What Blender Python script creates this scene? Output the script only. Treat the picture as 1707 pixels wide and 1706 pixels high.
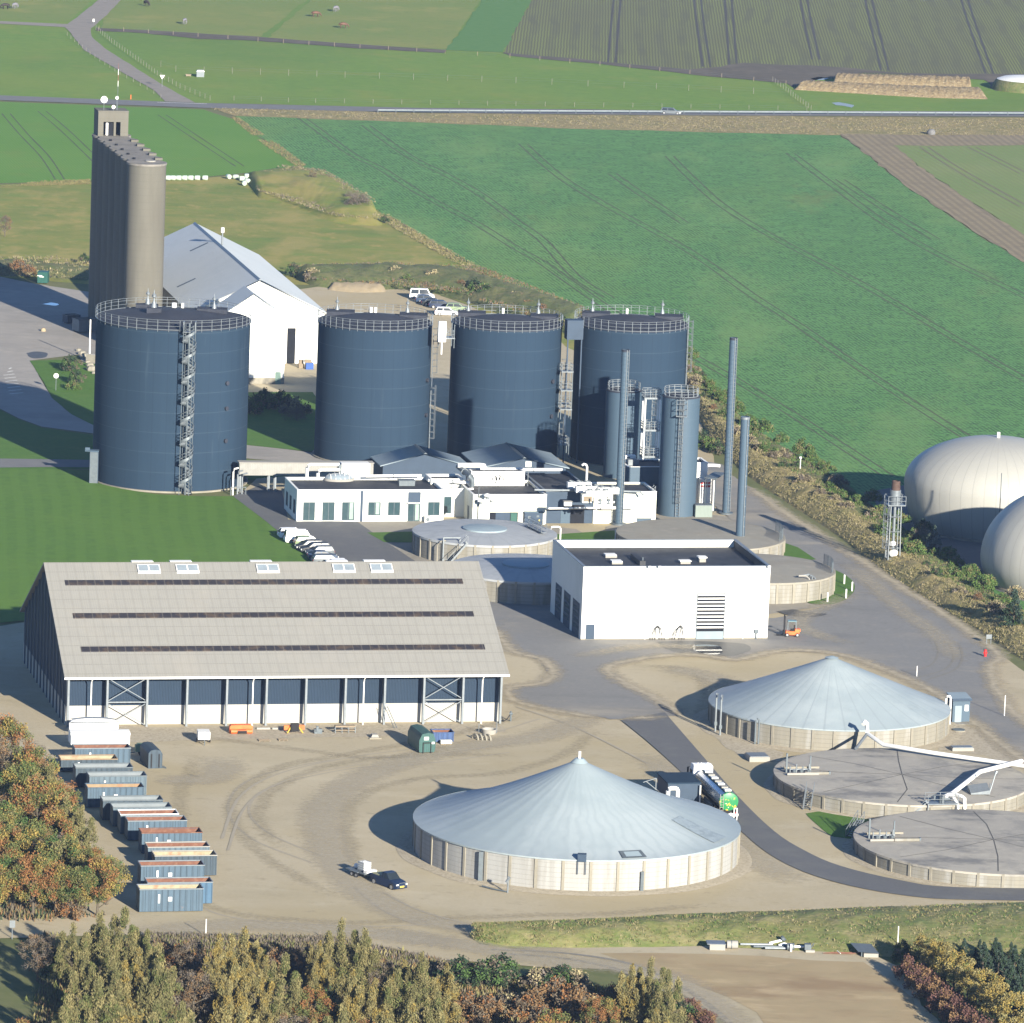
import bpy, math, random
from mathutils import Vector, Matrix, noise
R = math.radians
for o in list(bpy.data.objects): bpy.data.objects.remove(o)
SC = bpy.context.scene
COL = SC.collection
# ------------------------------------------------------------------ camera
FPX, YH, RHO, HC = 10500.0, -1060.0, 0.038, 170.0
PIT = math.atan((853 - YH) / FPX)
CF = Vector((0, math.cos(PIT), -math.sin(PIT)))
CU0 = Vector((0, math.sin(PIT), math.cos(PIT)))
CX = Vector((1, 0, 0))
CR = CX * math.cos(RHO) + CU0 * math.sin(RHO)
CU = -CX * math.sin(RHO) + CU0 * math.cos(RHO)
cam_d = bpy.data.cameras.new("camera")
cam = bpy.data.objects.new("camera", cam_d); COL.objects.link(cam)
cam.matrix_world = Matrix(((CR.x, CU.x, -CF.x, 0), (CR.y, CU.y, -CF.y, 0), (CR.z, CU.z, -CF.z, HC), (0, 0, 0, 1)))
cam_d.sensor_fit = 'HORIZONTAL'; cam_d.sensor_width = 36.0
cam_d.lens = 36.0 * FPX / 1707.0
cam_d.clip_start = 5.0; cam_d.clip_end = 20000.0
SC.camera = cam
# ------------------------------------------------------------------ sky, sun, exposure
SUN_EL, SUN_AZ = 17.0, 296.0         # azimuth measured counter-clockwise from +X
W = bpy.data.worlds.new("World"); SC.world = W; W.use_nodes = True
nt = W.node_tree
for n in list(nt.nodes): nt.nodes.remove(n)
wo = nt.nodes.new('ShaderNodeOutputWorld'); wb = nt.nodes.new('ShaderNodeBackground'); ws = nt.nodes.new('ShaderNodeTexSky')
ws.sky_type = 'NISHITA'; ws.sun_disc = False
ws.sun_elevation = R(SUN_EL); ws.sun_rotation = R(90 - SUN_AZ)
ws.altitude = 3500; ws.air_density = 1.0; ws.dust_density = 0.1; ws.ozone_density = 4.0
wb.inputs['Strength'].default_value = 0.075
nt.links.new(ws.outputs[0], wb.inputs[0]); nt.links.new(wb.outputs[0], wo.inputs[0])
sd = bpy.data.lights.new("sun", 'SUN'); sd.energy = 5.0; sd.angle = R(0.5); sd.color = (1.0, 0.92, 0.78)
sun = bpy.data.objects.new("sun", sd); COL.objects.link(sun)
sv = Vector((math.cos(R(SUN_AZ)) * math.cos(R(SUN_EL)), math.sin(R(SUN_AZ)) * math.cos(R(SUN_EL)), math.sin(R(SUN_EL))))
sun.rotation_euler = sv.to_track_quat('Z', 'Y').to_euler()
sun.location = (0, 0, 400)
SC.view_settings.view_transform = 'Standard'; SC.view_settings.look = 'None'
SC.view_settings.exposure = 1.48; SC.view_settings.gamma = 1.0
SC.view_settings.use_curve_mapping = False

# ------------------------------------------------------------------ pixel <-> ground helpers
def P(x, y, z=0.0):
    d = CF + CR * ((x - 853.5) / FPX) - CU * ((y - 853) / FPX)
    t = (z - HC) / d.z
    return Vector((d.x * t, d.y * t, z))
def Q(v):
    w = Vector((v[0], v[1], v[2] - HC)); D = w.dot(CF)
    return (853.5 + FPX * w.dot(CR) / D, 853 - FPX * w.dot(CU) / D, FPX / D)
def HT(x, y, yt):
    p = P(x, y); lo, hi = 0.0, 100.0
    for i in range(40):
        m = (lo + hi) / 2
        if Q((p.x, p.y, m))[1] > yt: lo = m
        else: hi = m
    return lo
GA = R(12.4)                         # heading of the plant's building grid
def cyl_base(xc, yf, r):             # centre of a round tank whose front foot shows at (xc, yf)
    p = P(xc, yf); d = Vector((p.x, p.y, 0)).normalized()
    return p + d * r

# ------------------------------------------------------------------ mesh builder
class MB:
    def __init__(s): s.v = []; s.f = []; s.m = []; s.sm = []
    def add(s, vs, fs, m=0, sm=False):
        k = len(s.v); s.v.extend([tuple(v) for v in vs])
        for f in fs: s.f.append(tuple(i + k for i in f)); s.m.append(m); s.sm.append(sm)
        return s
    def box(s, x0, x1, y0, y1, z0, z1, m=0):
        return s.add([(x0,y0,z0),(x1,y0,z0),(x1,y1,z0),(x0,y1,z0),(x0,y0,z1),(x1,y0,z1),(x1,y1,z1),(x0,y1,z1)],
                     [(0,3,2,1),(4,5,6,7),(0,1,5,4),(1,2,6,5),(2,3,7,6),(3,0,4,7)], m)
    def beam(s, a, b, w, h=None, m=0):          # square bar from a to b
        a = Vector(a); b = Vector(b); h = h or w; d = (b - a).normalized()
        up = Vector((0,0,1)) if abs(d.z) < .95 else Vector((1,0,0))
        x = d.cross(up).normalized() * w / 2; y = x.cross(d).normalized() * h / 2
        vs = [a-x-y, a+x-y, a+x+y, a-x+y, b-x-y, b+x-y, b+x+y, b-x+y]
        return s.add(vs, [(0,3,2,1),(4,5,6,7),(0,1,5,4),(1,2,6,5),(2,3,7,6),(3,0,4,7)], m)
    def rod(s, a, b, r, r2=None, n=8, m=0, caps=True):
        a = Vector(a); b = Vector(b); r2 = r if r2 is None else r2; d = (b - a).normalized()
        up = Vector((0,0,1)) if abs(d.z) < .95 else Vector((1,0,0))
        x = d.cross(up).normalized(); y = x.cross(d)
        vs = [a + (x*math.cos(2*math.pi*i/n) + y*math.sin(2*math.pi*i/n))*r for i in range(n)] + \
             [b + (x*math.cos(2*math.pi*i/n) + y*math.sin(2*math.pi*i/n))*r2 for i in range(n)]
        s.add(vs, [(i,(i+1)%n,n+(i+1)%n,n+i) for i in range(n)], m, True)
        if caps: s.add(vs, [tuple(range(n-1,-1,-1)), tuple(range(n,2*n))], m)
        return s
    def tube(s, pts, r, n=7, m=0, loop=False):
        pts = [Vector(p) for p in pts]; N = len(pts); rings = []
        px = None
        for i, p in enumerate(pts):
            if loop: d = (pts[(i+1)%N] - pts[i-1])
            else: d = pts[min(i+1,N-1)] - pts[max(i-1,0)]
            d.normalize()
            up = Vector((0,0,1)) if abs(d.z) < .9 else (px if px else Vector((1,0,0)))
            x = d.cross(up)
            if x.length < 1e-4: x = d.cross(Vector((0,1,0)))
            x.normalize(); y = x.cross(d)
            rings.append([p + (x*math.cos(2*math.pi*k/n) + y*math.sin(2*math.pi*k/n))*r for k in range(n)])
        vs = [v for rg in rings for v in rg]; fs = []
        for i in range(N if loop else N-1):
            j = (i+1) % N
            for k in range(n): fs.append((i*n+k, i*n+(k+1)%n, j*n+(k+1)%n, j*n+k))
        if not loop: fs += [tuple(range(n-1,-1,-1)), tuple(range((N-1)*n, N*n))]
        return s.add(vs, fs, m, True)
    def lathe(s, prof, n=32, m=0, c=(0,0), sm=True, a0=0.0, a1=2*math.pi):
        full = abs(a1 - a0 - 2*math.pi) < 1e-6; k = n if full else n + 1
        vs = [(c[0]+r*math.cos(a0+(a1-a0)*i/n), c[1]+r*math.sin(a0+(a1-a0)*i/n), z) for r, z in prof for i in range(k)]
        fs = []
        for j in range(len(prof)-1):
            for i in range(n): fs.append((j*k+i, j*k+(i+1)%k, (j+1)*k+(i+1)%k, (j+1)*k+i))
        return s.add(vs, fs, m, sm)
    def disc(s, r, z, n=32, m=0, c=(0,0)):
        return s.add([(c[0]+r*math.cos(2*math.pi*i/n), c[1]+r*math.sin(2*math.pi*i/n), z) for i in range(n)], [tuple(range(n))], m)
    def cyl(s, r, z0, z1, n=32, m=0, c=(0,0), r2=None):
        r2 = r if r2 is None else r2
        s.lathe([(r,z0),(r2,z1)], n, m, c); s.disc(r2, z1, n, m, c)
        return s
    def ext(s, pts, y0, y1, m=0):               # profile in x,z extruded along y
        n = len(pts)
        vs = [(x,y0,z) for x,z in pts] + [(x,y1,z) for x,z in pts]
        return s.add(vs, [tuple(range(n)), tuple(range(2*n-1,n-1,-1))] + [(i,n+i,n+(i+1)%n,(i+1)%n) for i in range(n)], m)
    def extx(s, pts, x0, x1, m=0):              # profile in y,z extruded along x
        n = len(pts)
        vs = [(x0,y,z) for y,z in pts] + [(x1,y,z) for y,z in pts]
        return s.add(vs, [tuple(range(n)), tuple(range(2*n-1,n-1,-1))] + [(i,n+i,n+(i+1)%n,(i+1)%n) for i in range(n)], m)
    def prism(s, pts, z0, z1, m=0):
        n = len(pts)
        vs = [(p[0],p[1],z0) for p in pts] + [(p[0],p[1],z1) for p in pts]
        return s.add(vs, [tuple(range(n-1,-1,-1)), tuple(range(n,2*n))] + [(i,(i+1)%n,n+(i+1)%n,n+i) for i in range(n)], m)
    def quad(s, a, b, c, d, m=0): return s.add([a,b,c,d], [(0,1,2,3)], m)
    def build(s, name, mats, parent=None, loc=(0,0,0), rz=0.0, fix=True):
        if not isinstance(mats, (list, tuple)): mats = [mats]
        me = bpy.data.meshes.new(name)
        me.from_pydata(s.v, [], s.f)
        for mt in mats: me.materials.append(mt)
        me.polygons.foreach_set('material_index', s.m)
        me.polygons.foreach_set('use_smooth', s.sm)
        if fix:
            import bmesh
            bm = bmesh.new(); bm.from_mesh(me)
            bmesh.ops.remove_doubles(bm, verts=bm.verts, dist=1e-5) if len(bm.verts) < 60000 else None
            bmesh.ops.recalc_face_normals(bm, faces=bm.faces)
            bm.to_mesh(me); bm.free()
            me.set_sharp_from_angle(angle=R(40))
        me.update()
        o = bpy.data.objects.new(name, me); COL.objects.link(o)
        o.location = loc; o.rotation_euler = (0,0,rz)
        if parent: o.parent = parent
        return o
def tag(o, label=None, cat=None, group=None, kind=None):
    if label: o['label'] = label
    if cat: o['category'] = cat
    if group: o['group'] = group
    if kind: o['kind'] = kind
    return o
def thing(name, label, cat, loc=(0,0,0), rz=0.0, group=None):
    o = bpy.data.objects.new(name, None); COL.objects.link(o)
    o.empty_display_size = 0.5
    o.location = loc; o.rotation_euler = (0,0,rz)
    return tag(o, label, cat, group)
KIDS = {}
def dup(root, loc, rz=None, label=None, group=None, scale=None, swap=None):
    r = root.copy(); COL.objects.link(r); r.location = loc
    if rz is not None: r.rotation_euler = (0,0,rz)
    if label: r['label'] = label
    if group: r['group'] = group
    if scale: r.scale = scale if isinstance(scale, (tuple, list)) else (scale,)*3
    def rec(src, dst):
        for ch in [o for o in src.children]:
            c = ch.copy(); COL.objects.link(c); c.parent = dst
            if swap and ch.name.split('.')[0] in swap:
                c.material_slots[0].link = 'OBJECT'; c.material_slots[0].material = swap[ch.name.split('.')[0]]
            rec(ch, c)
    rec(root, r)
    return r

# ------------------------------------------------------------------ materials
KA = .76
def K(c): return tuple(c) if max(c) > .7 else tuple(x*KA for x in c)
def newmat(name):
    m = bpy.data.materials.new(name); m.use_nodes = True
    nt = m.node_tree; b = nt.nodes['Principled BSDF']
    b.inputs['Specular IOR Level'].default_value = 0.3
    return m, nt, b
def mat(name, c1, c2=None, rough=0.8, metal=0.0, sc=1.0, c3=None, sc3=0.1, bump=0.0, streak=False, spec=0.3, lo=.35, hi=.65, lo3=.45, hi3=.7, amt3=.6, bsc=None):
    """two-tone noise base, optional third tone in larger patches, optional vertical streaks, bump"""
    m, nt, b = newmat(name); N = nt.nodes; L = nt.links
    b.inputs['Roughness'].default_value = rough; b.inputs['Metallic'].default_value = metal
    b.inputs['Specular IOR Level'].default_value = spec
    c2 = c2 or tuple(x*.82 for x in c1)
    c1, c2 = K(c1), K(c2); c3 = K(c3) if c3 else None
    tc = N.new('ShaderNodeTexCoord'); mp = N.new('ShaderNodeMapping'); L.new(tc.outputs['Object'], mp.inputs[0])
    if streak: mp.inputs['Scale'].default_value = (1, 1, .06)
    n1 = N.new('ShaderNodeTexNoise'); n1.inputs['Scale'].default_value = sc; n1.inputs['Detail'].default_value = 6; n1.inputs['Roughness'].default_value = .65
    L.new(mp.outputs[0], n1.inputs['Vector'])
    r1 = N.new('ShaderNodeValToRGB'); r1.color_ramp.elements[0].position = lo; r1.color_ramp.elements[1].position = hi
    r1.color_ramp.elements[0].color = (*c1, 1); r1.color_ramp.elements[1].color = (*c2, 1)
    L.new(n1.outputs[0], r1.inputs[0]); out = r1.outputs[0]
    if c3:
        n3 = N.new('ShaderNodeTexNoise'); n3.inputs['Scale'].default_value = sc3; n3.inputs['Detail'].default_value = 5; n3.inputs['Roughness'].default_value = .6
        L.new(tc.outputs['Object'], n3.inputs['Vector'])
        mr = N.new('ShaderNodeMapRange'); mr.inputs[1].default_value = lo3; mr.inputs[2].default_value = hi3; mr.inputs[4].default_value = amt3
        L.new(n3.outputs[0], mr.inputs[0])
        mx = N.new('ShaderNodeMix'); mx.data_type = 'RGBA'; mx.inputs[7].default_value = (*c3, 1)
        L.new(mr.outputs[0], mx.inputs[0]); L.new(out, mx.inputs[6]); out = mx.outputs[2]
    L.new(out, b.inputs['Base Color'])
    if bump:
        nb = N.new('ShaderNodeTexNoise'); nb.inputs['Scale'].default_value = bsc or sc*4; nb.inputs['Detail'].default_value = 4
        L.new(tc.outputs['Object'], nb.inputs['Vector'])
        bp = N.new('ShaderNodeBump'); bp.inputs['Strength'].default_value = 1.0; bp.inputs['Distance'].default_value = bump
        L.new(nb.outputs[0], bp.inputs['Height']); L.new(bp.outputs[0], b.inputs['Normal'])
    return m
def stripes(m, angle, scale, c, amt, dist=2.0, lo=.3, hi=.7, bump=0.0, patch=None, coord='Object', dscale=.3, ddet=2):
    """overlay soft parallel bands (crop rows, mowing, panel joints) running along 'angle' (radians)"""
    nt = m.node_tree; N = nt.nodes; L = nt.links; b = N['Principled BSDF']
    src = b.inputs['Base Color'].links[0].from_socket
    tc = N.new('ShaderNodeTexCoord'); mp = N.new('ShaderNodeMapping'); mp.inputs['Rotation'].default_value = (0,0,-angle + math.pi/2)
    L.new(tc.outputs[coord], mp.inputs[0])
    wv = N.new('ShaderNodeTexWave'); wv.wave_type = 'BANDS'; wv.bands_direction = 'X'
    wv.inputs['Scale'].default_value = scale; wv.inputs['Distortion'].default_value = dist; wv.inputs['Detail'].default_value = ddet
    wv.inputs['Detail Scale'].default_value = dscale
    L.new(mp.outputs[0], wv.inputs['Vector'])
    mr = N.new('ShaderNodeMapRange'); mr.inputs[1].default_value = lo; mr.inputs[2].default_value = hi; mr.inputs[4].default_value = amt
    L.new(wv.outputs['Fac'], mr.inputs[0]); f = mr.outputs[0]
    if patch:
        n = N.new('ShaderNodeTexNoise'); n.inputs['Scale'].default_value = patch; n.inputs['Detail'].default_value = 4
        L.new(tc.outputs[coord], n.inputs['Vector'])
        m2 = N.new('ShaderNodeMapRange'); m2.inputs[1].default_value = .35; m2.inputs[2].default_value = .65
        L.new(n.outputs[0], m2.inputs[0])
        mu = N.new('ShaderNodeMath'); mu.operation = 'MULTIPLY'; L.new(f, mu.inputs[0]); L.new(m2.outputs[0], mu.inputs[1]); f = mu.outputs[0]
    mx = N.new('ShaderNodeMix'); mx.data_type = 'RGBA'; mx.inputs[7].default_value = (*K(c), 1)
    L.new(f, mx.inputs[0]); L.new(src, mx.inputs[6]); L.new(mx.outputs[2], b.inputs['Base Color'])
    if bump:
        bp = N.new('ShaderNodeBump'); bp.inputs['Strength'].default_value = 1.0; bp.inputs['Distance'].default_value = bump
        L.new(wv.outputs['Fac'], bp.inputs['Height'])
        if b.inputs['Normal'].links: L.new(b.inputs['Normal'].links[0].from_socket, bp.inputs['Normal'])
        L.new(bp.outputs[0], b.inputs['Normal'])
    return m
def spot(m, c, sc, lo, hi, amt, stretch=(1,1,1)):
    """overlay irregular patches or stains of colour c"""
    nt = m.node_tree; N = nt.nodes; L = nt.links; b = N['Principled BSDF']
    src = b.inputs['Base Color'].links[0].from_socket
    tc = N.new('ShaderNodeTexCoord'); mp = N.new('ShaderNodeMapping'); mp.inputs['Scale'].default_value = stretch
    mp.inputs['Location'].default_value = (sum(map(ord, m.name)) % 97, 13.7, 0)
    L.new(tc.outputs['Object'], mp.inputs[0])
    n = N.new('ShaderNodeTexNoise'); n.inputs['Scale'].default_value = sc; n.inputs['Detail'].default_value = 7; n.inputs['Roughness'].default_value = .62
    L.new(mp.outputs[0], n.inputs['Vector'])
    mr = N.new('ShaderNodeMapRange'); mr.inputs[1].default_value = lo; mr.inputs[2].default_value = hi; mr.inputs[4].default_value = amt
    L.new(n.outputs[0], mr.inputs[0])
    mx = N.new('ShaderNodeMix'); mx.data_type = 'RGBA'; mx.inputs[7].default_value = (*K(c), 1)
    L.new(mr.outputs[0], mx.inputs[0]); L.new(src, mx.inputs[6]); L.new(mx.outputs[2], b.inputs['Base Color'])
    return m
def radial(m, n, c, amt, lo=.9, hi=1.0, wob=0.0):
    """seams radiating from the object's own centre line"""
    nt = m.node_tree; N = nt.nodes; L = nt.links; b = N['Principled BSDF']
    src = b.inputs['Base Color'].links[0].from_socket
    tc = N.new('ShaderNodeTexCoord'); sp = N.new('ShaderNodeSeparateXYZ'); L.new(tc.outputs['Object'], sp.inputs[0])
    at = N.new('ShaderNodeMath'); at.operation = 'ARCTAN2'; L.new(sp.outputs[1], at.inputs[0]); L.new(sp.outputs[0], at.inputs[1])
    mu = N.new('ShaderNodeMath'); mu.operation = 'MULTIPLY'; mu.inputs[1].default_value = n/2.0; L.new(at.outputs[0], mu.inputs[0]); f = mu.outputs[0]
    if wob:
        nz = N.new('ShaderNodeTexNoise'); nz.inputs['Scale'].default_value = .3; L.new(tc.outputs['Object'], nz.inputs['Vector'])
        w2 = N.new('ShaderNodeMath'); w2.operation = 'MULTIPLY_ADD'; w2.inputs[1].default_value = wob; L.new(nz.outputs[0], w2.inputs[0]); L.new(f, w2.inputs[2]); f = w2.outputs[0]
    sn = N.new('ShaderNodeMath'); sn.operation = 'SINE'; L.new(f, sn.inputs[0])
    ab = N.new('ShaderNodeMath'); ab.operation = 'ABSOLUTE'; L.new(sn.outputs[0], ab.inputs[0])
    mr = N.new('ShaderNodeMapRange'); mr.inputs[1].default_value = lo; mr.inputs[2].default_value = hi; mr.inputs[4].default_value = amt; L.new(ab.outputs[0], mr.inputs[0])
    mx = N.new('ShaderNodeMix'); mx.data_type = 'RGBA'; mx.inputs[7].default_value = (*K(c), 1)
    L.new(mr.outputs[0], mx.inputs[0]); L.new(src, mx.inputs[6]); L.new(mx.outputs[2], b.inputs['Base Color'])
    return m
def grid_lines(m, sx, sy, c, amt, w=.04, axes='xz', off=(0,0)):
    """thin joint lines every sx / sy metres along two object axes"""
    nt = m.node_tree; N = nt.nodes; L = nt.links; b = N['Principled BSDF']
    src = b.inputs['Base Color'].links[0].from_socket
    tc = N.new('ShaderNodeTexCoord'); sp = N.new('ShaderNodeSeparateXYZ'); L.new(tc.outputs['Object'], sp.inputs[0])
    fs = []
    for ax, s_, of in zip(axes, (sx, sy), off):
        if not s_: continue
        a = N.new('ShaderNodeMath'); a.operation = 'ADD'; a.inputs[1].default_value = of; L.new(sp.outputs['xyz'.index(ax)], a.inputs[0])
        md = N.new('ShaderNodeMath'); md.operation = 'PINGPONG'; md.inputs[1].default_value = s_/2; L.new(a.outputs[0], md.inputs[0])
        lt = N.new('ShaderNodeMath'); lt.operation = 'LESS_THAN'; lt.inputs[1].default_value = w/2; L.new(md.outputs[0], lt.inputs[0])
        fs.append(lt.outputs[0])
    f = fs[0]
    if len(fs) > 1:
        mm = N.new('ShaderNodeMath'); mm.operation = 'MAXIMUM'; L.new(fs[0], mm.inputs[0]); L.new(fs[1], mm.inputs[1]); f = mm.outputs[0]
    mu = N.new('ShaderNodeMath'); mu.operation = 'MULTIPLY'; mu.inputs[1].default_value = amt; L.new(f, mu.inputs[0])
    mx = N.new('ShaderNodeMix'); mx.data_type = 'RGBA'; mx.inputs[7].default_value = (*K(c), 1)
    L.new(mu.outputs[0], mx.inputs[0]); L.new(src, mx.inputs[6]); L.new(mx.outputs[2], b.inputs['Base Color'])
    return m
class M: pass
M.conc = spot(mat('concrete', (.40,.37,.30), (.33,.31,.25), .9, sc=.6, bump=.01, bsc=4), (.22,.20,.16), .35, .5, .75, .6)
M.concw = grid_lines(spot(mat('concrete_wall', (.50,.47,.38), (.40,.38,.31), .9, sc=.8, streak=True), (.62,.62,.58), .5, .5, .62, .7, (1,1,.12)), 0, .55, (.22,.20,.16), .5, .05, 'xz')
M.conc_white = grid_lines(spot(mat('concrete_wall_pale', (.60,.60,.55), (.47,.465,.42), .9, sc=.9, streak=True), (.28,.25,.20), .45, .54, .66, .55, (1,1,.10)), 0, .55, (.28,.26,.22), .5, .05, 'xz')
M.conc_plain = mat('concrete_light', (.60,.58,.53), (.52,.50,.45), .9, sc=.3, streak=True)
M.silo = grid_lines(spot(mat('silo_concrete', (.36,.32,.25), (.30,.27,.21), .95, sc=.4, streak=True), (.24,.21,.16), .25, .5, .7, .7, (1,1,.15)), 0, 1.2, (.26,.23,.18), .5, .08, 'xz')
M.silotop = spot(mat('silo_top', (.27,.25,.22), (.20,.19,.17), .95, sc=.5), (.12,.11,.10), .6, .55, .7, .7)
M.tank = spot(grid_lines(mat('tank_blue', (.036,.064,.110), (.031,.056,.098), .85, spec=.12, sc=.25, streak=True), 0, 3.05, (.075,.11,.16), .6, .10, 'xz'), (.022,.040,.070), .12, .5, .8, .5, (1,1,.1))
M.tank2 = spot(grid_lines(mat('tank_blue_pale', (.085,.135,.19), (.075,.12,.17), .6, sc=.3, streak=True), 0, 2.5, (.11,.16,.21), .5, .06, 'xz'), (.06,.10,.14), .3, .5, .8, .5, (1,1,.1))
M.tankroof = spot(mat('tank_roof', (.030,.034,.048), (.024,.028,.040), .85, sc=.8), (.05,.055,.07), .3, .5, .7, .6)
M.galv = mat('galvanised', (.50,.56,.60), (.40,.45,.49), .45, .35, sc=2)
M.galvdark = mat('galvanised_dull', (.26,.31,.34), (.20,.24,.27), .55, .3, sc=2)
M.white = mat('white_paint', (.80,.80,.77), (.76,.76,.73), .6, sc=.6)
M.whitewall = grid_lines(spot(mat('white_cladding', (.80,.80,.76), (.77,.77,.73), .6, sc=.3), (.70,.70,.64), .2, .52, .75, .6, (1,1,.3)), 1.15, 0, (.60,.60,.56), .30, .03, 'xz')
M.render = spot(mat('white_render', (.76,.77,.72), (.72,.73,.68), .85, sc=.5), (.62,.62,.56), .4, .55, .8, .5, (1,1,.3))
M.cream = mat('cream_wall', (.72,.72,.62), (.66,.66,.57), .85, sc=.3)
M.felt = spot(spot(mat('roof_felt', (.040,.043,.050), (.032,.034,.040), .7, sc=1.2), (.075,.078,.082), .22, .5, .65, .8), (.018,.02,.024), .3, .56, .62, .6)
M.slate = mat('dark_blue_cladding', (.050,.080,.120), (.042,.068,.102), .6, sc=.6)
M.slateroof = spot(mat('dark_blue_roof', (.115,.170,.215), (.10,.15,.19), .55, sc=.5), (.16,.20,.23), .3, .5, .8, .5)
M.corr = stripes(mat('corrugated_dark', (.030,.050,.085), (.026,.045,.075), .6, sc=.5), R(90), 1.6, (.016,.028,.05), .7, 0, bump=.04)
M.glass = mat('window_glass', (.035,.065,.075), (.05,.09,.10), .12, sc=.8, spec=.6)
M.frame = mat('window_frame', (.10,.13,.15), rough=.5)
M.dark = mat('dark_void', (.012,.014,.020), rough=.9)
M.black = mat('black_rubber', (.02,.02,.022), rough=.8)
M.membrane = mat('membrane_pale', (.42,.52,.56), (.38,.47,.52), .5, sc=.3)
M.skylight = mat('skylight', (.42,.50,.56), rough=.15, spec=.6)
M.yellow = mat('yellow_paint', (.70,.55,.10), rough=.6)
M.red = mat('red_paint', (.60,.03,.03), rough=.5)
M.orange = mat('orange_paint', (.78,.16,.04), rough=.5)
M.green = mat('green_paint', (.02,.09,.07), (.025,.10,.08), .5, sc=1)
M.greenc = stripes(mat('green_container', (.055,.13,.12), (.048,.115,.105), .55, sc=1), R(90), 1.2, (.03,.08,.075), .5, 0, bump=.03)
M.blue = mat('blue_paint', (.03,.10,.36), rough=.5)
M.wood = mat('old_timber', (.30,.24,.17), (.22,.18,.13), .9, sc=2)
# ------------------------------------------------------------------ ground sheets
def ang(a, b):
    A = P(*a); B = P(*b); return math.atan2(B.y-A.y, B.x-A.x)
def smooth(pts, k=6):
    pts = [Vector(p) for p in pts]; out = []
    for i in range(len(pts)-1):
        p0 = pts[max(i-1,0)]; p1 = pts[i]; p2 = pts[i+1]; p3 = pts[min(i+2,len(pts)-1)]
        for j in range(k):
            t = j/k
            out.append(.5*((2*p1) + (p2-p0)*t + (2*p0-5*p1+4*p2-p3)*t*t + (3*p1-p0-3*p2+p3)*t**3))
    out.append(pts[-1]); return out
def ragged(pts, step=5.0, amp=.35, seed=0, close=True):
    out = []; n = len(pts)
    for i in range(n if close else n-1):
        a = Vector(pts[i]); b = Vector(pts[(i+1)%n]); d = b-a; L_ = d.length
        if L_ < 1e-4: continue
        k = max(1, min(160, int(L_/step))); nrm = Vector((-d.y, d.x, 0))/L_
        for j in range(k):
            p = a + d*(j/k)
            w = noise.noise(Vector((p.x*.13+seed, p.y*.13, seed*1.7)))*amp*2 + noise.noise(Vector((p.x*.5, p.y*.5+seed, 3)))*amp
            out.append(p + nrm*w)
    return out
def strip_faces(mb, line, w, z, m=0, taper=False):
    vs = []; n = len(line)
    for i, p in enumerate(line):
        d = line[min(i+1,n-1)] - line[max(i-1,0)]; d.z = 0
        if d.length < 1e-6: d = Vector((1,0,0))
        nrm = Vector((-d.y, d.x, 0)).normalized()
        ww = w*(.75+.5*abs(noise.noise(Vector((p.x*.2,p.y*.2,0)))))/2
        vs += [(p.x+nrm.x*ww, p.y+nrm.y*ww, z), (p.x-nrm.x*ww, p.y-nrm.y*ww, z)]
    mb.add(vs, [(2*i,2*i+2,2*i+3,2*i+1) for i in range(n-1)], m)
LV = [0]
def sheet(name, px, material, lvl, tracks=(), tmat=None, step=5, amp=.35, kind='structure', sm=0, curve=False, pair=1.9, tw=.42):
    LV[0] += 1
    pts = [P(*p) for p in px]
    if curve: pts = smooth(pts + [pts[0]], 5)[:-1]
    pts = ragged(pts, step, amp, LV[0])
    z = lvl*.02
    mb = MB(); mb.add([(p.x,p.y,z) for p in pts], [tuple(range(len(pts)))], 0)
    for tr in tracks:
        ln = smooth([P(*q) for q in tr], 8)
        if pair:
            for sgn in (-1, 1):
                off = []
                for i, p in enumerate(ln):
                    d = ln[min(i+1,len(ln)-1)] - ln[max(i-1,0)]; nrm = Vector((-d.y,d.x,0)).normalized()
                    off.append(p + nrm*sgn*pair/2)
                strip_faces(mb, off, tw, z+.012, 1)
        else: strip_faces(mb, ln, tw, z+.012, 1)
    o = mb.build(name, [material, tmat] if tmat else [material], fix=False)
    # all faces up
    me = o.data
    for pl in me.polygons:
        if pl.normal.z < 0: pl.flip()
    return tag(o, kind=kind)

# albedos
M.ground = spot(mat('rough_grass', (.12,.15,.045), (.16,.17,.06), 1, sc=.5, c3=(.20,.17,.09), sc3=.03), (.07,.10,.03), .12, .5, .7, .5)
M.pasture = spot(spot(mat('pasture', (.105,.175,.050), (.085,.150,.042), 1, sc=.35, c3=(.15,.18,.065), sc3=.018), (.17,.17,.08), .06, .55, .72, .6), (.065,.12,.035), .012, .5, .62, .4, (1,.4,1))
M.paddock = spot(spot(mat('paddock', (.115,.165,.060), (.14,.165,.075), 1, sc=.4, c3=(.19,.18,.09), sc3=.02), (.22,.20,.11), .04, .55, .7, .7), (.09,.12,.05), .3, .55, .7, .5)
M.brightg = mat('young_grass', (.08,.20,.035), (.10,.22,.045), 1, sc=.4)
M.lawn = stripes(spot(mat('lawn', (.075,.150,.030), (.060,.125,.025), 1, sc=.5, c3=(.10,.17,.04), sc3=.05), (.05,.10,.022), .9, .5, .7, .4), ang((60,1000),(40,790)), .11, (.085,.165,.038), .45, 2.5)
M.lawn2 = spot(mat('short_grass', (.07,.15,.028), (.055,.12,.024), 1, sc=1), (.10,.16,.05), .2, .5, .7, .5)
a_t = ang((1050,362),(1350,555))
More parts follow.
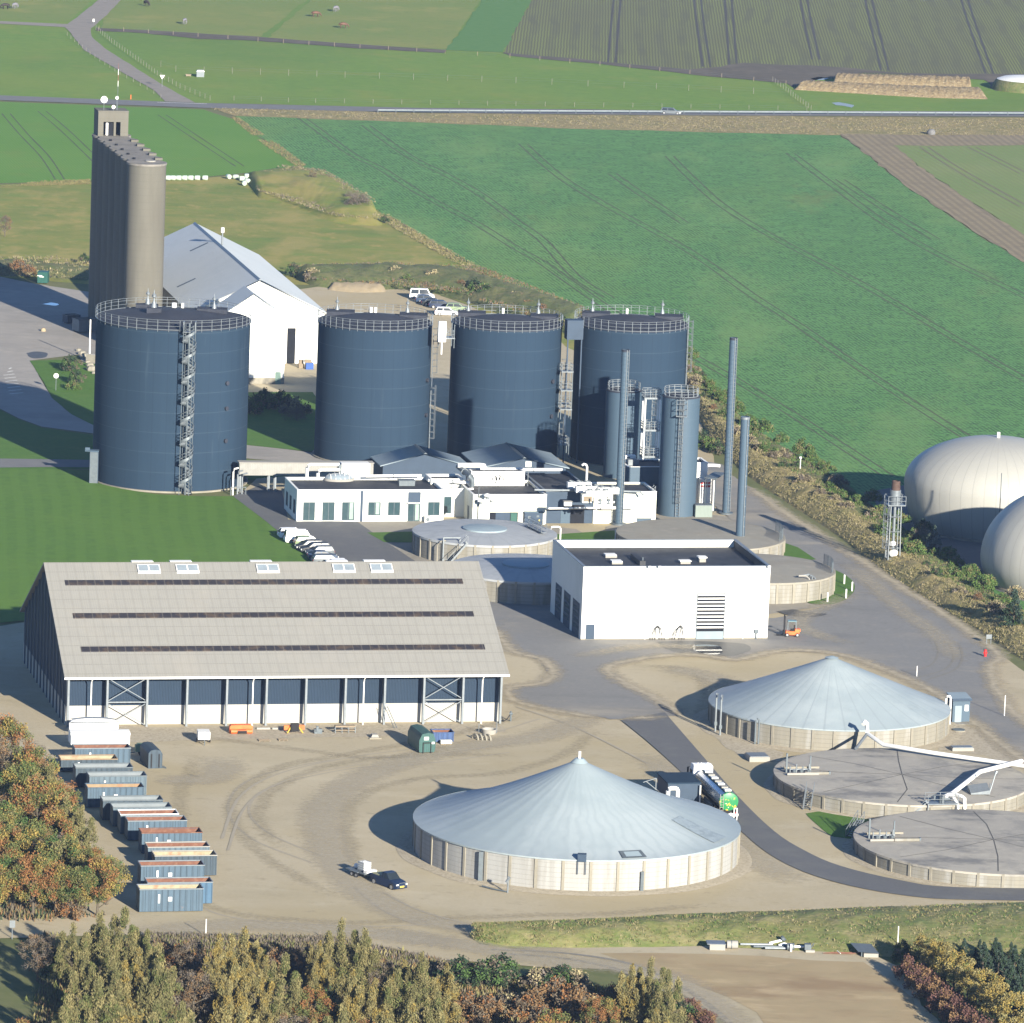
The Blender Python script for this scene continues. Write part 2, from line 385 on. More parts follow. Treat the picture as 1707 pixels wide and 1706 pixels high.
M.crop = stripes(spot(spot(mat('winter_rape', (.055,.185,.070), (.042,.155,.058), 1, sc=1.3, c3=(.065,.205,.085), sc3=.02, bump=.05, bsc=2.2), (.014,.055,.022), .9, .50, .64, .95, (1,1,1)), (.085,.19,.06), .016, .52, .66, .4, (1,.4,1)), a_t, .42, (.014,.055,.022), .95, 3, .60, .9, patch=.22, dscale=.5)
M.wheat = stripes(spot(mat('winter_wheat', (.085,.175,.045), (.075,.16,.04), 1, sc=.5, c3=(.11,.19,.06), sc3=.02), (.14,.15,.06), .05, .58, .75, .5), ang((280,190),(400,275)), .5, (.06,.12,.035), .4, 3)
M.track = mat('wheel_track', (.055,.090,.040), (.115,.115,.065), 1, sc=.8)
M.soil = stripes(spot(mat('bare_soil', (.27,.20,.13), (.23,.17,.11), 1, sc=.6, bump=.05), (.15,.11,.08), .2, .5, .7, .6, (1,1,1)), ang((1440,250),(1640,400)), .18, (.16,.12,.08), .6, 1)
M.mud = spot(mat('dark_soil', (.125,.105,.078), (.10,.085,.062), 1, sc=.3), (.19,.16,.12), .08, .5, .7, .6)
M.stub = stripes(stripes(spot(mat('stubble', (.165,.165,.070), (.14,.145,.060), 1, sc=1.2), (.115,.10,.072), .010, .47, .62, .75, (1,.25,1)), ang((1163,0),(1178,112)), .42, (.085,.075,.055), .95, 1.5, .3, .7), ang((1163,0),(1178,112)), .055, (.085,.075,.058), .8, 4, .55, .85, patch=.03)
M.seeded = stripes(spot(mat('seeded_field', (.15,.17,.075), (.18,.18,.09), 1, sc=.4), (.22,.19,.11), .03, .45, .65, .6), ang((1560,260),(1707,340)), .22, (.17,.15,.09), .6, 2)
M.meadow = spot(spot(mat('meadow', (.145,.165,.050), (.20,.185,.075), 1, sc=.25, c3=(.09,.14,.04), sc3=.045, bump=.08), (.09,.14,.035), .07, .5, .62, .7, (.5,1,1)), (.25,.20,.10), .09, .55, .7, .7, (.5,1,1))
M.dry = spot(spot(mat('dry_grass', (.30,.25,.13), (.22,.20,.09), 1, sc=.7, c3=(.12,.15,.045), sc3=.10, bump=.15, bsc=1.6), (.34,.29,.17), .5, .5, .65, .7), (.09,.10,.04), .6, .55, .68, .6)
M.brambles = spot(mat('bramble_ground', (.10,.11,.045), (.17,.14,.08), 1, sc=.6, c3=(.08,.12,.03), sc3=.1, bump=.2), (.05,.06,.03), .8, .5, .65, .6)
M.gravel = spot(spot(spot(mat('yard_gravel', (.37,.325,.245), (.33,.29,.215), .95, sc=2.5, c3=(.41,.37,.29), sc3=.03, bump=.02, bsc=5), (.27,.24,.17), .05, .5, .68, .55, (.45,1,1)), (.24,.21,.15), .35, .58, .72, .5), (.32,.27,.17), .018, .5, .6, .6)
M.stones = spot(mat('pale_stones', (.50,.44,.33), (.36,.31,.22), .95, sc=3.5, bump=.05), (.24,.20,.14), 2.2, .52, .66, .6)
M.asphalt = spot(spot(spot(mat('asphalt_worn', (.190,.190,.186), (.165,.165,.164), .9, sc=2), (.29,.26,.21), .045, .50, .68, .75, (.5,1,1)), (.115,.117,.12), .12, .55, .68, .55, (.4,1,1)), (.26,.24,.20), .6, .58, .7, .35)
M.asphalt2 = spot(spot(mat('asphalt_dark', (.125,.128,.132), (.11,.113,.118), .9, sc=3), (.16,.16,.15), .15, .5, .68, .6, (1,1,1)), (.09,.092,.096), .7, .56, .7, .4)
M.paving = spot(mat('paving', (.35,.32,.26), (.31,.285,.235), .9, sc=.8), (.25,.23,.18), .2, .5, .7, .5)
M.concrete_yard = spot(spot(mat('concrete_yard', (.35,.325,.29), (.31,.29,.26), .9, sc=.4), (.22,.21,.19), .08, .5, .68, .6, (.6,1,1)), (.42,.38,.33), .2, .55, .7, .5)
M.gravel = spot(spot(M.gravel, (.20,.175,.13), .9, .60, .72, .6, (.5,1,1)), (.46,.42,.34), .12, .56, .72, .45, (.5,1,1))
M.asphalt = spot(spot(M.asphalt, (.33,.30,.24), .09, .60, .72, .7, (.4,1,1)), (.10,.10,.10), .5, .64, .74, .6)
M.pasture = spot(M.pasture, (.20,.20,.11), .25, .60, .74, .5, (.6,1,1))
M.meadow = spot(spot(M.meadow, (.11,.17,.045), .16, .52, .64, .7, (.5,1,1)), (.28,.22,.12), .3, .56, .68, .7, (.8,.5,1)); M.meadow = spot(M.meadow, (.27,.22,.12), .07, .50, .62, .65, (1,.5,1))
M.crop = spot(spot(M.crop, (.085,.20,.085), .035, .52, .66, .5, (1.2,.35,1)), (.09,.125,.05), .03, .62, .74, .6, (1,.35,1))
M.roadfar = mat('road_surface', (.20,.20,.20), (.17,.17,.17), .9, sc=.3)
M.lane = mat('gravel_lane', (.31,.275,.235), (.26,.235,.20), .95, sc=.4)
M.path = mat('marking_white', (.72,.72,.68), rough=.8)
M.puddle = mat('puddle_water', (.05,.055,.06), rough=.03, spec=1.0)
M.wet = mat('wet_asphalt', (.07,.07,.068), (.10,.098,.09), .55, sc=1.5)


def tint(m, f):
    f = f if isinstance(f, tuple) else (f,f,f)
    for n in m.node_tree.nodes:
        if n.type == 'VALTORGB':
            for e in n.color_ramp.elements: e.color = (*[min(.9,e.color[i]*f[i]) for i in range(3)], 1)
        elif n.type == 'MIX' and n.data_type == 'RGBA':
            c = n.inputs[7].default_value; n.inputs[7].default_value = (*[min(.9,c[i]*f[i]) for i in range(3)], 1)
    return m
for k_, f_ in {'crop':(2.15,1.58,1.05),'gravel':(1.40,1.36,1.22),'lawn':(1.2,1.30,.5),'lawn2':(1.1,1.22,.5),'pasture':(1.45,1.52,.55),'paddock':(1.38,1.45,.65),'wheat':(1.38,1.55,.6),'meadow':(1.42,1.42,.78),'stub':(1.25,1.42,.90),'seeded':(1.1,1.48,.85),'soil':(1.2,1.3,1.2),'dry':(1.15,1.08,.95),'brambles':(1.15,1.3,1.0),'asphalt':(1.36,1.34,1.30),'asphalt2':(1.15,1.15,1.15),'concrete_yard':(1.1,1.1,1.1),
    'silo':(.46,.49,.52),'tank':(.72,.77,.74),'tank2':(.84,.85,.84),'conc_white':(.66,.665,.70),'concw':(.56,.56,.57),'whitewall':.9,'render':.9,'corr':(.8,.95,1.0),'galv':.50,'galvdark':.6,'slate':(.75,.82,.9),'membrane':.75,'conc_plain':.62,'conc':.8,'tankroof':1.25,'slateroof':(2.3,1.95,1.75),'stones':1.15,'white':.85,'skylight':.7}.items(): tint(getattr(M, k_), f_)
# base ground reaching the horizon
g = MB(); g.quad((-9000,-1500,0),(9000,-1500,0),(9000,14000,0),(-9000,14000,0))
tag(g.build('ground', M.ground, fix=False), kind='structure')

sheet('pasture', [(-500,-420),(2300,-380),(2300,195),(1400,187),(700,180),(340,172),(0,160),(-500,150)], M.pasture, 1, amp=.6)
sheet('paddock', [(190,-140),(560,-200),(512,0),(432,63),(360,60),(172,48)], M.paddock, 2)
sheet('paddock', [(520,0),(560,-110),(860,-120),(802,0),(745,82),(600,76),(446,64)], M.paddock, 3)
sheet('paddock', [(-500,-200),(120,-110),(165,-10),(115,36),(0,33),(-500,26)], M.paddock, 2)
sheet('grass_strip', [(870,-110),(935,-150),(887,0),(838,88),(744,84),(806,0)], M.brightg, 4)
sheet('bare_strip', [(160,47),(240,51),(330,56),(430,62),(600,75),(740,84),(740,89),(600,81),(430,69),(330,66),(240,56),(165,52)], M.mud, 5, amp=.8, step=3)
sheet('stubble_field', [(935,-150),(1700,-260),(2400,-320),(2400,120),(1707,128),(1500,128),(1310,134),(1150,117),(1000,104),(838,90),(887,0)], M.stub, 3,
      tracks=[[(1163,-100),(1163,0),(1178,112)],[(1590,-100),(1608,0),(1650,125)],[(1335,-80),(1340,0),(1360,100)],[(1210,-60),(1214,0),(1222,110)],[(1440,-60),(1448,0),(1475,118)],[(1035,-60),(1025,40),(1020,105)]], tmat=mat('stubble_track', (.085,.075,.055)), tw=.7)
sheet('field_headland', [(838,88),(1000,103),(1150,117),(1240,106),(1380,112),(1500,122),(1640,124),(1707,124),(1900,124),(1900,150),(1660,152),(1640,134),(1440,122),(1380,130),(1320,146),(1310,140),(1150,124),(1000,108),(850,94)], M.mud, 5, amp=.9)
sheet('farm_road', [(-500,150),(0,160),(340,173),(700,181),(1100,185),(1707,187),(2400,190),(2400,199),(1707,195.5),(1100,193),(700,188.5),(340,181),(0,168),(-500,158)], M.roadfar, 6, amp=.05)
sheet('farm_lane', [(230,-120),(202,0),(178,26),(152,48),(152,62),(178,84),(215,107),(270,142),(325,172),(275,170),(258,152),(205,122),(140,84),(118,56),(108,46),(0,40.5),(-500,34),(-500,29),(0,36),(112,41),(128,30),(165,0),(190,-120)], M.lane, 5, amp=.1)
sheet('wheat_field', [(-500,158),(0,170),(340,183),(392,200),(440,235),(500,277),(420,288),(280,300),(150,302),(0,306),(-500,308)], M.wheat, 2,
      tracks=[[(70,186),(110,220),(160,268),(190,298)],[(270,192),(330,232),(400,278)],[(10,190),(40,225),(75,262),(100,300)]], tmat=M.track, tw=.35)
sheet('crop_field', [(392,192),(700,204),(1000,216),(1400,226),(1450,262),(1520,318),(1620,385),(1707,437),(2300,700),(2300,1200),(1707,1040),(1560,930),(1410,806),(1300,748),(1240,700),(1180,650),(1150,600),(1060,560),(880,492),(770,432),(640,358),(560,304),(500,277),(440,235)], M.crop, 3,
      tracks=[[(872,241),(935,296),(1016,346),(1111,397),(1176,437),(1252,492),(1330,542),(1420,605),(1520,672),(1620,735),(1760,820)],
              [(1317,256),(1377,301),(1477,374),(1578,432),(1703,492),(1850,570)],
              [(1116,261),(1151,296),(1201,341),(1277,389),(1377,442),(1477,497),(1600,570),(1720,640),(1900,740)],
              [(500,195),(545,228),(590,260),(635,282),(702,324),(792,372),(860,414),(900,436),(960,478),(1060,545),(1160,597),(1250,648),(1330,697),(1400,742),(1480,794)],
              [(610,210),(680,260),(747,294),(804,327),(860,369),(905,402),(960,462),(1016,497)],
              [(1020,290),(1070,325),(1140,372)],[(1400,300),(1480,352),(1560,400)]], tmat=M.track, tw=.42, amp=.5)
sheet('bare_soil', [(1400,224),(1540,226),(1707,226),(2300,230),(2300,244),(1707,243),(1560,244),(1490,243),(1525,272),(1600,325),(1707,392),(2300,640),(2300,700),(1707,437),(1620,385),(1520,318),(1450,262)], M.soil, 5, amp=.5)
sheet('seeded_field', [(1490,243),(1560,243),(1707,242),(2300,243),(2300,640),(1707,392),(1600,325),(1525,272)], M.seeded, 3,
      tracks=[[(1540,246),(1600,285),(1707,345)],[(1620,246),(1707,290)]], tmat=mat('seed_track', (.20,.17,.10)), tw=.5)
sheet('road_verge', [(345,178),(700,189),(1100,193.5),(1707,197),(2300,198),(2300,232),(1707,229),(1500,228),(1400,227),(1000,217),(700,205),(392,194)], M.dry, 4, amp=.7)
sheet('meadow', [(-500,306),(0,308),(150,303),(280,302),(420,290),(500,280),(560,302),(640,358),(770,432),(880,494),(1060,562),(1150,602),(1100,640),(900,570),(790,512),(720,484),(560,478),(400,474),(150,474),(0,462),(-500,450)], M.meadow, 2, amp=.7)
# left side roads and lawns
sheet('loading_yard', [(-500,448),(0,462),(60,474),(140,486),(240,500),(330,520),(330,600),(160,640),(130,592),(50,602),(86,664),(120,692),(170,712),(300,728),(420,742),(540,758),(620,768),(620,782),(540,774),(420,766),(300,752),(160,724),(70,712),(30,698),(0,682),(-500,640)], M.concrete_yard, 3, curve=False, amp=.1)
sheet('lawn', [(50,603),(95,601),(150,606),(200,620),(260,700),(160,712),(120,692),(90,667)], M.lawn2, 5, amp=.1)
sheet('lawn', [(-500,642),(0,684),(30,700),(70,714),(160,727),(300,755),(420,768),(540,776),(560,790),(430,800),(300,810),(160,783),(0,783),(-500,782)], M.lawn2, 4, amp=.1)
sheet('lawn', [(400,655),(520,655),(560,700),(560,758),(420,744),(400,742)], M.lawn2, 5, amp=.3)
sheet('footpath', [(-500,766),(0,766),(90,767),(230,770),(230,781),(90,780),(0,781),(-500,781)], M.roadfar, 6, amp=.05)
sheet('gravel_lot', [(330,520),(480,486),(560,474),(640,478),(720,486),(800,520),(900,556),(1010,610),(1160,690),(1190,780),(1000,790),(700,790),(620,766),(540,756),(520,655),(400,655),(330,640)], M.gravel, 4, amp=.5)
# plant yard
sheet('yard_gravel', [(-500,1075),(0,1045),(300,1000),(520,960),(520,930),(440,868),(395,828),(430,800),(700,770),(1000,760),(1160,764),(1215,790),(1290,845),(1390,905),(1480,962),(1600,1052),(1720,1128),(1950,1265),(2300,1440),(2300,1505),(1707,1508),(1500,1516),(1300,1524),(1100,1536),(900,1546),(800,1553),(784,1562),(800,1576),(860,1584),(1000,1582),(1180,1578),(1460,1594),(1492,1612),(1560,1700),(1620,1800),(1290,1800),(1210,1700),(1110,1642),(1040,1620),(900,1612),(700,1600),(520,1590),(250,1560),(0,1566),(-500,1590)], M.gravel, 5, amp=.4)
sheet('dirt_patch', [(1000,1590),(1180,1592),(1440,1606),(1500,1640),(1560,1720),(1600,1780),(1330,1780),(1260,1690),(1150,1640),(1060,1612)], tint(spot(spot(mat('bare_earth', (.30,.25,.17), (.27,.235,.16), 1, sc=.4, c3=(.36,.31,.22), sc3=.06), (.20,.145,.095), .12, .50, .66, .7, (.4,1,1)), (.42,.36,.26), .25, .54, .68, .6, (.4,1,1)), (1.42,1.3,1.08)), 6, amp=.6)
sheet('lawn', [(-500,782),(0,783),(150,785),(160,800),(200,816),(260,826),(330,829),(398,829),(440,862),(500,912),(524,942),(530,975),(300,1010),(0,1040),(-500,1070)], M.lawn, 7, amp=.1)
sheet('parking_asphalt', [(388,829),(430,812),(470,820),(480,868),(596,872),(640,903),(705,946),(740,985),(560,1000),(530,950),(510,925),(440,868)], M.asphalt2, 8, amp=.05)
sheet('paving', [(596,872),(740,868),(790,862),(960,884),(1000,905),(720,945),(705,946),(640,903)], M.paving, 7, amp=.05)
sheet('lawn', [(612,890),(700,888),(706,907),(640,906)], M.lawn2, 9, amp=.05)
sheet('lawn', [(925,893),(1030,886),(1040,905),(925,912)], M.lawn2, 9, amp=.05)
sheet('tank_apron', [(1010,880),(1060,862),(1170,858),(1240,866),(1310,905),(1330,925),(1400,960),(1420,985),(1380,1012),(1250,1030),(1000,1000)], M.paving, 7, amp=.1)
sheet('plant_road', [(790,1000),(850,1085),(905,1103),(922,1128),(900,1142),(850,1150),(860,1172),(930,1188),(1020,1203),(1130,1196),(1108,1176),(1046,1142),(1012,1118),(1060,1102),(1150,1094),(1230,1102),(1300,1088),(1380,1090),(1460,1112),(1550,1152),(1600,1190),(1650,1228),(1707,1272),(1820,1345),(2150,1558),(2150,1518),(1820,1290),(1707,1206),(1676,1172),(1655,1142),(1652,1112),(1664,1094),(1600,1044),(1480,966),(1400,915),(1300,852),(1240,806),(1205,776),(1170,770),(1180,830),(1215,866),(1300,905),(1340,925),(1400,962),(1415,985),(1380,1012),(1290,1034),(1100,1030),(960,990)], M.asphalt, 9, amp=.55, step=1.5)
rd = [P(*p) for p in [(1035,1203),(1075,1235),(1120,1275),(1180,1333),(1230,1383),(1280,1425),(1340,1456),(1420,1480),(1520,1497),(1620,1503),(1900,1506),(2200,1508)]]
rd2 = [P(*p) for p in [(2200,1486),(1900,1484),(1600,1482),(1500,1470),(1400,1446),(1340,1420),(1290,1388),(1230,1330),(1160,1250),(1108,1190)]]
b = MB(); pts = smooth(rd,4)+smooth(rd2,4); b.add([(p.x,p.y,.20) for p in pts],[tuple(range(len(pts)))])
o = b.build('service_road', M.asphalt2, fix=False)
for pl in o.data.polygons:
    if pl.normal.z < 0: pl.flip()
tag(o, kind='structure')
sheet('lawn', [(1362,940),(1410,962),(1425,982),(1412,1000),(1380,1010),(1340,1000)], M.lawn2, 11, curve=True, amp=.05)
sheet('lawn', [(1300,905),(1330,915),(1360,935),(1330,938),(1300,928)], M.lawn2, 11, amp=.05)
sheet('lawn', [(1343,1358),(1400,1352),(1470,1362),(1480,1380),(1440,1400),(1400,1398),(1380,1392)], M.lawn2, 7, curve=True, amp=.1)
sheet('dome_yard', [(1440,822),(1560,800),(1760,790),(1960,860),(1990,1010),(1880,1060),(1740,1020),(1640,975),(1560,915),(1480,862)], M.asphalt2, 4, amp=.3)
sheet('stone_strip', [(112,1214),(836,1206),(842,1222),(600,1230),(300,1236),(230,1240),(112,1236)], M.stones, 6, amp=.6, step=1.5)
sheet('stone_strip', [(1188,1205),(1240,1240),(1300,1256),(1300,1272),(1240,1268),(1192,1236),(1176,1210)], M.stones, 6, amp=.6, step=1.5)
sheet('stone_strip', [(1580,1205),(1640,1222),(1700,1262),(1690,1275),(1640,1262),(1560,1252)], M.stones, 6, amp=.5, step=1.5)
# puddle, wet patches, painted hatching, tyre marks
sheet('wet_patch', [(1090,1072),(1150,1070),(1240,1076),(1250,1088),(1210,1096),(1150,1092),(1110,1084)], M.wet, 10, amp=.5, step=2, curve=True)
sheet('puddle', [(1157,1078),(1178,1077),(1202,1081),(1204,1090),(1190,1095),(1170,1092),(1156,1086)], M.puddle, 11, amp=.2, step=1, curve=True)
sheet('puddle', [(70,508),(84,505),(100,508),(92,511)], M.puddle, 5, amp=.3, step=2, curve=True)
sheet('wet_patch', [(44,590),(60,587),(80,590),(74,597),(54,598)], M.wet, 5, amp=.2, step=2, curve=True)
sheet('oil_stain', [(1640,1083),(1652,1081),(1668,1087),(1655,1091),(1643,1089)], M.wet, 10, amp=.1, step=1, curve=True)
sheet('wet_patch', [(1295,1022),(1320,1018),(1345,1022),(1380,1026),(1350,1032),(1315,1030)], M.wet, 10, amp=.4, step=1.5, curve=True)
def marks(name, lines, w, z, m):
    b = MB()
    for q, ln in enumerate(lines): strip_faces(b, smooth([P(*p) for p in ln], 8), w, z+.004*q)
    o = b.build(name, m, fix=False)
    for pl in o.data.polygons:
        if pl.normal.z < 0: pl.flip()
    return tag(o, kind='structure')
b = MB()
for i in range(9):
    y = 614 + i*5.2; x0 = 3 + i*1.6 if i > 1 else 12 + (1-i)*3; x1 = 19 + i*2.4
    strip_faces(b, [P(x0, y+2), P(x1, y)], .42, .075)
o = b.build('road_marking', M.path, fix=False)
for pl in o.data.polygons:
    if pl.normal.z < 0: pl.flip()
tag(o, kind='structure')
marks('road_marking', [[(262,171.5),(300,172.8),(345,174.2)]], .5, .13, M.path)
M.tyre = mat('tyre_mark', (.26,.245,.215), (.22,.21,.185), .95, sc=.6)
M.tyred = mat('tyre_mark_dark', (.40,.355,.265), (.43,.38,.29), .95, sc=.6)
marks('tyre_marks', [[(1558,1070),(1564,1090),(1550,1112),(1510,1122)],[(1580,1072),(1590,1096),(1575,1118),(1530,1132)],[(1600,1078),(1604,1100),(1590,1120),(1545,1136)],[(1440,972),(1460,990),(1480,1008)]], .38, .20, M.tyre)
marks('tyre_marks', [[(860,1240),(700,1262),(560,1268),(420,1300),(380,1350),(420,1400),(520,1440)],[(850,1256),(700,1276),(580,1284),(450,1315),(415,1352),(450,1392),(540,1430)],[(250,1400),(300,1480),(380,1530),(600,1546),(760,1540)],
                     [(370,1400),(400,1330),(470,1290),(600,1262),(760,1240),(900,1200)],[(640,1490),(700,1520),(800,1548)],[(590,1480),(640,1520),(700,1545)],[(380,1420),(410,1346),(480,1302),(610,1274)],
                     [(860,1180),(960,1215),(1080,1275)]], .45, .118, M.tyred)
marks('tyre_marks', [[(820,1585),(950,1592),(1060,1612),(1150,1655),(1220,1710)],[(830,1592),(940,1600),(1040,1622),(1120,1664),(1190,1720)]], .8, .145, M.tyre)

# loose material spilling over paving edges: solid at the edge, breaking up inwards
def breakup(m, sc=1.3, sharp=.12):
    nt = m.node_tree; N = nt.nodes; L = nt.links; b = N['Principled BSDF']
    tc = N.new('ShaderNodeTexCoord'); n = N.new('ShaderNodeTexNoise'); n.inputs['Scale'].default_value = sc; n.inputs['Detail'].default_value = 8; n.inputs['Roughness'].default_value = .7
    L.new(tc.outputs['Object'], n.inputs['Vector'])
    at = N.new('ShaderNodeAttribute'); at.attribute_name = 'cover'
    ad = N.new('ShaderNodeMath'); ad.operation = 'ADD'; L.new(n.outputs[0], ad.inputs[0]); L.new(at.outputs['Fac'], ad.inputs[1])
    mr = N.new('ShaderNodeMapRange'); mr.inputs[1].default_value = 1.0-sharp; mr.inputs[2].default_value = 1.0+sharp; L.new(ad.outputs[0], mr.inputs[0]); L.new(mr.outputs[0], b.inputs['Alpha'])
    return m
M.spill = breakup(tint(mat('gravel_spill', (.37,.325,.245), (.35,.305,.23), .95, sc=2.5), (1.42,1.40,1.32)), .8, .3)
M.worn = breakup(tint(mat('worn_track', (.335,.295,.22), (.37,.33,.25), .95, sc=1), (1.26,1.23,1.10)), 1.6, .45)
M.pale = breakup(tint(mat('pale_track', (.42,.38,.30), (.39,.35,.27), .95, sc=1), (1.30,1.28,1.22)), 1.2, .4)
def ribbon(name, px, prof, z, m):
    """strip along a pixel line; prof = [(offset metres, cover)]"""
    ln = smooth([P(*q) for q in px], 8); b = MB(); k = len(prof); cov = []; vs = []
    for i, p in enumerate(ln):
        d = ln[min(i+1,len(ln)-1)] - ln[max(i-1,0)]; d.z = 0; nr = Vector((-d.y,d.x,0)).normalized()
        j = noise.noise(Vector((p.x*.15,p.y*.15,z*50)))*.5; e = min(1,i/4,(len(ln)-1-i)/4)
        for o_, c in prof: q = p + nr*(o_+(j if abs(o_) > .01 else 0)); vs.append((q.x,q.y,z)); cov.append(c*e)
    b.add(vs, [(i*k+a,(i+1)*k+a,(i+1)*k+a+1,i*k+a+1) for i in range(len(ln)-1) for a in range(k-1)])
    o = b.build(name, m, fix=False); at = o.data.attributes.new('cover', 'FLOAT', 'POINT'); at.data.foreach_set('value', cov)
    for pl in o.data.polygons:
        if pl.normal.z < 0: pl.flip()
    return tag(o, kind='structure')
F3 = [(-2.6,.0),(-.6,.55),(0,.72),(.6,.55),(2.6,.0)]
z_ = .215
for q in ([(820,1035),(850,1085),(905,1103),(922,1128),(900,1142),(850,1150),(860,1172),(930,1188),(1020,1203)], [(1130,1196),(1108,1176),(1046,1142),(1012,1118),(1060,1102),(1150,1094),(1230,1102),(1300,1088),(1380,1090),(1460,1112),(1550,1152),(1600,1190),(1650,1228),(1707,1272),(1820,1345)],
          [(1820,1290),(1707,1206),(1676,1172),(1655,1142),(1652,1112),(1664,1094),(1600,1044),(1480,966),(1400,915),(1300,852),(1240,806)], [(1020,1203),(1130,1196)]):
    z_ += .003; ribbon('gravel_spill', q, F3, z_, M.spill)
W3 = [(-1.6,0),(-.5,.50),(.5,.50),(1.6,0)]
z_ = .122
for q in ([(880,1190),(760,1225),(600,1255),(470,1280),(400,1320),(390,1370),(440,1430),(560,1500)],[(860,1260),(700,1262),(560,1275),(470,1310),(430,1360),(470,1420)],[(260,1440),(310,1490),(400,1525),(600,1540),(800,1530),(1000,1525),(1200,1510)],[(330,1260),(300,1320),(300,1400),(330,1470)],[(1000,1215),(940,1260),(840,1290),(700,1300),(600,1330),(580,1400),(640,1500)],
          [(1050,1110),(1150,1120),(1180,1160),(1160,1200)],[(300,1225),(450,1245),(640,1265),(800,1235)],[(1180,1540),(1350,1524),(1500,1515)]):
    z_ += .003; ribbon('worn_track', q, [(o*.9,c*.54) for o,c in W3], z_, M.worn)
for q in ([(1000,1190),(900,1230),(760,1250),(620,1290),(540,1350),(560,1440),(660,1520),(820,1560),(960,1600)],[(620,1550),(760,1575),(900,1600),(1060,1620),(1160,1660),(1240,1740)],[(1240,1160),(1180,1130),(1100,1112)],[(1080,1250),(1150,1330),(1230,1410),(1330,1480)],[(200,1560),(400,1545),(600,1556),(780,1580)],[(250,1300),(350,1300),(380,1260)]):
    z_ += .003; ribbon('pale_track', q, [(o*2.4,c*1.02) for o,c in W3], z_, M.pale)
for q in ([(1400,930),(1480,1000),(1560,1060),(1600,1110)],[(940,1100),(1080,1080),(1200,1085)],[(1430,1080),(1330,1040),(1440,985)]):
    z_ += .003; ribbon('dust_track', q, [(o*1.6,c*.9) for o,c in W3], z_+.07, M.pale)
# ------------------------------------------------------------------ raised ground: banks, mounds, heaps
def bank(name, ea, eb, h, mats, nx=60, ny=12, rough=.35, rs=.35, prof=None, kind='structure', z0=.0, seed=0, k=6, msel=None, fade=True):
    """grid between two ground edges, swollen to height h"""
    A = smooth([P(*p) for p in ea], k); B = smooth([P(*p) for p in eb], k)
    def samp(L_, t):
        d = [0]
        for i in range(1,len(L_)): d.append(d[-1] + (L_[i]-L_[i-1]).length)
        x = t*d[-1]
        for i in range(1,len(L_)):
            if d[i] >= x or i == len(L_)-1:
                f = (x-d[i-1])/max(1e-6,(d[i]-d[i-1])); return L_[i-1].lerp(L_[i], min(1,max(0,f)))
    b = MB(); vs = []
    for i in range(nx+1):
        t = i/nx; a = samp(A,t); c = samp(B,t)
        ef = min(1, t*nx/3.0, (1-t)*nx/3.0) if fade else 1
        for j in range(ny+1):
            s = j/ny; p = a.lerp(c, s)
            hh = (prof(s) if prof else math.sin(math.pi*s)**.8)*h*(ef**.6 if fade else 1)
            n1 = noise.fractal(Vector((p.x*rs, p.y*rs, seed)), 1.0, 2.0, 4)
            edge = min(1, s*5, (1-s)*5)
            vs.append((p.x, p.y, z0 + hh + n1*rough*edge*(ef if fade else 1)))
    fs = [(i*(ny+1)+j, (i+1)*(ny+1)+j, (i+1)*(ny+1)+j+1, i*(ny+1)+j+1) for i in range(nx) for j in range(ny)]
    b.add(vs, fs, 0, True)
    if msel:
        b.m = [msel((f % ny + .5)/ny, (f//ny+.5)/nx) for f in range(len(fs))]
    o = b.build(name, mats, fix=False)
    for pl in o.data.polygons:
        if pl.normal.z < 0: pl.flip()
    return tag(o, kind=kind) if kind else o
BE_A = [(1135,640),(1168,705),(1215,764),(1255,800),(1330,850),(1400,896),(1470,953),(1560,1012),(1650,1066),(1720,1110),(1950,1240)]
BE_B = [(1146,596),(1182,648),(1240,702),(1300,744),(1372,784),(1420,822),(1500,880),(1575,930),(1645,985),(1740,1040),(1980,1160)]
bank('embankment', BE_A, BE_B, 1.9, [M.dry, M.brambles], 240, 16, .45, .30, prof=lambda s: min(1, s*3.2)**.8*(1-.35*s)*min(1,(1-s)*5), msel=lambda s,t: 1 if s > .5 else 0, fade=False)
bank('grass_bank', [(786,1568),(850,1580),(1000,1582),(1180,1578),(1460,1594),(1560,1600),(1707,1600),(2000,1600)], [(792,1556),(880,1545),(1000,1538),(1180,1528),(1400,1516),(1560,1510),(1707,1504),(2000,1502)], 1.5, [spot(spot(mat('bank_grass', (.16,.19,.055), (.24,.22,.09), 1, sc=.5, c3=(.09,.16,.035), sc3=.12, bump=.15, bsc=1.5), (.30,.26,.13), .4, .5, .66, .7), (.06,.09,.025), .7, .6, .7, .6)], 200, 14, .3, .35)
bank('scrub_mound', [(430,330),(500,350),(560,372),(640,378)], [(405,290),(470,280),(540,288),(620,335)], 1.7, [M.meadow], 60, 16, .5, .12)
bank('spoil_ridge', [(520,478),(600,486),(680,484),(760,500),(850,530),(960,560)], [(470,452),(560,446),(660,446),(760,450),(860,478),(980,520)], 2.2, [M.brambles], 90, 12, .6, .25)
bank('sand_heap', [(545,484),(590,489),(645,488)], [(552,477),(596,474),(640,477)], 1.1, [mat('sand', (.42,.34,.22), (.36,.29,.18), 1, sc=1)], 30, 8, .3, .8)
for k_, (xa, ya) in enumerate(((0,0),)):
    bank('embankment', [(-300,470),(0,462),(60,462),(150,470)], [(-300,440),(0,434),(80,440),(150,444)], 1.2, [M.brambles], 60, 8, .4, .3)
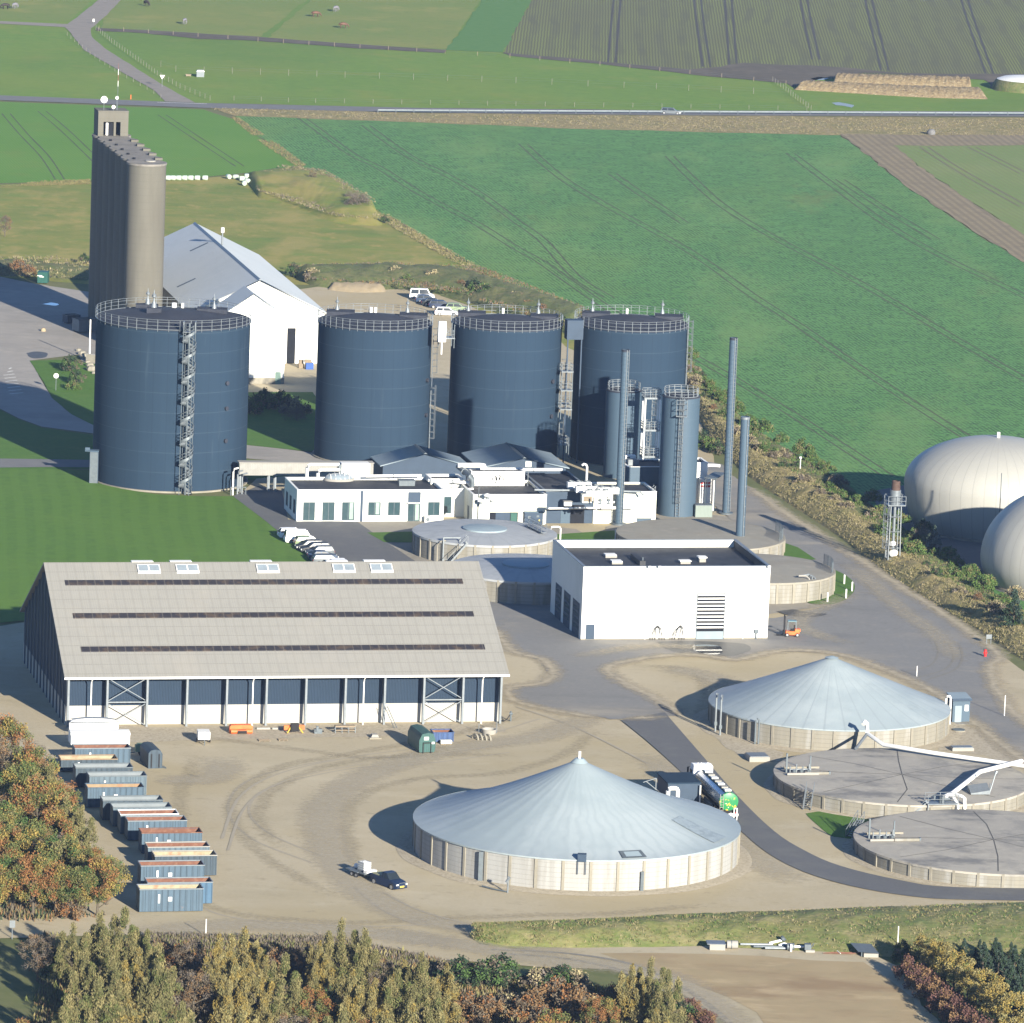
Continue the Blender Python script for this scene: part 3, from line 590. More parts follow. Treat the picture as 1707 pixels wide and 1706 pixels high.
# ------------------------------------------------------------------ structures
def wl(org, rz, x, y, z=0.0):
    c, s = math.cos(rz), math.sin(rz); return Vector((org.x + x*c - y*s, org.y + x*s + y*c, z))
def solve(fn, lo, hi, target, idx=1):
    """bisection: parameter at which the projected row/column of fn(t) hits the target"""
    a = Q(fn(lo))[idx] - target
    for i in range(50):
        m = (lo+hi)/2; v = Q(fn(m))[idx] - target
        if (v > 0) == (a > 0): lo = m
        else: hi = m
    return (lo+hi)/2
def railing(r, z, h=1.15, n=40, a0=0, a1=2*math.pi, t=.034, rows=(.0,.38,.76,1.0), c=(0,0), post_down=.35):
    b = MB(); full = abs(a1-a0-2*math.pi) < 1e-6; seg = 72 if full else max(6,int(72*(a1-a0)/6.283))
    for f in rows:
        pts = [(c[0]+r*math.cos(a0+(a1-a0)*i/seg), c[1]+r*math.sin(a0+(a1-a0)*i/seg), z+h*f) for i in range(seg if full else seg+1)]
        b.tube(pts, t*(1.7 if f == 0 else 1), 5, loop=full)
    k = n if full else n+1
    for i in range(k):
        a = a0+(a1-a0)*i/n; x, y = c[0]+r*math.cos(a), c[1]+r*math.sin(a)
        b.box(x-t, x+t, y-t, y+t, z-post_down, z+h)
    return b
def straight_rail(b, a, c, h=1.1, t=.04, step=1.4, rows=(.5,1)):
    a = Vector(a); c = Vector(c); n = max(1, int((c-a).length/step))
    for f in rows: b.rod(a+Vector((0,0,h*f)), c+Vector((0,0,h*f)), t, n=5)
    for i in range(n+1):
        p = a.lerp(c, i/n); b.rod(p, p+Vector((0,0,h)), t, n=5)
def ladder(b, x, y, z0, z1, nx=1, ny=0, w=.5, cage=True, m=0, off=.0):
    """caged ladder at (x,y); outward direction (nx,ny)"""
    tx, ty = -ny, nx
    for s_ in (-1,1): b.rod((x+tx*w/2*s_, y+ty*w/2*s_, z0), (x+tx*w/2*s_, y+ty*w/2*s_, z1), .05, n=5, m=m)
    z = z0+.2
    while z < z1:
        b.rod((x-tx*w/2, y-ty*w/2, z), (x+tx*w/2, y+ty*w/2, z), .03, n=4, m=m); z += .45
    if cage:
        z = z0+2.2; R0 = .42
        cx, cy = x+nx*R0*.9, y+ny*R0*.9
        while z < z1+.9:
            pts = [(cx+R0*math.cos(a), cy+R0*math.sin(a), z) for a in [2*math.pi*i/10 for i in range(10)]]
            b.tube(pts, .035, 4, m=m, loop=True); z += 1.0
        for k in range(3):
            a = math.atan2(ny,nx) + (k-1)*.9
            b.rod((cx+R0*math.cos(a), cy+R0*math.sin(a), z0+2.2), (cx+R0*math.cos(a), cy+R0*math.sin(a), z1+.9), .03, n=4, m=m)
radial(M.tank, 34, (.012,.02,.032), .22, .992, 1.0); spot(M.tank, (.075,.105,.14), .9, .62, .74, .35, (1,1,.08))
# ---- dark blue storage and reactor tanks
def big_tank(label, xc, yf, r, ytop, group=None, hatches=((-2.2,3.0,0),), vents=(), ladders=(), spiral=None, flanges=(), ports=()):
    c = cyl_base(xc, yf, r); h = HT(xc, yf, ytop)
    t = thing('storage_tank', label, 'storage tank', c, 0, group)
    b = MB(); b.lathe([(r,0),(r,h)], 96); b.build('shell', M.tank, t)
    b = MB(); b.lathe([(r+.10,h-.12),(r+.10,h+.02),(r-.2,h+.04)], 96); b.lathe([(r-.2,h+.03),(r*.5,h+.75),(.05,h+1.35)], 96); b.build('roof', M.tankroof, t)
    b = MB(); b.lathe([(r+.35,0),(r+.35,.25),(r,.25)], 64); b.build('footing', M.conc, t)
    railing(r+.08, h+.05, 1.45, 44).build('railing', M.galv, t)
    for (x, y, w, d, hh) in hatches:
        z = h+.75*(1-abs(math.hypot(x,y)/r-.5)) if False else h+1.35-1.3*math.hypot(x,y)/r
        b = MB(); b.box(x-w/2, x+w/2, y-d/2, y+d/2, z-.4, z+hh); b.build('hatch_cover', M.tankroof, t)
    for (x, y, s_) in vents:
        z = h+1.35-1.3*math.hypot(x,y)/r
        b = MB(); b.lathe([(.42*s_,z-.1),(.42*s_,z+.5*s_),(.30*s_,z+1.1*s_),(.10*s_,z+1.5*s_),(.10*s_,z+1.9*s_),(.30*s_,z+2.0*s_),(.30*s_,z+2.25*s_),(.08*s_,z+2.5*s_),(.02,z+3.0*s_)], 12, c=(x,y)); b.build('roof_vent', M.galv, t)
    for (x, y, w) in ports:
        b = MB(); z = h+.5
        b.cyl(w, z-.3, z+.75, 10, c=(x,y)); b.build('inspection_port', M.white, t)
    for (a, z0, z1, top) in ladders:
        b = MB(); nx, ny = math.cos(a), math.sin(a)
        ladder(b, nx*(r+.25), ny*(r+.25), z0, z1, nx, ny)
        if top:
            p = Vector((nx*(r+.8), ny*(r+.8), top)); b.box(p.x-.8, p.x+.8, p.y-.8, p.y+.8, top-.08, top)
            for q in ((-1,-1,1,-1),(1,-1,1,1),(1,1,-1,1)):
                straight_rail(b, (p.x+.8*q[0], p.y+.8*q[1], top), (p.x+.8*q[2], p.y+.8*q[3], top), 1.1, .035, .8)
        b.build('ladder', M.galv, t)
    for (a, z) in flanges:
        x, y = math.cos(a)*r, math.sin(a)*r
        b = MB(); b.rod((x*.995,y*.995,z), (x*1.03,y*1.03,z), .32, n=12); b.rod((x*1.03,y*1.03,z), (x*1.045,y*1.045,z), .42, n=12); b.build('manhole', M.tankroof, t)
    return t, c, h, r
S0 = Q(P(281,822))[2]
def az_for(c, r, px, py):           # azimuth on the shell whose foot/edge shows at column px (front side)
    best = None
    for i in range(181):
        a = -math.pi + math.pi*i/180.0
        d = abs(Q((c.x+r*math.cos(a), c.y+r*math.sin(a), py))[0]-px)
        if best is None or d < best[0]: best = (d, a)
    return best[1]
r1 = 11.75
t1, c1, h1, _ = big_tank('widest dark blue tank with a spiral stair down its front, behind the lawn at left', 281, 822, r1, 551, 'dark blue tanks',
    hatches=((5.6,5.2,4.6,2.6,.55),(-4.6,8.6,3.4,1.6,.5),(-2.9,-1.0,2.2,1.5,.7)), vents=((-3.0,-.6,1.15),(-4.5,8.8,1.0),(5.9,5.0,.95)), ports=((-.4,7.9,.38),(.9,7.9,.22)))
for zz in (.245,.43,.62):
    pass
a_st = az_for(c1, r1, 309, 12)
# spiral stair
def spiral(parent, cx, cy, h, r=1.05, pitch=3.15, a_in=0.0):
    b = MB(); b.rod((cx,cy,0),(cx,cy,h+1.3),.14,n=8)
    for k in range(4):
        a = a_in + math.pi/2*k + .6; b.rod((cx+r*math.cos(a),cy+r*math.sin(a),0),(cx+r*math.cos(a),cy+r*math.sin(a),h+1.1),.06,n=5)
    b.build('stair_column', M.galvdark, parent)
    n = int(h/pitch*16); b = MB(); rail = [[],[],[]]
    for i in range(n+1):
        a = a_in + 2*math.pi*i/16; z = h*i/n
        ca, sa = math.cos(a), math.sin(a)
        a2 = a+.42; cb, sb = math.cos(a2), math.sin(a2)
        b.add([(cx+ca*.1,cy+sa*.1,z),(cx+ca*r,cy+sa*r,z),(cx+cb*r,cy+sb*r,z),(cx+cb*.1,cy+sb*.1,z),
               (cx+ca*.1,cy+sa*.1,z-.09),(cx+ca*r,cy+sa*r,z-.09),(cx+cb*r,cy+sb*r,z-.09),(cx+cb*.1,cy+sb*.1,z-.09)],
              [(0,1,2,3),(7,6,5,4),(0,4,5,1),(1,5,6,2),(2,6,7,3),(3,7,4,0)])
        rail[0].append((cx+ca*r,cy+sa*r,z+1.05)); rail[1].append((cx+ca*r,cy+sa*r,z+.55)); rail[2].append((cx+ca*r,cy+sa*r,z-.05))
    b.build('stair_treads', M.galv, parent)
    b = MB(); b.tube(rail[0], .055, 4); b.tube(rail[1], .045, 4)
    # side stringer as a helical plate
    vs = [];
    for p in rail[2]: vs += [(p[0],p[1],p[2]-.22),(p[0],p[1],p[2]+.22)]
    b.add(vs, [(2*i,2*i+2,2*i+3,2*i+1) for i in range(len(rail[2])-1)])
    b.build('stair_rail', M.galv, parent)
sx, sy = math.cos(a_st)*(r1+1.35), math.sin(a_st)*(r1+1.35)
st = MB(); st.box(sx-1.0, sx+1.0, sy-.2, sy+1.4, h1-.1, h1); st.box(sx-.95,sx-.80,sy-.1,sy+1.5,h1,h1+1.5); st.box(sx+.80,sx+.95,sy-.1,sy+1.5,h1,h1+1.5)
st.build('stair_landing', M.galv, t1)
spiral(t1, sx, sy, h1)
for zp in (639, 681, 735):
    a_ = az_for(c1, r1, 376, 14)
    z = solve(lambda q: (c1.x+r1*math.cos(a_), c1.y+r1*math.sin(a_), q), 0, 40, zp)
    x, y = math.cos(a_)*r1, math.sin(a_)*r1
    b = MB(); b.rod((x*.99,y*.99,z), (x*1.02,y*1.02,z), .26, n=10); b.rod((x*1.02,y*1.02,z),(x*1.03,y*1.03,z),.34,n=10); b.build('manhole', M.tankroof, t1)
V3 = ((-6.2,5.0,.95),(4.9,5.0,.95)); H3 = ((-5.6,4.2,4.4,3.2,.6),(5.9,3.6,4.4,3.4,.6)); PT = ((-.7,6.9,.22),)
t2, c2, h2, r2 = big_tank('dark blue tank second from left, in front of the white gabled warehouse', 617.5, 777, 8.95, 551, 'dark blue tanks', hatches=H3, vents=V3, ports=((-.9,6.9,.25),(-.2,6.9,.25)), ladders=((-.12, 1.2, 11, None), (-.02, 11.5, 20.0, None)))
t3, c3, h3, r3 = big_tank('dark blue tank third from left, striped by a narrow chimney shadow', 836, 779, 8.7, 552, 'dark blue tanks', hatches=H3, vents=V3, ports=PT, ladders=((-.10, 9.0, 15.5, 9.2), (-.14, 2.0, 6.2, 3.2)))
t4, c4, h4, r4 = big_tank('dark blue tank farthest right, behind the two slimmer pale blue tanks', 1043, 781, 8.95, 553, 'dark blue tanks', hatches=H3, vents=V3, ports=PT, ladders=((-.25, 12.5, 22.0, None),))
for (tt, cc, rr, px, rows) in ((t2, c2, r2, 713, (634,692)), (t3, c3, r3, 922, (636,694))):
    a_ = az_for(cc, rr, px-3, 12)
    for zp in rows:
        z = solve(lambda q: (cc.x+rr*math.cos(a_), cc.y+rr*math.sin(a_), q), 0, 40, zp)
        x, y = math.cos(a_)*rr, math.sin(a_)*rr
        b = MB(); b.rod((x*.99,y*.99,z), (x*1.03,y*1.03,z), .27, n=10); b.rod((x*1.03,y*1.03,z),(x*1.04,y*1.04,z),.36,n=10); b.build('manhole', M.tankroof, tt)
# access platforms between the tanks
def gap_platform(label, px, y_mid, ztop_px, zbot_px, w=1.6):
    ya = y_mid; p = P(px, ya)
    zt = HT(px, ya, ztop_px); zb = HT(px, ya, zbot_px)
    t = thing('access_platform', label, 'access platform', (p.x,p.y,0), GA)
    b = MB()
    for x in (-w/2, w/2):
        for y in (-w/2, w/2): b.box(x-.05,x+.05,y-.05,y+.05,zb-1.6,zt-1.2)
    b.build('frame', M.galvdark, t)
    z = zb; first = True
    while z < zt-.8:
        b = MB(); b.box(-w/2-.1,w/2+.1,-w/2-.1,w/2+.1,z-.14,z); b.build('deck', M.galv, t)
        b = MB()
        for q in ((-1,-1,1,-1),(1,-1,1,1),(1,1,-1,1),(-1,1,-1,-1)): straight_rail(b, (w/2*q[0],w/2*q[1],z),(w/2*q[2],w/2*q[3],z),1.1,.045,.7)
        b.build('guard_rail', M.galv, t)
        z += 3.0
    return t
gap_platform('galvanised access platform with railings between the two middle dark blue tanks at roof height', 737, 774, 527, 562, 2.0)
gap_platform('galvanised stair platforms in the gap between the third and fourth dark blue tanks', 938, 774, 603, 681, 1.7)
gap_platform('low galvanised platform beside the foot of the third dark blue tank', 937, 774, 716, 740, 1.5)
p = P(729, 776); zt = HT(729,776,536); zb = HT(729,776,570)
b = MB(); b.box(-.6,.6,-.3,.3,zb,zt); b.box(-.1,.1,-.1,.1,zb-2,zb); o = b.build('cable_cabinet', M.white, None, (p.x,p.y,0), GA); tag(o, 'tall white cabinet high up beside the second dark blue tank', 'cabinet')
p = P(948, 772); z0 = HT(948,772,565); z1 = HT(948,772,533)
b = MB(); b.box(-1.3,1.3,-1,1,z0,z1); b.box(-1.2,-1.0,-.9,-.7,0,z0); b.box(1.0,1.2,-.9,-.7,0,z0); o = b.build('bridge_room', M.slate, None, (p.x,p.y,0), GA); tag(o, 'dark blue box bridging the tops of the two rightmost dark blue tanks', 'box room')

# ---- pale blue process tanks
def proc_tank(label, xc, yf, r, ytop, ladder_px=None, group='pale blue process tanks'):
    c = cyl_base(xc, yf, r); h = HT(xc, yf, ytop)
    t = thing('process_tank', label, 'process tank', c, 0, group)
    b = MB(); b.lathe([(r,0),(r,h)], 56); b.build('shell', M.tank2, t)
    b = MB(); b.lathe([(r+.05,h-.1),(r+.05,h+.02),(.05,h+.4)], 56); b.build('roof', M.tankroof, t)
    railing(r*.9, h+.1, 1.15, 16, t=.05, post_down=.1).build('railing', M.galv, t)
    return t, c, h
pt1, pc1, ph1 = proc_tank('shorter of the two slim pale blue tanks, left of the galvanised ladder tower', 1034, 800, 2.75, 655)
pt2, pc2, ph2 = proc_tank('tallest slim pale blue tank with a caged ladder down its front', 1127, 864, 2.85, 665)
a_ = az_for(pc2, 2.85, 1133, 10)
b = MB(); ladder(b, math.cos(a_)*3.1, math.sin(a_)*3.1, .3, ph2, math.cos(a_), math.sin(a_), .55)
x, y = math.cos(a_)*3.3, math.sin(a_)*3.3
b.box(x-.8,x+.8,y-.7,y+.7,ph2-2.6,ph2-2.5)
for q in ((-1,-1,1,-1),(1,-1,1,1),(-1,1,-1,-1)): straight_rail(b, (x+.8*q[0],y+.7*q[1],ph2-2.5),(x+.8*q[2],y+.7*q[3],ph2-2.5),2.4,.05,.9,(.4,.75,1))
b.build('ladder', M.galv, pt2)
# galvanised ladder tower between them
p = P(1080, 812); zt = HT(1080, 812, 655)
t = thing('ladder_tower', 'galvanised ladder tower with three railed decks between the pale blue tanks', 'ladder tower', (p.x,p.y,0), GA)
b = MB()
for x in (-1.15,1.15):
    for y in (-.8,.8): b.box(x-.11,x+.11,y-.11,y+.11,0,zt-.6)
b.build('frame', M.white, t)
for f in (.34,.62,1.0):
    z = zt*f - (.6 if f == 1 else 0)
    b = MB(); b.box(-1.35,1.35,-1.0,1.0,z-.28,z); b.build('deck', M.galv, t)
    b = MB()
    for q in ((-1,-1,1,-1),(1,-1,1,1),(1,1,-1,1),(-1,1,-1,-1)): straight_rail(b, (1.3*q[0],.95*q[1],z),(1.3*q[2],.95*q[3],z),1.2,.055,.65,(.35,.7,1))
    b.build('guard_rail', M.galv, t)
b = MB(); ladder(b, .35,-.2,zt*.62,zt,0,-1,.55); ladder(b,-.3,-.2,2,zt*.62,0,-1,.55); b.build('ladder', M.galv, t)

# ---- chimneys
def chimney(label, px, py, yt, d, rings, top_m):
    p = P(px, py); h = HT(px, py, yt)
    t = thing('chimney', label, 'chimney', (p.x,p.y,0), 0, 'tall steel chimneys')
    b = MB(); b.lathe([(d/2,0),(d/2,h)], 24); b.disc(d/2-.12, h-.05, 24); b.build('stack', M.tank2 if rings != 2 else M.tank2, t)
    b = MB(); b.cyl(d*.95, 0, .35, 20); b.build('base_flange', M.galvdark, t)
    if rings == 1:
        b = MB(); z = .8
        while z < h-.3:
            b.lathe([(d/2+.01,z),(d/2+.05,z+.06),(d/2+.01,z+.12)], 20); z += .62
        b.build('hoops', M.tank2, t)
        b = MB(); b.rod((d*.22,-d*.52,.5),(d*.22,-d*.52,h),.06,n=5); b.rod((d*.5,-d*.40,.5),(d*.5,-d*.40,h),.05,n=5)
        for i in range(int(h/.6)): b.rod((d*.22,-d*.52,.5+i*.6),(d*.5,-d*.40,.5+i*.6),.045,n=4)
        b.build('ladder', M.galv, t)
    else:
        b = MB(); b.rod((d*.3,-d*.5,.5),(d*.3,-d*.5,h-.3),.07,n=5)
        for i in range(int(h/1.5)): b.box(d*.25,d*.42,-d*.55,-d*.45,1+i*1.5,1.12+i*1.5)
        b.build('riser_pipe', M.galv, t)
    b = MB(); b.lathe([(d/2+.03,h-.35),(d/2+.03,h),(d/2-.1,h)], 24); b.build('cap', top_m, t)
    return t
chimney('ringed blue steel chimney at the left of three, in front of the white plant building', 1031, 876, 583, 1.15, 1, M.tankroof)
chimney('ringed blue steel chimney standing alone beside the plant road, tallest of three', 1210, 858, 563, 1.15, 1, M.tankroof)
chimney('smooth blue steel chimney with pale rim, rising right behind the white workshop', 1232.5, 922, 695, 1.32, 2, M.galv)

# ---- concrete silo battery with its lift tower
sp = cyl_base(236, 592, 3.3); SH = HT(236, 592, 275); SR = 3.35
t = thing('grain_silo', 'tall row of joined raw concrete silos with a lift house on top, at far left', 'grain silo', sp, GA + R(1.0))
prof = []
NS = 7; SPC = 6.15
for k in range(NS):
    b = MB(); b.lathe([(SR,0),(SR,SH)], 40, c=(0,k*SPC)); b.build('silo_cell', M.silo, t)
b = MB(); b.box(-2.7,2.7,0,SPC*(NS-1),SH-.25,SH+.06)
for k in range(NS): b.cyl(SR+.12, SH-.30, SH+.04+.006*k, 40, c=(0,k*SPC))
b.build('roof_slab', M.silotop, t)
for k in range(NS-2):
    b = MB(); b.box(1.9,3.2,(k+.42)*SPC,(k+.62)*SPC,SH+.06,SH+.42); b.build('roof_kerb', M.silo, t)
    b = MB(); b.cyl(.28, SH, SH+.35, 8, c=(-1.6,(k+.6)*SPC)); b.build('roof_port', M.dark, t)
b = MB(); b.cyl(.9, SH+.05, SH+.22, 14, c=(.8,.9)); b.build('hatch', M.conc_plain, t)
y0 = SPC*(NS-1)-1.6; z0 = SH+.06
b = MB(); w = 2.7; hh = 4.3
b.box(-w,-1.75,y0,y0+.5,z0,z0+hh); b.box(1.3,w,y0,y0+.5,z0,z0+hh); b.box(-1.75,1.3,y0,y0+.5,z0+2.5,z0+hh)
b.box(-w,-w+.35,y0+.5,y0+4.6,z0,z0+hh); b.box(w-.35,w,y0+.5,y0+4.6,z0,z0+hh); b.box(-w+.35,w-.35,y0+4.2,y0+4.6,z0,z0+hh)
b.box(-w-.05,w+.05,y0-.05,y0+4.65,z0+hh,z0+hh+.18); b.box(.1,.5,y0+.05,y0+.5,z0,z0+2.5)
b.build('lift_house', M.silo, t)
b = MB(); b.box(-1.7,1.28,y0+2.5,y0+2.6,z0,z0+2.5); b.box(-.75,.08,y0+.4,y0+.46,z0,z0+2.3); b.build('doorway', M.dark, t)
b = MB(); b.box(-1.25,-.85,y0+.3,y0+.38,z0+.1,z0+2.3); b.build('door_leaf', M.white, t)
top = wl(sp, GA+R(1.0), 0, y0+2, z0+hh+.18)
def dish(x, y, z, r, lab):
    p = wl(sp, GA+R(1.0), x, y, 0)
    t = thing('satellite_dish', lab, 'satellite dish', (p.x,p.y,top.z), R(10))
    b = MB(); b.rod((0,0,0),(0,0,z),.05,n=6); b.build('pole', M.galv, t)
    b = MB(); prof = [(0.01,.0),(r*.5,.05),(r*.85,.14),(r,.2),(r*.98,.26),(.02,.1)]
    b.lathe(prof, 20)
    b.v = [(vx, -vz, vy+z) for vx,vy,vz in b.v]
    b.build('dish', M.white, t)
dish(-1.6, y0+1.0, 1.9, .62, 'largest white dish aerial on the lift house of the concrete silo')
dish(.05, y0+.6, .65, .34, 'smallest white dish aerial, lowest on the lift house roof')
dish(.75, y0+1.3, 2.2, .30, 'narrow white drum aerial beside the mast on the silo')
p = wl(sp, GA+R(1.0), 1.0, y0+2, 0)
t = thing('radio_mast', 'thin red and white radio mast on top of the concrete silo', 'radio mast', (p.x,p.y,top.z))
mh = 8.2; RUSTM = mat('faded_red', (.28,.10,.08))
for k in range(8):
    b = MB(); b.rod((0,0,mh*k/8),(0,0,mh*(k+1)/8),.05 if k < 7 else .03,n=6); b.build('mast_section', M.white if k in (4,6) else (RUSTM if k in (5,7) else M.galvdark), t)

# ---- white gabled warehouse behind the tanks
def foot_line(px, py, dx): return P(px, py)
wf = P(539, 607); wr = GA
Wd = 23.0; worg = wl(wf, wr, -Wd, 0)
we = HT(539, 607, 522)
wpk = solve(lambda z: wl(worg, wr, Wd/2, 0, z), 5, 40, 468)
wlen = solve(lambda y: wl(worg, wr, Wd/2, y, wpk), 10, 140, 374)
t = thing('warehouse', 'long white gabled warehouse with a pale grey sheet roof, behind the dark tanks', 'warehouse', worg, wr)
M.wlight = mat('roof_light_pale', (.68,.70,.69), rough=.5)
M.wroof = stripes(spot(spot(mat('sheet_roof_pale', (.66,.69,.68), (.62,.65,.64), .6, sc=.3), (.54,.58,.58), .25, .52, .7, .4, (1,.3,1)), (.68,.70,.69), .07, .5, .6, .6), 0, .35, (.56,.60,.60), .35, .5)
b = MB(); b.add([(0,0,0),(Wd,0,0),(Wd,0,we),(Wd/2,0,wpk),(0,0,we)],[(0,1,2,3,4)]); b.add([(0,wlen,0),(Wd,wlen,0),(Wd,wlen,we),(Wd/2,wlen,wpk),(0,wlen,we)],[(0,1,2,3,4)])
b.quad((0,0,0),(0,wlen,0),(0,wlen,we),(0,0,we)); b.quad((Wd,0,0),(Wd,wlen,0),(Wd,wlen,we),(Wd,0,we)); b.build('wall', M.whitewall, t)
b = MB(); o_ = .5; sl = (wpk-we)/(Wd/2)
b.ext([(-o_,we-sl*o_),(Wd/2,wpk),(Wd/2,wpk+.22),(-o_,we-sl*o_+.22)], -.4, wlen+.4); b.ext([(Wd/2,wpk),(Wd+o_,we-sl*o_),(Wd+o_,we-sl*o_+.22),(Wd/2,wpk+.22)], -.4, wlen+.4)
b.build('roof', M.wroof, t)
b = MB(); b.ext([(Wd/2-.35,wpk+.1),(Wd/2,wpk+.36),(Wd/2+.35,wpk+.1)], -.42, wlen+.42); b.build('ridge_cap', M.galv, t)
rnd = random.Random(4)
for i in range(13):
    u = .12 + .76*((i*7)%13)/13; y = wlen*(.06+.9*i/13); x = Wd/2*u; z = we + sl*x + .235
    dark = i in (4,9)
    b = MB(); b.add([(x-1.6,y,z-sl*1.6),(x+1.6,y,z+sl*1.6),(x+1.6,y+1.0,z+sl*1.6),(x-1.6,y+1.0,z-sl*1.6)],[(0,1,2,3)])
    b.build('roof_light', M.galvdark if dark else M.wlight, t)
xd0 = Wd - (539-491)/9.62; xd1 = Wd - (539-477)/9.62
b = MB(); b.box(xd1,xd0,-.05,.3,0,6.2); b.build('door_opening', M.dark, t)
# lower front annex
ax1 = None
af = P(473, 641); ahr = HT(473, 641, 530); Wa = 11.2; aorg = wl(af, wr, -Wa, 0); ap = solve(lambda z: wl(aorg, wr, Wa/2, 0, z), 3, 40, 491)
ad = 9.0
t2_ = thing('annex_building', 'narrow pale grey gabled annex with a green door in front of the warehouse', 'annex', aorg, wr)
b = MB(); b.add([(0,0,0),(Wa,0,0),(Wa,0,ahr),(Wa/2,0,ap),(0,0,ahr)],[(0,1,2,3,4)]); b.quad((0,0,0),(0,ad,0),(0,ad,ahr),(0,0,ahr)); b.quad((Wa,0,0),(Wa,ad,0),(Wa,ad,ahr),(Wa,0,ahr)); b.build('wall', M.render, t2_)
b = MB(); b.box(-.03,Wa+.03,-.04,ad,0,1.1); b.build('plinth', M.conc, t2_)
b = MB(); s2 = (ap-ahr)/(Wa/2)
b.ext([(-.2,ahr-s2*.2),(Wa/2,ap),(Wa/2,ap+.15),(-.2,ahr-s2*.2+.15)], -.15, ad); b.ext([(Wa/2,ap),(Wa+.2,ahr-s2*.2),(Wa+.2,ahr-s2*.2+.15),(Wa/2,ap+.15)], -.15, ad); b.build('roof', M.wroof, t2_)
b = MB(); b.box(Wa-1.5,Wa-.55,-.10,-.045,0,2.1); b.build('door', mat('door_green', (.18,.28,.24), rough=.6), t2_)
p = P(411, 500); zr = 0
b = MB(); pw = wl(worg, wr, Wd/2+.6, wlen*.62, 0)
t = thing('roof_flue', 'thin white flue pipe rising from the warehouse roof', 'flue pipe', (pw.x,pw.y,wpk))
b.rod((0,0,-.2),(0,0,2.2),.15,n=8); b.build('pipe', M.galv, t); b = MB(); b.rod((0,0,2.2),(0,0,3.1),.33,n=10); b.build('cowl', M.white, t)

# ---- big storage hall
ho = P(111, 1214.5); HW = 55.6; HD = 41.0; he = 6.7
hpk = solve(lambda z: wl(ho, GA, 0, HD/2, z), 6, 40, 941)
t = thing('storage_hall', 'huge storage hall with grey roof, blue boarding and a row of steel posts', 'storage hall', ho, GA)
hall = t
sl = (hpk-he)/(HD/2)
M.hroof = grid_lines(spot(grid_lines(mat('fibre_cement_roof', (.275,.272,.248), (.255,.252,.231), .85, sc=.5), 1.12, 1.7, (.16,.155,.14), .55, .10, 'xy'), (.32,.30,.26), .12, .5, .7, .5, (1,.2,1)), .28, 0, (.34,.32,.28), .30, .10, 'xy')
b = MB(); y1 = -.6; e1 = he + sl*y1
b.extx([(y1,e1),(HD/2,hpk),(HD/2,hpk+.25),(y1,e1+.25)], -.5, HW+.7); b.extx([(HD/2,hpk),(HD+.6,he-sl*.6),(HD+.6,he-sl*.6+.25),(HD/2,hpk+.25)], -.5, HW+.7)
b.build('roof', M.hroof, t)
b = MB(); b.box(-.52,HW+.72,y1-.16,y1-.01,e1-.02,e1+.24); b.build('gutter', M.white, t)
wy = 1.5
b = MB(); b.box(0,HW,wy,wy+.2,0,2.55); b.box(0,.2,wy+.2,HD-.2,0,2.55); b.box(HW-.2,HW,wy+.2,HD-.2,0,2.55); b.box(0,HW,HD-.2,HD,0,2.55)
M.hwall = grid_lines(mat('hall_panels', (.46,.45,.41), (.43,.42,.385), .9, sc=.4, streak=True), 2.52, 0, (.35,.34,.30), .6, .06, 'xz'); b.build('lower_wall', M.hwall, t)
b = MB(); zt = he + sl*wy
b.box(.05,HW-.05,wy+.04,wy+.16,2.551,zt-.05)
b.add([(.06,wy+.2,2.551),(.06,HD-.05,2.551),(.06,HD-.05,he-.05),(.06,HD/2,hpk-.03),(.06,wy+.2,zt-.03)],[(0,1,2,3,4)])
b.add([(HW-.06,wy+.2,2.551),(HW-.06,HD-.05,2.551),(HW-.06,HD-.05,he-.05),(HW-.06,HD/2,hpk-.03),(HW-.06,wy+.2,zt-.03)],[(0,1,2,3,4)])
b.quad((.1,HD-.1,2.551),(HW-.1,HD-.1,2.551),(HW-.1,HD-.1,he),(.1,HD-.1,he)); b.build('boarding', M.corr, t)
nb = 11
for i in range(nb+1):
    x = HW*i/nb; x = min(max(x,.14),HW-.14)
    b = MB(); b.add([(x-.13,0,0),(x+.13,0,0),(x+.13,.45,0),(x-.13,.45,0),(x-.13,-.02,he-.12),(x+.13,-.02,he-.12),(x+.13,1.35,he+.3),(x-.13,1.35,he+.3)],[(0,3,2,1),(4,5,6,7),(0,1,5,4),(1,2,6,5),(2,3,7,6),(3,0,4,7)])
    b.build('steel_post', M.galv, t)
for i in (1, 9):
    x0, x1 = HW*i/nb+.2, HW*(i+1)/nb-.2
    b = MB(); b.beam((x0,.3,.3),(x1,.3,3.0),.09); b.beam((x1,.36,.3),(x0,.36,3.0),.09); b.beam((x0,.3,3.45),(x1,.3,6.2),.09); b.beam((x1,.36,3.45),(x0,.36,6.2),.09); b.beam((x0-.1,.2,3.25),(x1+.1,.2,3.25),.16)
    b.build('cross_brace', M.galv, t)
for xx in (3.0, 23.5, 37.7, 53.0):
    b = MB(); b.rod((xx,.05,0),(xx,.05,he-1.0),.09,n=8); b.tube([(xx,.05,he-1.0),(xx,-.2,he-.6),(xx,-.66,he-.35)],.09); b.build('downpipe', M.white, t)
for k in range(13):
    y = wy+1.2+k*3.0
    b = MB(); zz = he + sl*min(y, HD-y) - .15
    b.box(-.16,-.02,y,y+.28,0,zz); b.build('gable_post', M.slate, t)
def roofpt(x, v, up): y = HD/2 + (y1-HD/2)*v; return (x, y, hpk + (e1-hpk)*v + .25 + up)
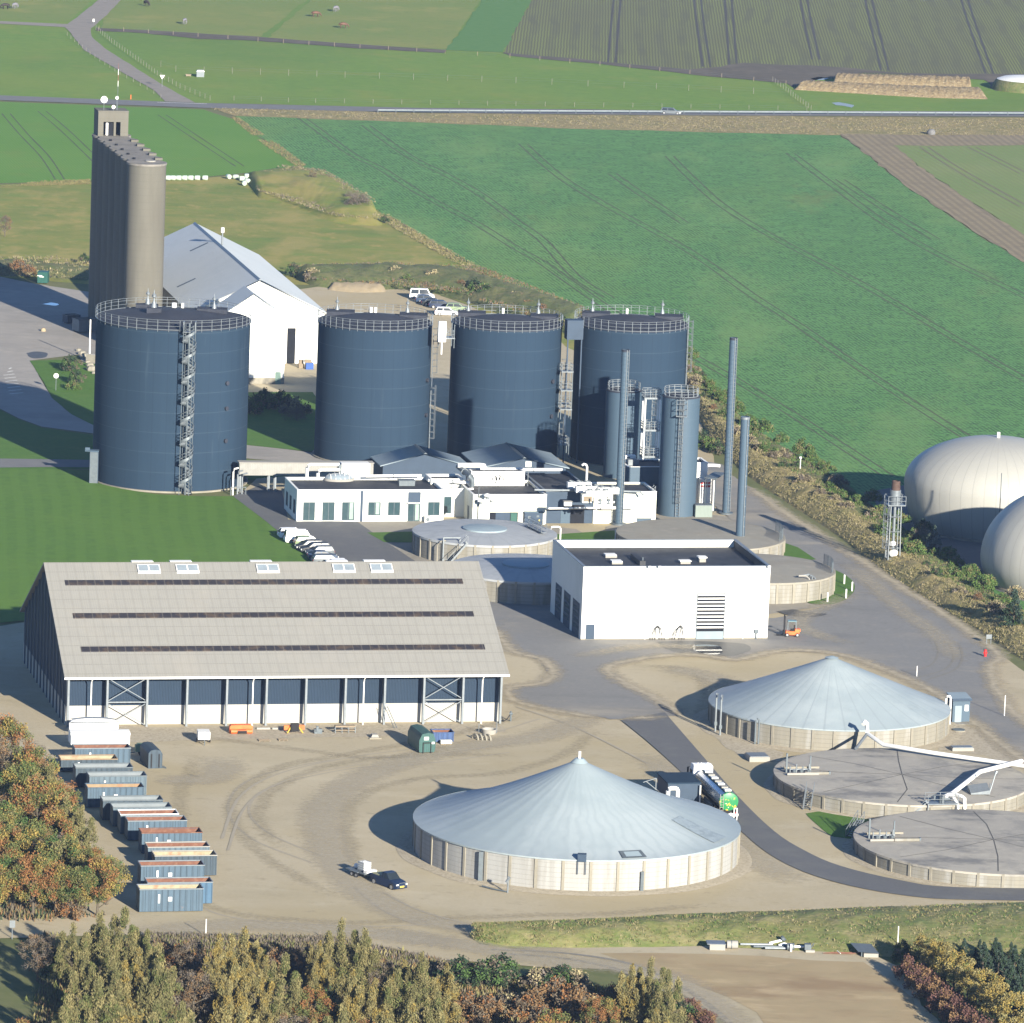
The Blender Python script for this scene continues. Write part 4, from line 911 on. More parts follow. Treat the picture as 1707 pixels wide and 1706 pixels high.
M.slot = grid_lines(spot(mat('roof_slot', (.028,.027,.034), (.036,.033,.036), .5, sc=.6), (.085,.062,.045), .7, .5, .62, .8, (1,1,1)), 1.12, 0, (.12,.105,.09), .7, .12, 'xz')
for v, xa, xb in ((.185,.040,.950),(.475,.044,.955),(.765,.048,.960)):
    xs = [(HW+1.2)*f-.5 for f in (xa, xb)]; dv = .021
    b = MB(); A = [roofpt(xs[0],v-dv,-.02),roofpt(xs[1],v-dv,-.02),roofpt(xs[1],v+dv,-.02),roofpt(xs[0],v+dv,-.02)]; B2 = [(p_[0],p_[1],p_[2]+.12) for p_ in A]
    b.add(A+B2,[(4,5,6,7),(0,1,5,4),(1,2,6,5),(2,3,7,6),(3,0,4,7)]); b.build('vent_slot', M.slot, t)
for u0 in (.210,.298,.482,.657,.744):
    x0 = u0*(HW+1.2)-.5; b = MB(); A = [roofpt(x0,.035,0),roofpt(x0+2.9,.035,0),roofpt(x0+2.9,.10,0),roofpt(x0,.10,0)]
    B2 = [(p_[0],p_[1],p_[2]+.22) for p_ in A]; b.add(A+B2,[(4,5,6,7),(0,1,5,4),(1,2,6,5),(2,3,7,6),(3,0,4,7)])
    o = b.build('roof_light', M.white, t)
    for q in range(2):
        g = MB(); e = .12; xa = x0+e+q*1.42
        g.add([tuple(Vector(roofpt(xa,.040,.24))),tuple(Vector(roofpt(xa+1.25,.040,.24))),tuple(Vector(roofpt(xa+1.25,.094,.24))),tuple(Vector(roofpt(xa,.094,.24)))],[(0,1,2,3)])
        g.build('pane', M.skylight, o)
    b = MB(); b.box(x0-.4,x0+2.4,HD/2+.9,HD/2+1.9,hpk-.5,hpk+.14); b.build('ridge_vent', M.white, t)

# ---- white workshop
wo_ = P(968, 1069); WW, WD, WH = 26.1, 19.4, 10.25
t = thing('workshop', 'white box-shaped workshop with a flat black roof and tall striped door', 'workshop', wo_, GA)
b = MB(); pth = .35
b.box(0,WW,0,pth,0,WH); b.box(0,pth,pth,WD-pth,0,WH); b.box(WW-pth,WW,pth,WD-pth,0,WH); b.box(0,WW,WD-pth,WD,0,WH); b.build('wall', M.whitewall, t)
b = MB(); b.box(pth+.05,WW-pth-.05,pth+.05,WD-pth-.05,WH-1.2,WH-1.0)
b.box(pth+.004,pth+.05,pth,WD-pth,WH-1.2,WH-.08); b.box(WW-pth-.05,WW-pth-.004,pth,WD-pth,WH-1.2,WH-.08); b.box(pth+.05,WW-pth-.05,pth+.004,pth+.05,WH-1.2,WH-.08); b.build('roof', M.felt, t)
b = MB(); b.box(-.04,WW+.04,-.04,pth+.02,WH+.002,WH+.07); b.box(-.04,pth+.02,pth+.02,WD-pth-.02,WH+.002,WH+.07); b.box(WW-pth-.02,WW+.04,pth+.02,WD-pth-.02,WH+.002,WH+.07); b.box(-.04,WW+.04,WD-pth-.02,WD+.04,WH+.002,WH+.07); b.build('parapet_cap', M.galv, t)
dx0, dx1, dh = 16.1, 19.85, 6.45
b = MB(); b.box(dx0-.12,dx0,-.06,-.005,0,dh+.12); b.box(dx1,dx1+.12,-.06,-.005,0,dh+.12); b.box(dx0,dx1,-.06,-.005,dh,dh+.12); b.build('door_frame', M.frame, t)
b = MB(); b.box(dx0,dx1,-.03,-.005,0,1.25); o = b.build('door_panel', M.slateroof, t); b = MB()
for k in range(10): b.box(dx0,dx1,-.035,-.005,1.7+k*.5-.0,1.7+k*.5+.21)
o = b.build('door', M.white, t)
b = MB()
for k in range(10): b.box(dx0,dx1,-.025,-.005,1.25+k*.5+.002+(.0 if k else 0),1.7+k*.5-.002 if k == 0 else 1.7+k*.5-.002-.0); 
b = MB(); zz = 1.255
b.box(dx0,dx1,-.022,-.005,1.255,1.695)
for k in range(9): b.box(dx0,dx1,-.022,-.005,1.7+k*.5+.195,1.7+k*.5+.495)
b.build('door_glazing', M.dark, t)
for y0, y1_ in ((1.4,5.5),(7.1,11.1),(12.7,16.4)):
    b = MB(); b.box(-.05,-.005,y0,y1_,0,4.9); o = b.build('side_door', M.slate, t)
    g = MB()
    for k in range(4): g.box(-.07,-.052,y0+.3,y1_-.3,1.2+k*.85,1.2+k*.85+.5)
    g.build('glazing', M.glass, o)
b = MB(); b.box(.65,1.85,-.08,-.005,.25,2.3); b.build('service_door', M.slate, t)
for xx in (8.9, 22.6):
    b = MB(); b.rod((xx,-.09,0),(xx,-.09,WH-.3),.05,n=6); b.build('downpipe', M.render, t)
b = MB(); b.box(-.03,dx0-.13,-.03,-.004,0,.35); b.box(dx1+.13,WW+.03,-.03,-.004,0,.35); b.build('plinth', M.conc, t)
b = MB(); b.box(24.2,24.75,-.35,-.01,1.0,1.5); b.box(24.4,24.55,-.25,-.12,0,1.0); b.build('wall_meter', M.galvdark, t)
b = MB(); b.box(24.1,25.0,-.12,-.01,4.9,6.1); b.build('vent_grille', M.render, t)
for xx in (9.2, 10.6, 25.9):
    b = MB(); b.tube([(xx,.1,WH-.2),(xx,-.25,WH+.05),(xx-.1,-.5,WH+.12)],.07); b.box(xx-.35,xx+.05,-.75,-.45,WH-.02,WH+.2); b.build('floodlight', M.white, t)
def on_roof(name, lab, cat, org, x, y, z, parts, group=None, rz=GA):
    p = wl(org, rz, x, y, 0); tt = thing(name, lab, cat, (p.x,p.y,z), rz, group)
    for nm, mm, fn in parts:
        b = MB(); fn(b); b.build(nm, mm, tt)
    return tt
rz_ = WH-1.0
for (x,y,w,d,lab) in ((6.5,12.2,1.6,1.5,'white dome roof light, rearmost of three on the workshop roof'),(6.3,7.6,1.5,1.5,'white dome roof light, middle of three on the workshop roof'),(7.3,2.2,1.5,1.3,'white dome roof light nearest the workshop front wall')):
    on_roof('dome_light', lab, 'roof light', wo_, x, y, rz_, [('kerb', M.conc_plain, lambda b: b.box(-w/2,w/2,-d/2,d/2,0,.3)), ('dome', M.white, lambda b: b.prism([(-w*.48,-d*.48),(w*.48,-d*.48),(w*.48,d*.48),(-w*.48,d*.48)],.3,.42))], 'workshop roof lights')
on_roof('roof_box', 'low pale vent box on the workshop roof, left of the taller one', 'roof vent', wo_, 15.9, 7.4, rz_, [('body', M.conc_plain, lambda b: b.box(-.7,.7,-.5,.5,0,.35)), ('lid', M.white, lambda b: b.box(-.8,.8,-.6,.6,.35,.45))])
on_roof('roof_box', 'taller white vent box with a hood on the workshop roof', 'roof vent', wo_, 18.6, 8.6, rz_, [('body', M.conc_plain, lambda b: b.box(-.45,.45,-.5,.5,0,.6)), ('lid', M.white, lambda b: b.box(-.6,.6,-.65,.65,.6,.75))])
on_roof('roof_upstand', 'long dark upstand running back across the workshop roof', 'upstand', wo_, 9.6, 8.6, rz_, [('upstand', M.felt, lambda b: b.box(-.4,.4,-2.8,2.8,0,.65)), ('cowl', M.galvdark, lambda b: b.cyl(.12,.65,1.1,8,c=(.1,-2.3)))])
# ------------------------------------------------------------------ flat-roofed plant buildings
def flat_building(name, label, cat, org, w, d, h, wallm, rz=GA, par=.35, roofm=None, capm=None, back=True, no_left=False):
    t = thing(name, label, cat, org, rz); q = .3
    b = MB(); b.box(0,w,0,q,0,h); b.box(0,q,q,d-q,0,h); b.box(w-q,w,q,d-q,0,h); b.box(0,w,d-q,d,0,h); b.build('wall', wallm, t)
    b = MB(); b.box(q+.004,w-q-.004,q+.004,d-q-.004,h-par-.15,h-par); b.build('roof', roofm or M.felt, t)
    b = MB(); c = .03
    b.box(-c,w+c,-c,q,h+.002,h+.06); b.box(-c,q,q,d-q,h+.002,h+.06); b.box(w-q,w+c,q,d-q,h+.002,h+.06); b.box(-c,w+c,d-q,d+c,h+.002,h+.06); b.build('parapet_cap', capm or M.white, t)
    return t
def window(t, x0, x1, z0, z1, y=0, name='window', mull=1, side=None, curtain=False):
    """framed window in the front wall (y=0) or in the left wall (side='l')"""
    f = MB(); g = MB(); e = .09
    def bx(b, a0, a1, y0, y1, c0, c1):
        if side == 'l': b.box(y0, y1, a0, a1, c0, c1)
        else: b.box(a0, a1, y+y0, y+y1, c0, c1)
    bx(f, x0, x0+e, -.05, -.004, z0, z1); bx(f, x1-e, x1, -.05, -.004, z0, z1); bx(f, x0+e, x1-e, -.05, -.004, z0, z0+e); bx(f, x0+e, x1-e, -.05, -.004, z1-e, z1)
    for k in range(1, mull+1):
        xm = x0 + (x1-x0)*k/(mull+1); bx(f, xm-e/2, xm+e/2, -.045, -.004, z0+e, z1-e)
    o = f.build(name, M.frame, t); bx(g, x0+e, x1-e, -.03, -.006, z0+e, z1-e); g.build('pane', M.glass, o)
    if curtain:
        c = MB(); bx(c, x0+e+(x1-x0)*.55, x1-e-.1, -.034, -.031, z0+e+.1, z1-e); c.build('blind', mat('blind_pale', (.30,.42,.36), rough=.6), o)
    return o
fo = P(494, 871); FW, FD, FH = 22.2, 10.6, 4.85
office = flat_building('office_building', 'low white office building with a row of tall windows behind the parked cars', 'office', fo, FW, FD, FH, M.render)
for k, (x0, x1) in enumerate(((.95,2.75),(3.85,5.7),(6.8,8.7))): window(office, x0, x1, .25, 3.05, mull=1, curtain=(k == 2))
for k, (x0, x1) in enumerate(((10.75,12.65),(13.75,15.6),(19.8,21.6))): window(office, x0, x1, 1.0, 3.05, mull=1, curtain=(k == 0))
b = MB(); b.box(9.55,9.95,-.04,-.004,0,FH-.1); b.build('shadow_gap', M.slate, office)
window(office, 16.75, 18.65, .1, 2.85, name='glass_door', mull=1, curtain=True)
b = MB(); b.box(16.75,18.65,-.06,-.004,3.0,4.55); b.build('blue_panel', M.slate, office)
b = MB(); b.box(16.6,18.8,-.7,-.0,2.9,2.97); b.build('door_canopy', M.white, office)
for y0, y1_ in ((1.3,2.7),(4.5,5.9),(7.6,9.0)): window(office, y0, y1_, 1.0, 3.1, side='l', mull=0)
p = wl(fo, GA, 19.6, -.9); t = thing('air_unit', 'small white air unit by the office wall under the rightmost window', 'air unit', p, GA)
b = MB(); b.box(-.45,.45,-.3,.3,.1,1.1); b.build('casing', M.white, t); b = MB(); b.disc(.3,0,14); b.v = [(x,-.305,y+.6) for x,y,z in b.v]; b.build('fan', M.galvdark, t)
OR = FH-.35
p = P(565, 801, OR)
t = thing('dome_skylight', 'oval glass skylight with white ribs on the office roof', 'skylight', (p.x,p.y,OR), GA)
b = MB(); b.lathe([(1.0,0),(1.0,.35),(.93,.35)], 24); b.v = [(x*2.3,y*1.5,z) for x,y,z in b.v]; b.build('kerb', M.conc_plain, t)
b = MB(); b.lathe([(.93,.35),(.8,.75),(.45,1.0),(.02,1.08)], 24); b.v = [(x*2.3,y*1.5,z) for x,y,z in b.v]; b.build('glass', M.skylight, t)
b = MB()
for k in range(5):
    x = (-1.4+.7*k); r_ = math.sqrt(max(0,1-(x/2.2)**2)); b.tube([(x,-1.4*r_,.38),(x,-.9*r_,.85),(x,0,1.12*r_+.1),(x,.9*r_,.85),(x,1.4*r_,.38)], .06, 5)
b.build('ribs', M.white, t)
p = P(583, 800, OR)
t = thing('ventilation_unit', 'long white ventilation unit with two bent ducts on the office roof', 'ventilation unit', (p.x,p.y,OR), GA)
pa = P(588, 795, OR); 
b = MB(); b.box(-1.1,3.2,.9,2.7,.25,2.3); b.build('casing', M.white, t)
b = MB(); b.box(-1.5,-1.1,1.1,2.5,.5,2.1); b.build('collar', M.galvdark, t)
for (x, zt, y) in ((-6.3,2.05,1.4),(-4.7,1.35,.9)):
    b = MB(); b.tube([(x,y,0),(x,y,zt-.5),(x+.15,y,zt-.15),(x+.5,y,zt),(-1.4,y,zt)], .27, 9); b.build('duct', M.white, t)
p = P(677, 809, OR); t = thing('roof_box', 'grey louvred box on the right half of the office roof', 'roof vent', (p.x,p.y,OR), GA)
b = MB(); b.box(-1.2,1.2,-.7,.7,0,.75); b.build('body', M.galvdark, t); b = MB(); b.box(-1.3,1.3,-.8,.8,.75,.83); b.build('lid', M.galvdark, t)
def pipe(label, pts, r, m=None, posts=(), name='pipe_run', cat='pipe', flg=True):
    """pts: (px, py_ground, height)"""
    w = [P(x, y, z) for x, y, z in pts]; o = w[0].copy()
    t = thing(name, label, cat, (o.x,o.y,0))
    b = MB(); b.tube([(v.x-o.x, v.y-o.y, v.z) for v in w], r, 10); b.build('pipe', m or M.white, t)
    if flg:
        b = MB()
        for i in range(len(w)-1):
            L_ = (w[i+1]-w[i]).length; n = int(L_/5)
            for k in range(1, n+1):
                c = w[i].lerp(w[i+1], k/(n+1)) - Vector((o.x,o.y,0)); d = (w[i+1]-w[i]).normalized()*.06; b.rod(c-d, c+d, r*1.35, n=10)
        if b.v: b.build('pipe_joint', M.galv, t)
    for f in posts:
        x, y, z = w[0].lerp(w[-1], f); b = MB(); b.box(x-o.x-.07,x-o.x+.07,y-o.y-.07,y-o.y+.07,0,z-r); b.build('support', M.galvdark, t)
    return t
def pipew(label, w, r, m=None, name='pipe_run', cat='pipe'):
    w = [Vector(v) for v in w]; o = w[0]
    t = thing(name, label, cat, (o.x,o.y,0)); b = MB(); b.tube([(v.x-o.x, v.y-o.y, v.z) for v in w], r, 10); b.build('pipe', m or M.white, t); return t
# link block and control building
lk = wl(fo, GA, FW+.02, 3.6); link = flat_building('link_building', 'narrow white link block between the office and the control building', 'link building', lk, 5.2, 6.4, 4.4, M.render)
window(link, .45, 1.9, .6, 3.2, mull=0)
co = P(787, 876); CW, CD, CH = 11.2, 10.5, 4.6
ctrl = flat_building('control_building', 'white control building with a wide dark garage opening behind the ribbed round tank', 'control building', co, CW, CD+1.5, CH, M.cream)
b = MB(); b.box(2.6,6.9,-.03,-.004,0,1.95); b.build('garage_opening', M.dark, ctrl)
b = MB(); b.box(3.5,5.7,-.07,-.035,0,1.9); b.build('shutter', M.slate, ctrl)
b = MB(); b.box(5.8,6.75,-.07,-.035,0,1.85); b.build('green_door', M.green, ctrl)
b = MB(); b.box(-.06,-.004,2.6,3.6,0,2.4); b.build('side_door', M.frame, ctrl)
b = MB(); b.tube([(.8,-.15,0),(.8,-.15,7.8)], .07, 6); b.build('standpipe', M.galvdark, ctrl)
po = wl(co, GA, 1.6, 9.4); ph = flat_building('plant_room', 'white rooftop plant room with coiled hoses on its front wall', 'plant room', po, 8.2, 3.2, 6.4, M.white, par=.2)
b = MB()
for cx_, cz_ in ((3.6,5.3),(4.6,5.25),(4.1,5.5)): b.tube([(cx_+.35*math.cos(a),-.12,cz_+.45*math.sin(a)) for a in [2*math.pi*i/12 for i in range(12)]], .05, 5, loop=True)
b.build('coiled_hoses', M.black, ph)
po2 = wl(co, GA, -4.6, 9.2); ph2 = flat_building('plant_room', 'small white box building with two pipes over its dark roof, beside the gabled blue shed', 'plant room', po2, 5.0, 4.2, 5.3, M.render, par=.3)
so_ = wl(co, GA, CW+.02, .9); slt = flat_building('slate_building', 'dark blue flat-roofed building with a black doorway and pale pipe across its front', 'plant building', so_, 7.3, 17.5, 4.9, M.slate, capm=M.galv)
b = MB(); b.box(3.9,6.0,-.03,-.004,0,2.9); b.build('doorway', M.dark, slt); b = MB(); b.box(2.4,3.8,-.05,-.004,0,2.9); b.build('door_leaf', M.tank2, slt)
wo2 = wl(so_, GA, 7.34, -.2); wht = flat_building('pump_building', 'white windowless pump building behind the ringed chimney', 'pump building', wo2, 9.6, 8.0, 4.9, M.cream, par=.25)
b = MB(); b.box(2.75,2.85,-.03,-.004,0,3.2); b.box(3.9,4.0,-.03,-.004,0,3.2); b.build('wall_joint', M.slate, wht)
p = P(874, 877); t = thing('generator_box', 'dark blue-grey generator box with two pipes between control building and doorway', 'generator', p, GA)
b = MB(); b.box(0,2.8,0,1.4,.1,2.0); b.build('casing', M.slate, t); b = MB(); b.box(-.05,2.85,-.05,1.45,2.0,2.12); b.build('lid', M.tank2, t); b = MB(); b.box(.5,.9,-.03,-.004,1.1,1.5); b.box(1.8,2.2,-.03,-.004,1.3,1.6); b.build('grille', M.galvdark, t); b = MB(); b.box(2.15,2.35,-.035,-.004,.7,.95); b.build('warning_plate', M.yellow, t)
# pipes on and around
pipe('white pipe along the back edge of the office roof', [(609,794,5.4),(702,793,5.4)], .22)
pipe('white pipe stepping down between the office and the control building', [(714,801,5.0),(795,806,5.0)], .24, posts=())
pipe('thick white pipe lying above the small box building roof', [(763,776,7.2),(800,776,7.2),(807,777,7.1),(808,781,6.8)], .38)
pipe('galvanised duct sloping to a bent end over the control building roof', [(764,778,6.8),(785,795,6.2),(787,799,5.8),(787,811,4.7)], .40, M.galvdark)
pipe('white pipe across the control building roof in front of the plant room', [(788,803,4.9),(864,803,4.9)], .22)
pipe('long white pipe along the back of the black-roofed plant hall', [(842,783,6.2),(937,783,6.2)], .22)
pipe('grey pipe crossing in front of the black plant hall roof to the right', [(891,817,5.2),(985,818,5.2),(1067,820,5.2),(1073,826,4.7)], .16, M.galv, posts=())
pipe('horizontal pale pipe with tapered ends across the dark blue front wall', [(912,848,2.7),(1000,847,2.7)], .15, posts=())
pipe('short fat white pipe at the chimney foot, left part', [(1002,847,2.7),(1026,847,2.7)], .24)
pipe('short fat white pipe at the chimney foot, right part', [(1038,847,2.7),(1058,847,2.7)], .22)
pipe('white pipe leading from the plant to the small canopy by the road', [(1168,776,5.2),(1190,776,5.2),(1200,777,5.2)], .25)
for (x, y, lab) in ((812,832,'oval white roof cowl behind two smaller ones on the control building'),(819,838,'white roof cowl at the right on the control building roof'),(793,838,'white roof cowl at the left on the control building roof'),(801,841,'smallest white roof cowl near the control building front edge')):
    p = P(x, y, CH-.35); t = thing('roof_cowl', lab, 'roof cowl', (p.x,p.y,CH-.35), GA, 'control building roof cowls')
    b = MB(); b.cyl(.22,0,.4,10); b.build('neck', M.galv, t); b = MB(); b.lathe([(.1,.35),(.55,.45),(.5,.7),(.05,.85)],14); b.build('hood', M.white, t)
# cluster of white coolers and manifolds
def cooler(px, py, z, w, d, h, lab, rz=GA):
    p = P(px, py, z); t = thing('cooler_unit', lab, 'cooler', (p.x,p.y,z), rz, 'white cooler units on the pump building')
    b = MB(); b.box(-w/2,w/2,-d/2,d/2,.3,h); b.build('casing', M.white, t)
    b = MB()
    for x in (-w/2+.1,w/2-.1):
        for y in (-d/2+.1,d/2-.1): b.box(x-.06,x+.06,y-.06,y+.06,0,.3)
    b.build('feet', M.galvdark, t)
    n = max(2,int(w/1.1))
    for k in range(n):
        b = MB(); b.lathe([(.42,h),(.42,h+.22),(.34,h+.22)],14,c=(-w/2+w*(k+.5)/n,0)); b.disc(.34,h+.12,14,c=(-w/2+w*(k+.5)/n,0)); b.build('fan', M.galv, t)
WR = 4.9-.25
for i, (x, y, w) in enumerate(((965,817,3.6),(980,824,3.8),(996,831,3.6),(1013,826,3.2))):
    cooler(x, y, WR+.3, w, 1.1, 1.2, ['rearmost white cooler unit on the pump building roof','second white cooler unit from the back on the pump building roof','white cooler unit in front of the others on the pump building roof','white cooler unit nearest the ringed chimney on the pump building roof'][i])
p = P(977, 818, WR); t = thing('gooseneck_vent', 'tall white gooseneck vent above the cooler units', 'vent pipe', (p.x,p.y,WR)); b = MB(); b.tube([(0,0,0),(0,0,3.6),(-.15,0,3.9),(-.5,0,4.0),(-.75,0,3.8)], .17, 8); b.build('pipe', M.white, t)
p = P(978, 826, 5.0); p = P(978, 838, 4.6); t = thing('louvre_box', 'white box with a brown louvre at the pump building edge', 'air unit', (p.x,p.y,4.65), GA)
b = MB(); b.box(-.8,.8,-.6,.6,0,1.2); b.build('casing', M.cream, t); b = MB(); b.box(-.65,.65,-.63,-.605,.2,1.0); b.build('louvre', M.wood, t)
for i, (x, lab) in enumerate(((1000,'left white manifold pump set'),(1014,'right white manifold pump set'))):
    p = P(x, 843, 4.65); t = thing('manifold', lab + ' at the front edge of the pump building roof', 'manifold', (p.x,p.y,4.65), GA)
    b = MB(); b.tube([(-.9,0,.5),(.9,0,.5)], .16, 7); b.tube([(-.6,0,0),(-.6,0,1.3)], .12, 7); b.tube([(.5,0,0),(.5,0,1.0)], .12, 7); b.build('pipes', M.white, t)
    b = MB(); b.cyl(.28,.2,.9,10,c=(0,.1)); b.build('pump', M.galvdark, t)
p = P(946, 843, 4.55); t = thing('roof_box', 'small white vent box on the dark blue building roof', 'roof vent', (p.x,p.y,4.55), GA)
b = MB(); b.box(-.55,.55,-.4,.4,0,.6); b.build('body', M.white, t); b = MB(); b.box(-.65,.65,-.5,.5,.6,.68); b.build('lid', M.conc_plain, t)
# boxes near the slim tanks
p = P(1072, 868); pb = flat_building('slate_building', 'dark blue block with one white panel between the chimney and the tallest slim tank', 'plant building', P(1044, 846), 7.6, 6.5, 6.2, M.tank2, par=.2)
b = MB(); b.box(5.6,7.5,-.05,-.004,4.1,6.1); b.build('white_panel', M.white, pb); b = MB(); b.box(2.6,5.4,-.06,-.004,.2,3.6); b.build('big_door', M.slate, pb)
p = P(1052, 838, 0); t = thing('silver_cabinet', 'upright pale grey cabinet beside the ringed chimney', 'cabinet', (p.x,p.y-1,0), GA)
b = MB(); b.box(-.85,.85,-.6,.6,4.6,6.9); b.build('casing', M.galv, t); b = MB(); b.box(-.8,-.6,-.5,.5,0,4.6); b.box(.6,.8,-.5,.5,0,4.6); b.build('stand', M.galvdark, t)
p = P(1052, 800, 5); t = thing('white_box', 'small white box unit at the foot of the ladder tower', 'air unit', (P(1050,846).x,P(1050,846).y+5,6.2), GA)
b = MB(); b.box(-1.3,.6,-.5,.5,0,1.0); b.build('casing', M.white, t); b = MB(); b.box(-.9,-.3,-.53,-.505,.2,.8); b.build('grille', M.galvdark, t)
bo = P(1156, 843); wb_ = flat_building('white_tower_building', 'tall narrow white building beside the tallest slim tank, by the road', 'plant building', bo, 2.0, 4.5, 6.6, M.white, par=.2)
bo2 = wl(bo, GA, .6, -1.2); wb2 = flat_building('white_tower_building', 'lower white annex with a red and grey sign row along its top', 'plant building', bo2, 1.75, 1.15, 4.2, M.white, par=.1)
b = MB()
for k, (xx, ww) in enumerate(((.1,.35),(.6,.5),(1.2,.4))):
    b.box(xx,xx+ww,-.03,-.004,3.55,3.85); b.box(xx,xx+ww,-.03,-.004,3.05,3.35)
b.build('red_sign', M.red, wb2)
po_ = P(1173, 864); t = thing('green_cabinet', 'pale green ribbed cabinet at the foot of the tallest slim tank', 'cabinet', po_, GA)
b = MB(); b.box(-1.3,1.3,0,1.6,.1,1.9); b.build('casing', stripes(mat('cabinet_green', (.24,.29,.26), (.22,.27,.24), .6, sc=1), R(90), 1.5, (.16,.20,.18), .5, 0), t); b = MB(); b.box(-1.35,1.35,-.05,1.65,1.9,2.0); b.build('lid', M.galvdark, t)
p = P(1072, 873); t = thing('blue_box', 'low blue storage box on the concrete tank top by the stair', 'storage box', p, GA); b = MB(); b.box(-1.1,1.1,-.6,.6,0,.8); b.build('body', M.tank2, t); b = MB(); b.box(-1.15,1.15,-.65,.65,.8,.9); b.build('lid', M.slate, t)
# steel stair beside the pump building
p = P(1058, 872); t = thing('steel_stair', 'galvanised stair climbing to the pump building roof beside the slim tank', 'stair', p, GA)
b = MB(); b.beam((-.5,0,0),(3.0,0,4.6),.08,.25); b.beam((-.5,.9,0),(3.0,.9,4.6),.08,.25)
b.build('stringers', M.galv, t); b = MB()
for k in range(16): b.box(-.5+.22*k,-.25+.22*k,.04,.86,.28*k,.28*k+.05)
b.build('treads', M.galv, t); b = MB(); b.beam((-.5,-.05,1.0),(3.0,-.05,5.6),.06); b.beam((-.5,.95,1.0),(3.0,.95,5.6),.06)
for k in range(5): b.beam((-.5+.87*k,-.05,1.15*k),(-.5+.87*k,-.05,1.15*k+1),.05)
b.build('handrails', M.galv, t)
# gate frame by the chimney
p = P(1190, 855); t = thing('canopy', 'small open canopy on dark posts beside the middle chimney', 'canopy', p, GA+R(60))
b = MB()
for x in (0,5.0):
    for y in (0,1.5): b = MB(); b.box(x-.05,x+.05,y-.05,y+.05,0,5.2); b.build('post', M.frame, t)
b = MB(); b.box(-.3,5.3,-.2,1.7,5.2,5.35); b.build('roof', M.galvdark, t)
p = P(1188, 853); t = thing('white_post', 'slim white pipe post left of the canopy by the road', 'post', p); b = MB(); b.rod((0,0,0),(0,0,4.8),.11,n=8); b.build('post', M.white, t); b = MB(); b.cyl(.22,0,.1,10); b.build('foot', M.galv, t)

# dark gabled sheds in front of the blue tanks
def shed(label, px_l, py_foot, w, d, he_, rise, name='gabled_shed'):
    o_ = P(px_l, py_foot); t = thing(name, label, 'shed', o_, GA, 'dark gabled sheds before the blue tanks')
    b = MB(); b.add([(0,0,0),(w,0,0),(w,0,he_),(w/2,0,he_+rise),(0,0,he_)],[(0,1,2,3,4)]); b.add([(0,d,0),(w,d,0),(w,d,he_),(w/2,d,he_+rise),(0,d,he_)],[(0,1,2,3,4)])
    b.quad((0,0,0),(0,d,0),(0,d,he_),(0,0,he_)); b.quad((w,0,0),(w,d,0),(w,d,he_),(w,0,he_)); b.build('wall', M.slate, t)
    s_ = rise/(w/2); e = .5; b = MB()
    b.ext([(-e,he_-s_*e),(w/2,he_+rise),(w/2,he_+rise+.16),(-e,he_-s_*e+.16)], -.35, d+.35); b.ext([(w/2,he_+rise),(w+e,he_-s_*e),(w+e,he_-s_*e+.16),(w/2,he_+rise+.16)], -.35, d+.35)
    b.build('roof', M.slateroof, t); b = MB(); b.ext([(w/2-.3,he_+rise+.08),(w/2,he_+rise+.28),(w/2+.3,he_+rise+.08)], -.37, d+.37); b.build('ridge_cap', M.galvdark, t)
    return t
shed('dark blue gabled shed nearer the office, left of its twin', 637, 818, 13.0, 7.2, 3.9, 1.75)
shed('dark blue gabled shed behind the control building, right of its twin', 801, 823, 13.2, 12.6, 4.0, 1.45)
b = MB(); p = P(880, 800, 5.2); t = thing('roof_lamp', 'cream box on a thin pole rising over the right gabled shed', 'lamp', (p.x,p.y,0)); b.rod((0,0,0),(0,0,7.2),.06,n=5); b.build('pole', M.galv, t); b = MB(); b.box(-.45,.45,-.3,.3,7.2,8.0); b.build('head', M.cream, t)
# pipe bridge from the first tank
bo = P(398, 822); t = thing('pipe_bridge', 'elevated pale corrugated pipe bridge between the big tank and the gabled shed', 'pipe bridge', bo, GA - R(1.0))
b = MB(); b.ext([(0,0)],0,1) if False else None
b.box(0,20.6,0,1.6,2.7,4.6); b.build('casing', spot(stripes(mat('corrugated_pale', (.34,.34,.31), (.30,.30,.28), .6, sc=1), R(90), 1.2, (.26,.26,.24), .5, 0), (.25,.24,.22), 1.2, .45, .6, .5), t)
b = MB(); b.box(-.1,20.7,-.15,1.75,4.602,4.72); b.build('cover', M.conc_plain, t)
for x in (.2, 4.6, 5.6, 10.5, 15.5, 20.3):
    b = MB(); b.box(x-.12,x+.12,.1,.35,0,2.7); b.box(x-.12,x+.12,1.2,1.45,0,2.7); b.build('post', M.galv, t)
p = P(398, 826); t = thing('valve_station', 'white bent pipes and valves at the left end of the pipe bridge', 'valve station', p, GA)
for k in range(3):
    b = MB(); x = -.9+.7*k; b.tube([(x,.2,0),(x,.2,3.6-.4*k),(x+.2,.3,4.0-.4*k),(x+.8,.6,4.1-.4*k)], .13, 7); b.build('pipe', M.galv if k else M.white, t)
b = MB(); b.box(-1.3,1.1,-.1,.0,1.2,1.3); b.box(-1.3,-1.2,-.1,0,0,1.2); b.box(1.0,1.1,-.1,0,0,1.2); b.build('frame', M.galvdark, t)
p = P(155, 806); b = MB(); hh = HT(155,806,752); b.box(-.55,.75,-.6,.6,0,hh); o = b.build('casing', M.slate)
t = thing('duct_shaft', 'narrow pale-fronted shaft standing against the left foot of the widest tank', 'shaft', p, 0); o.parent = t
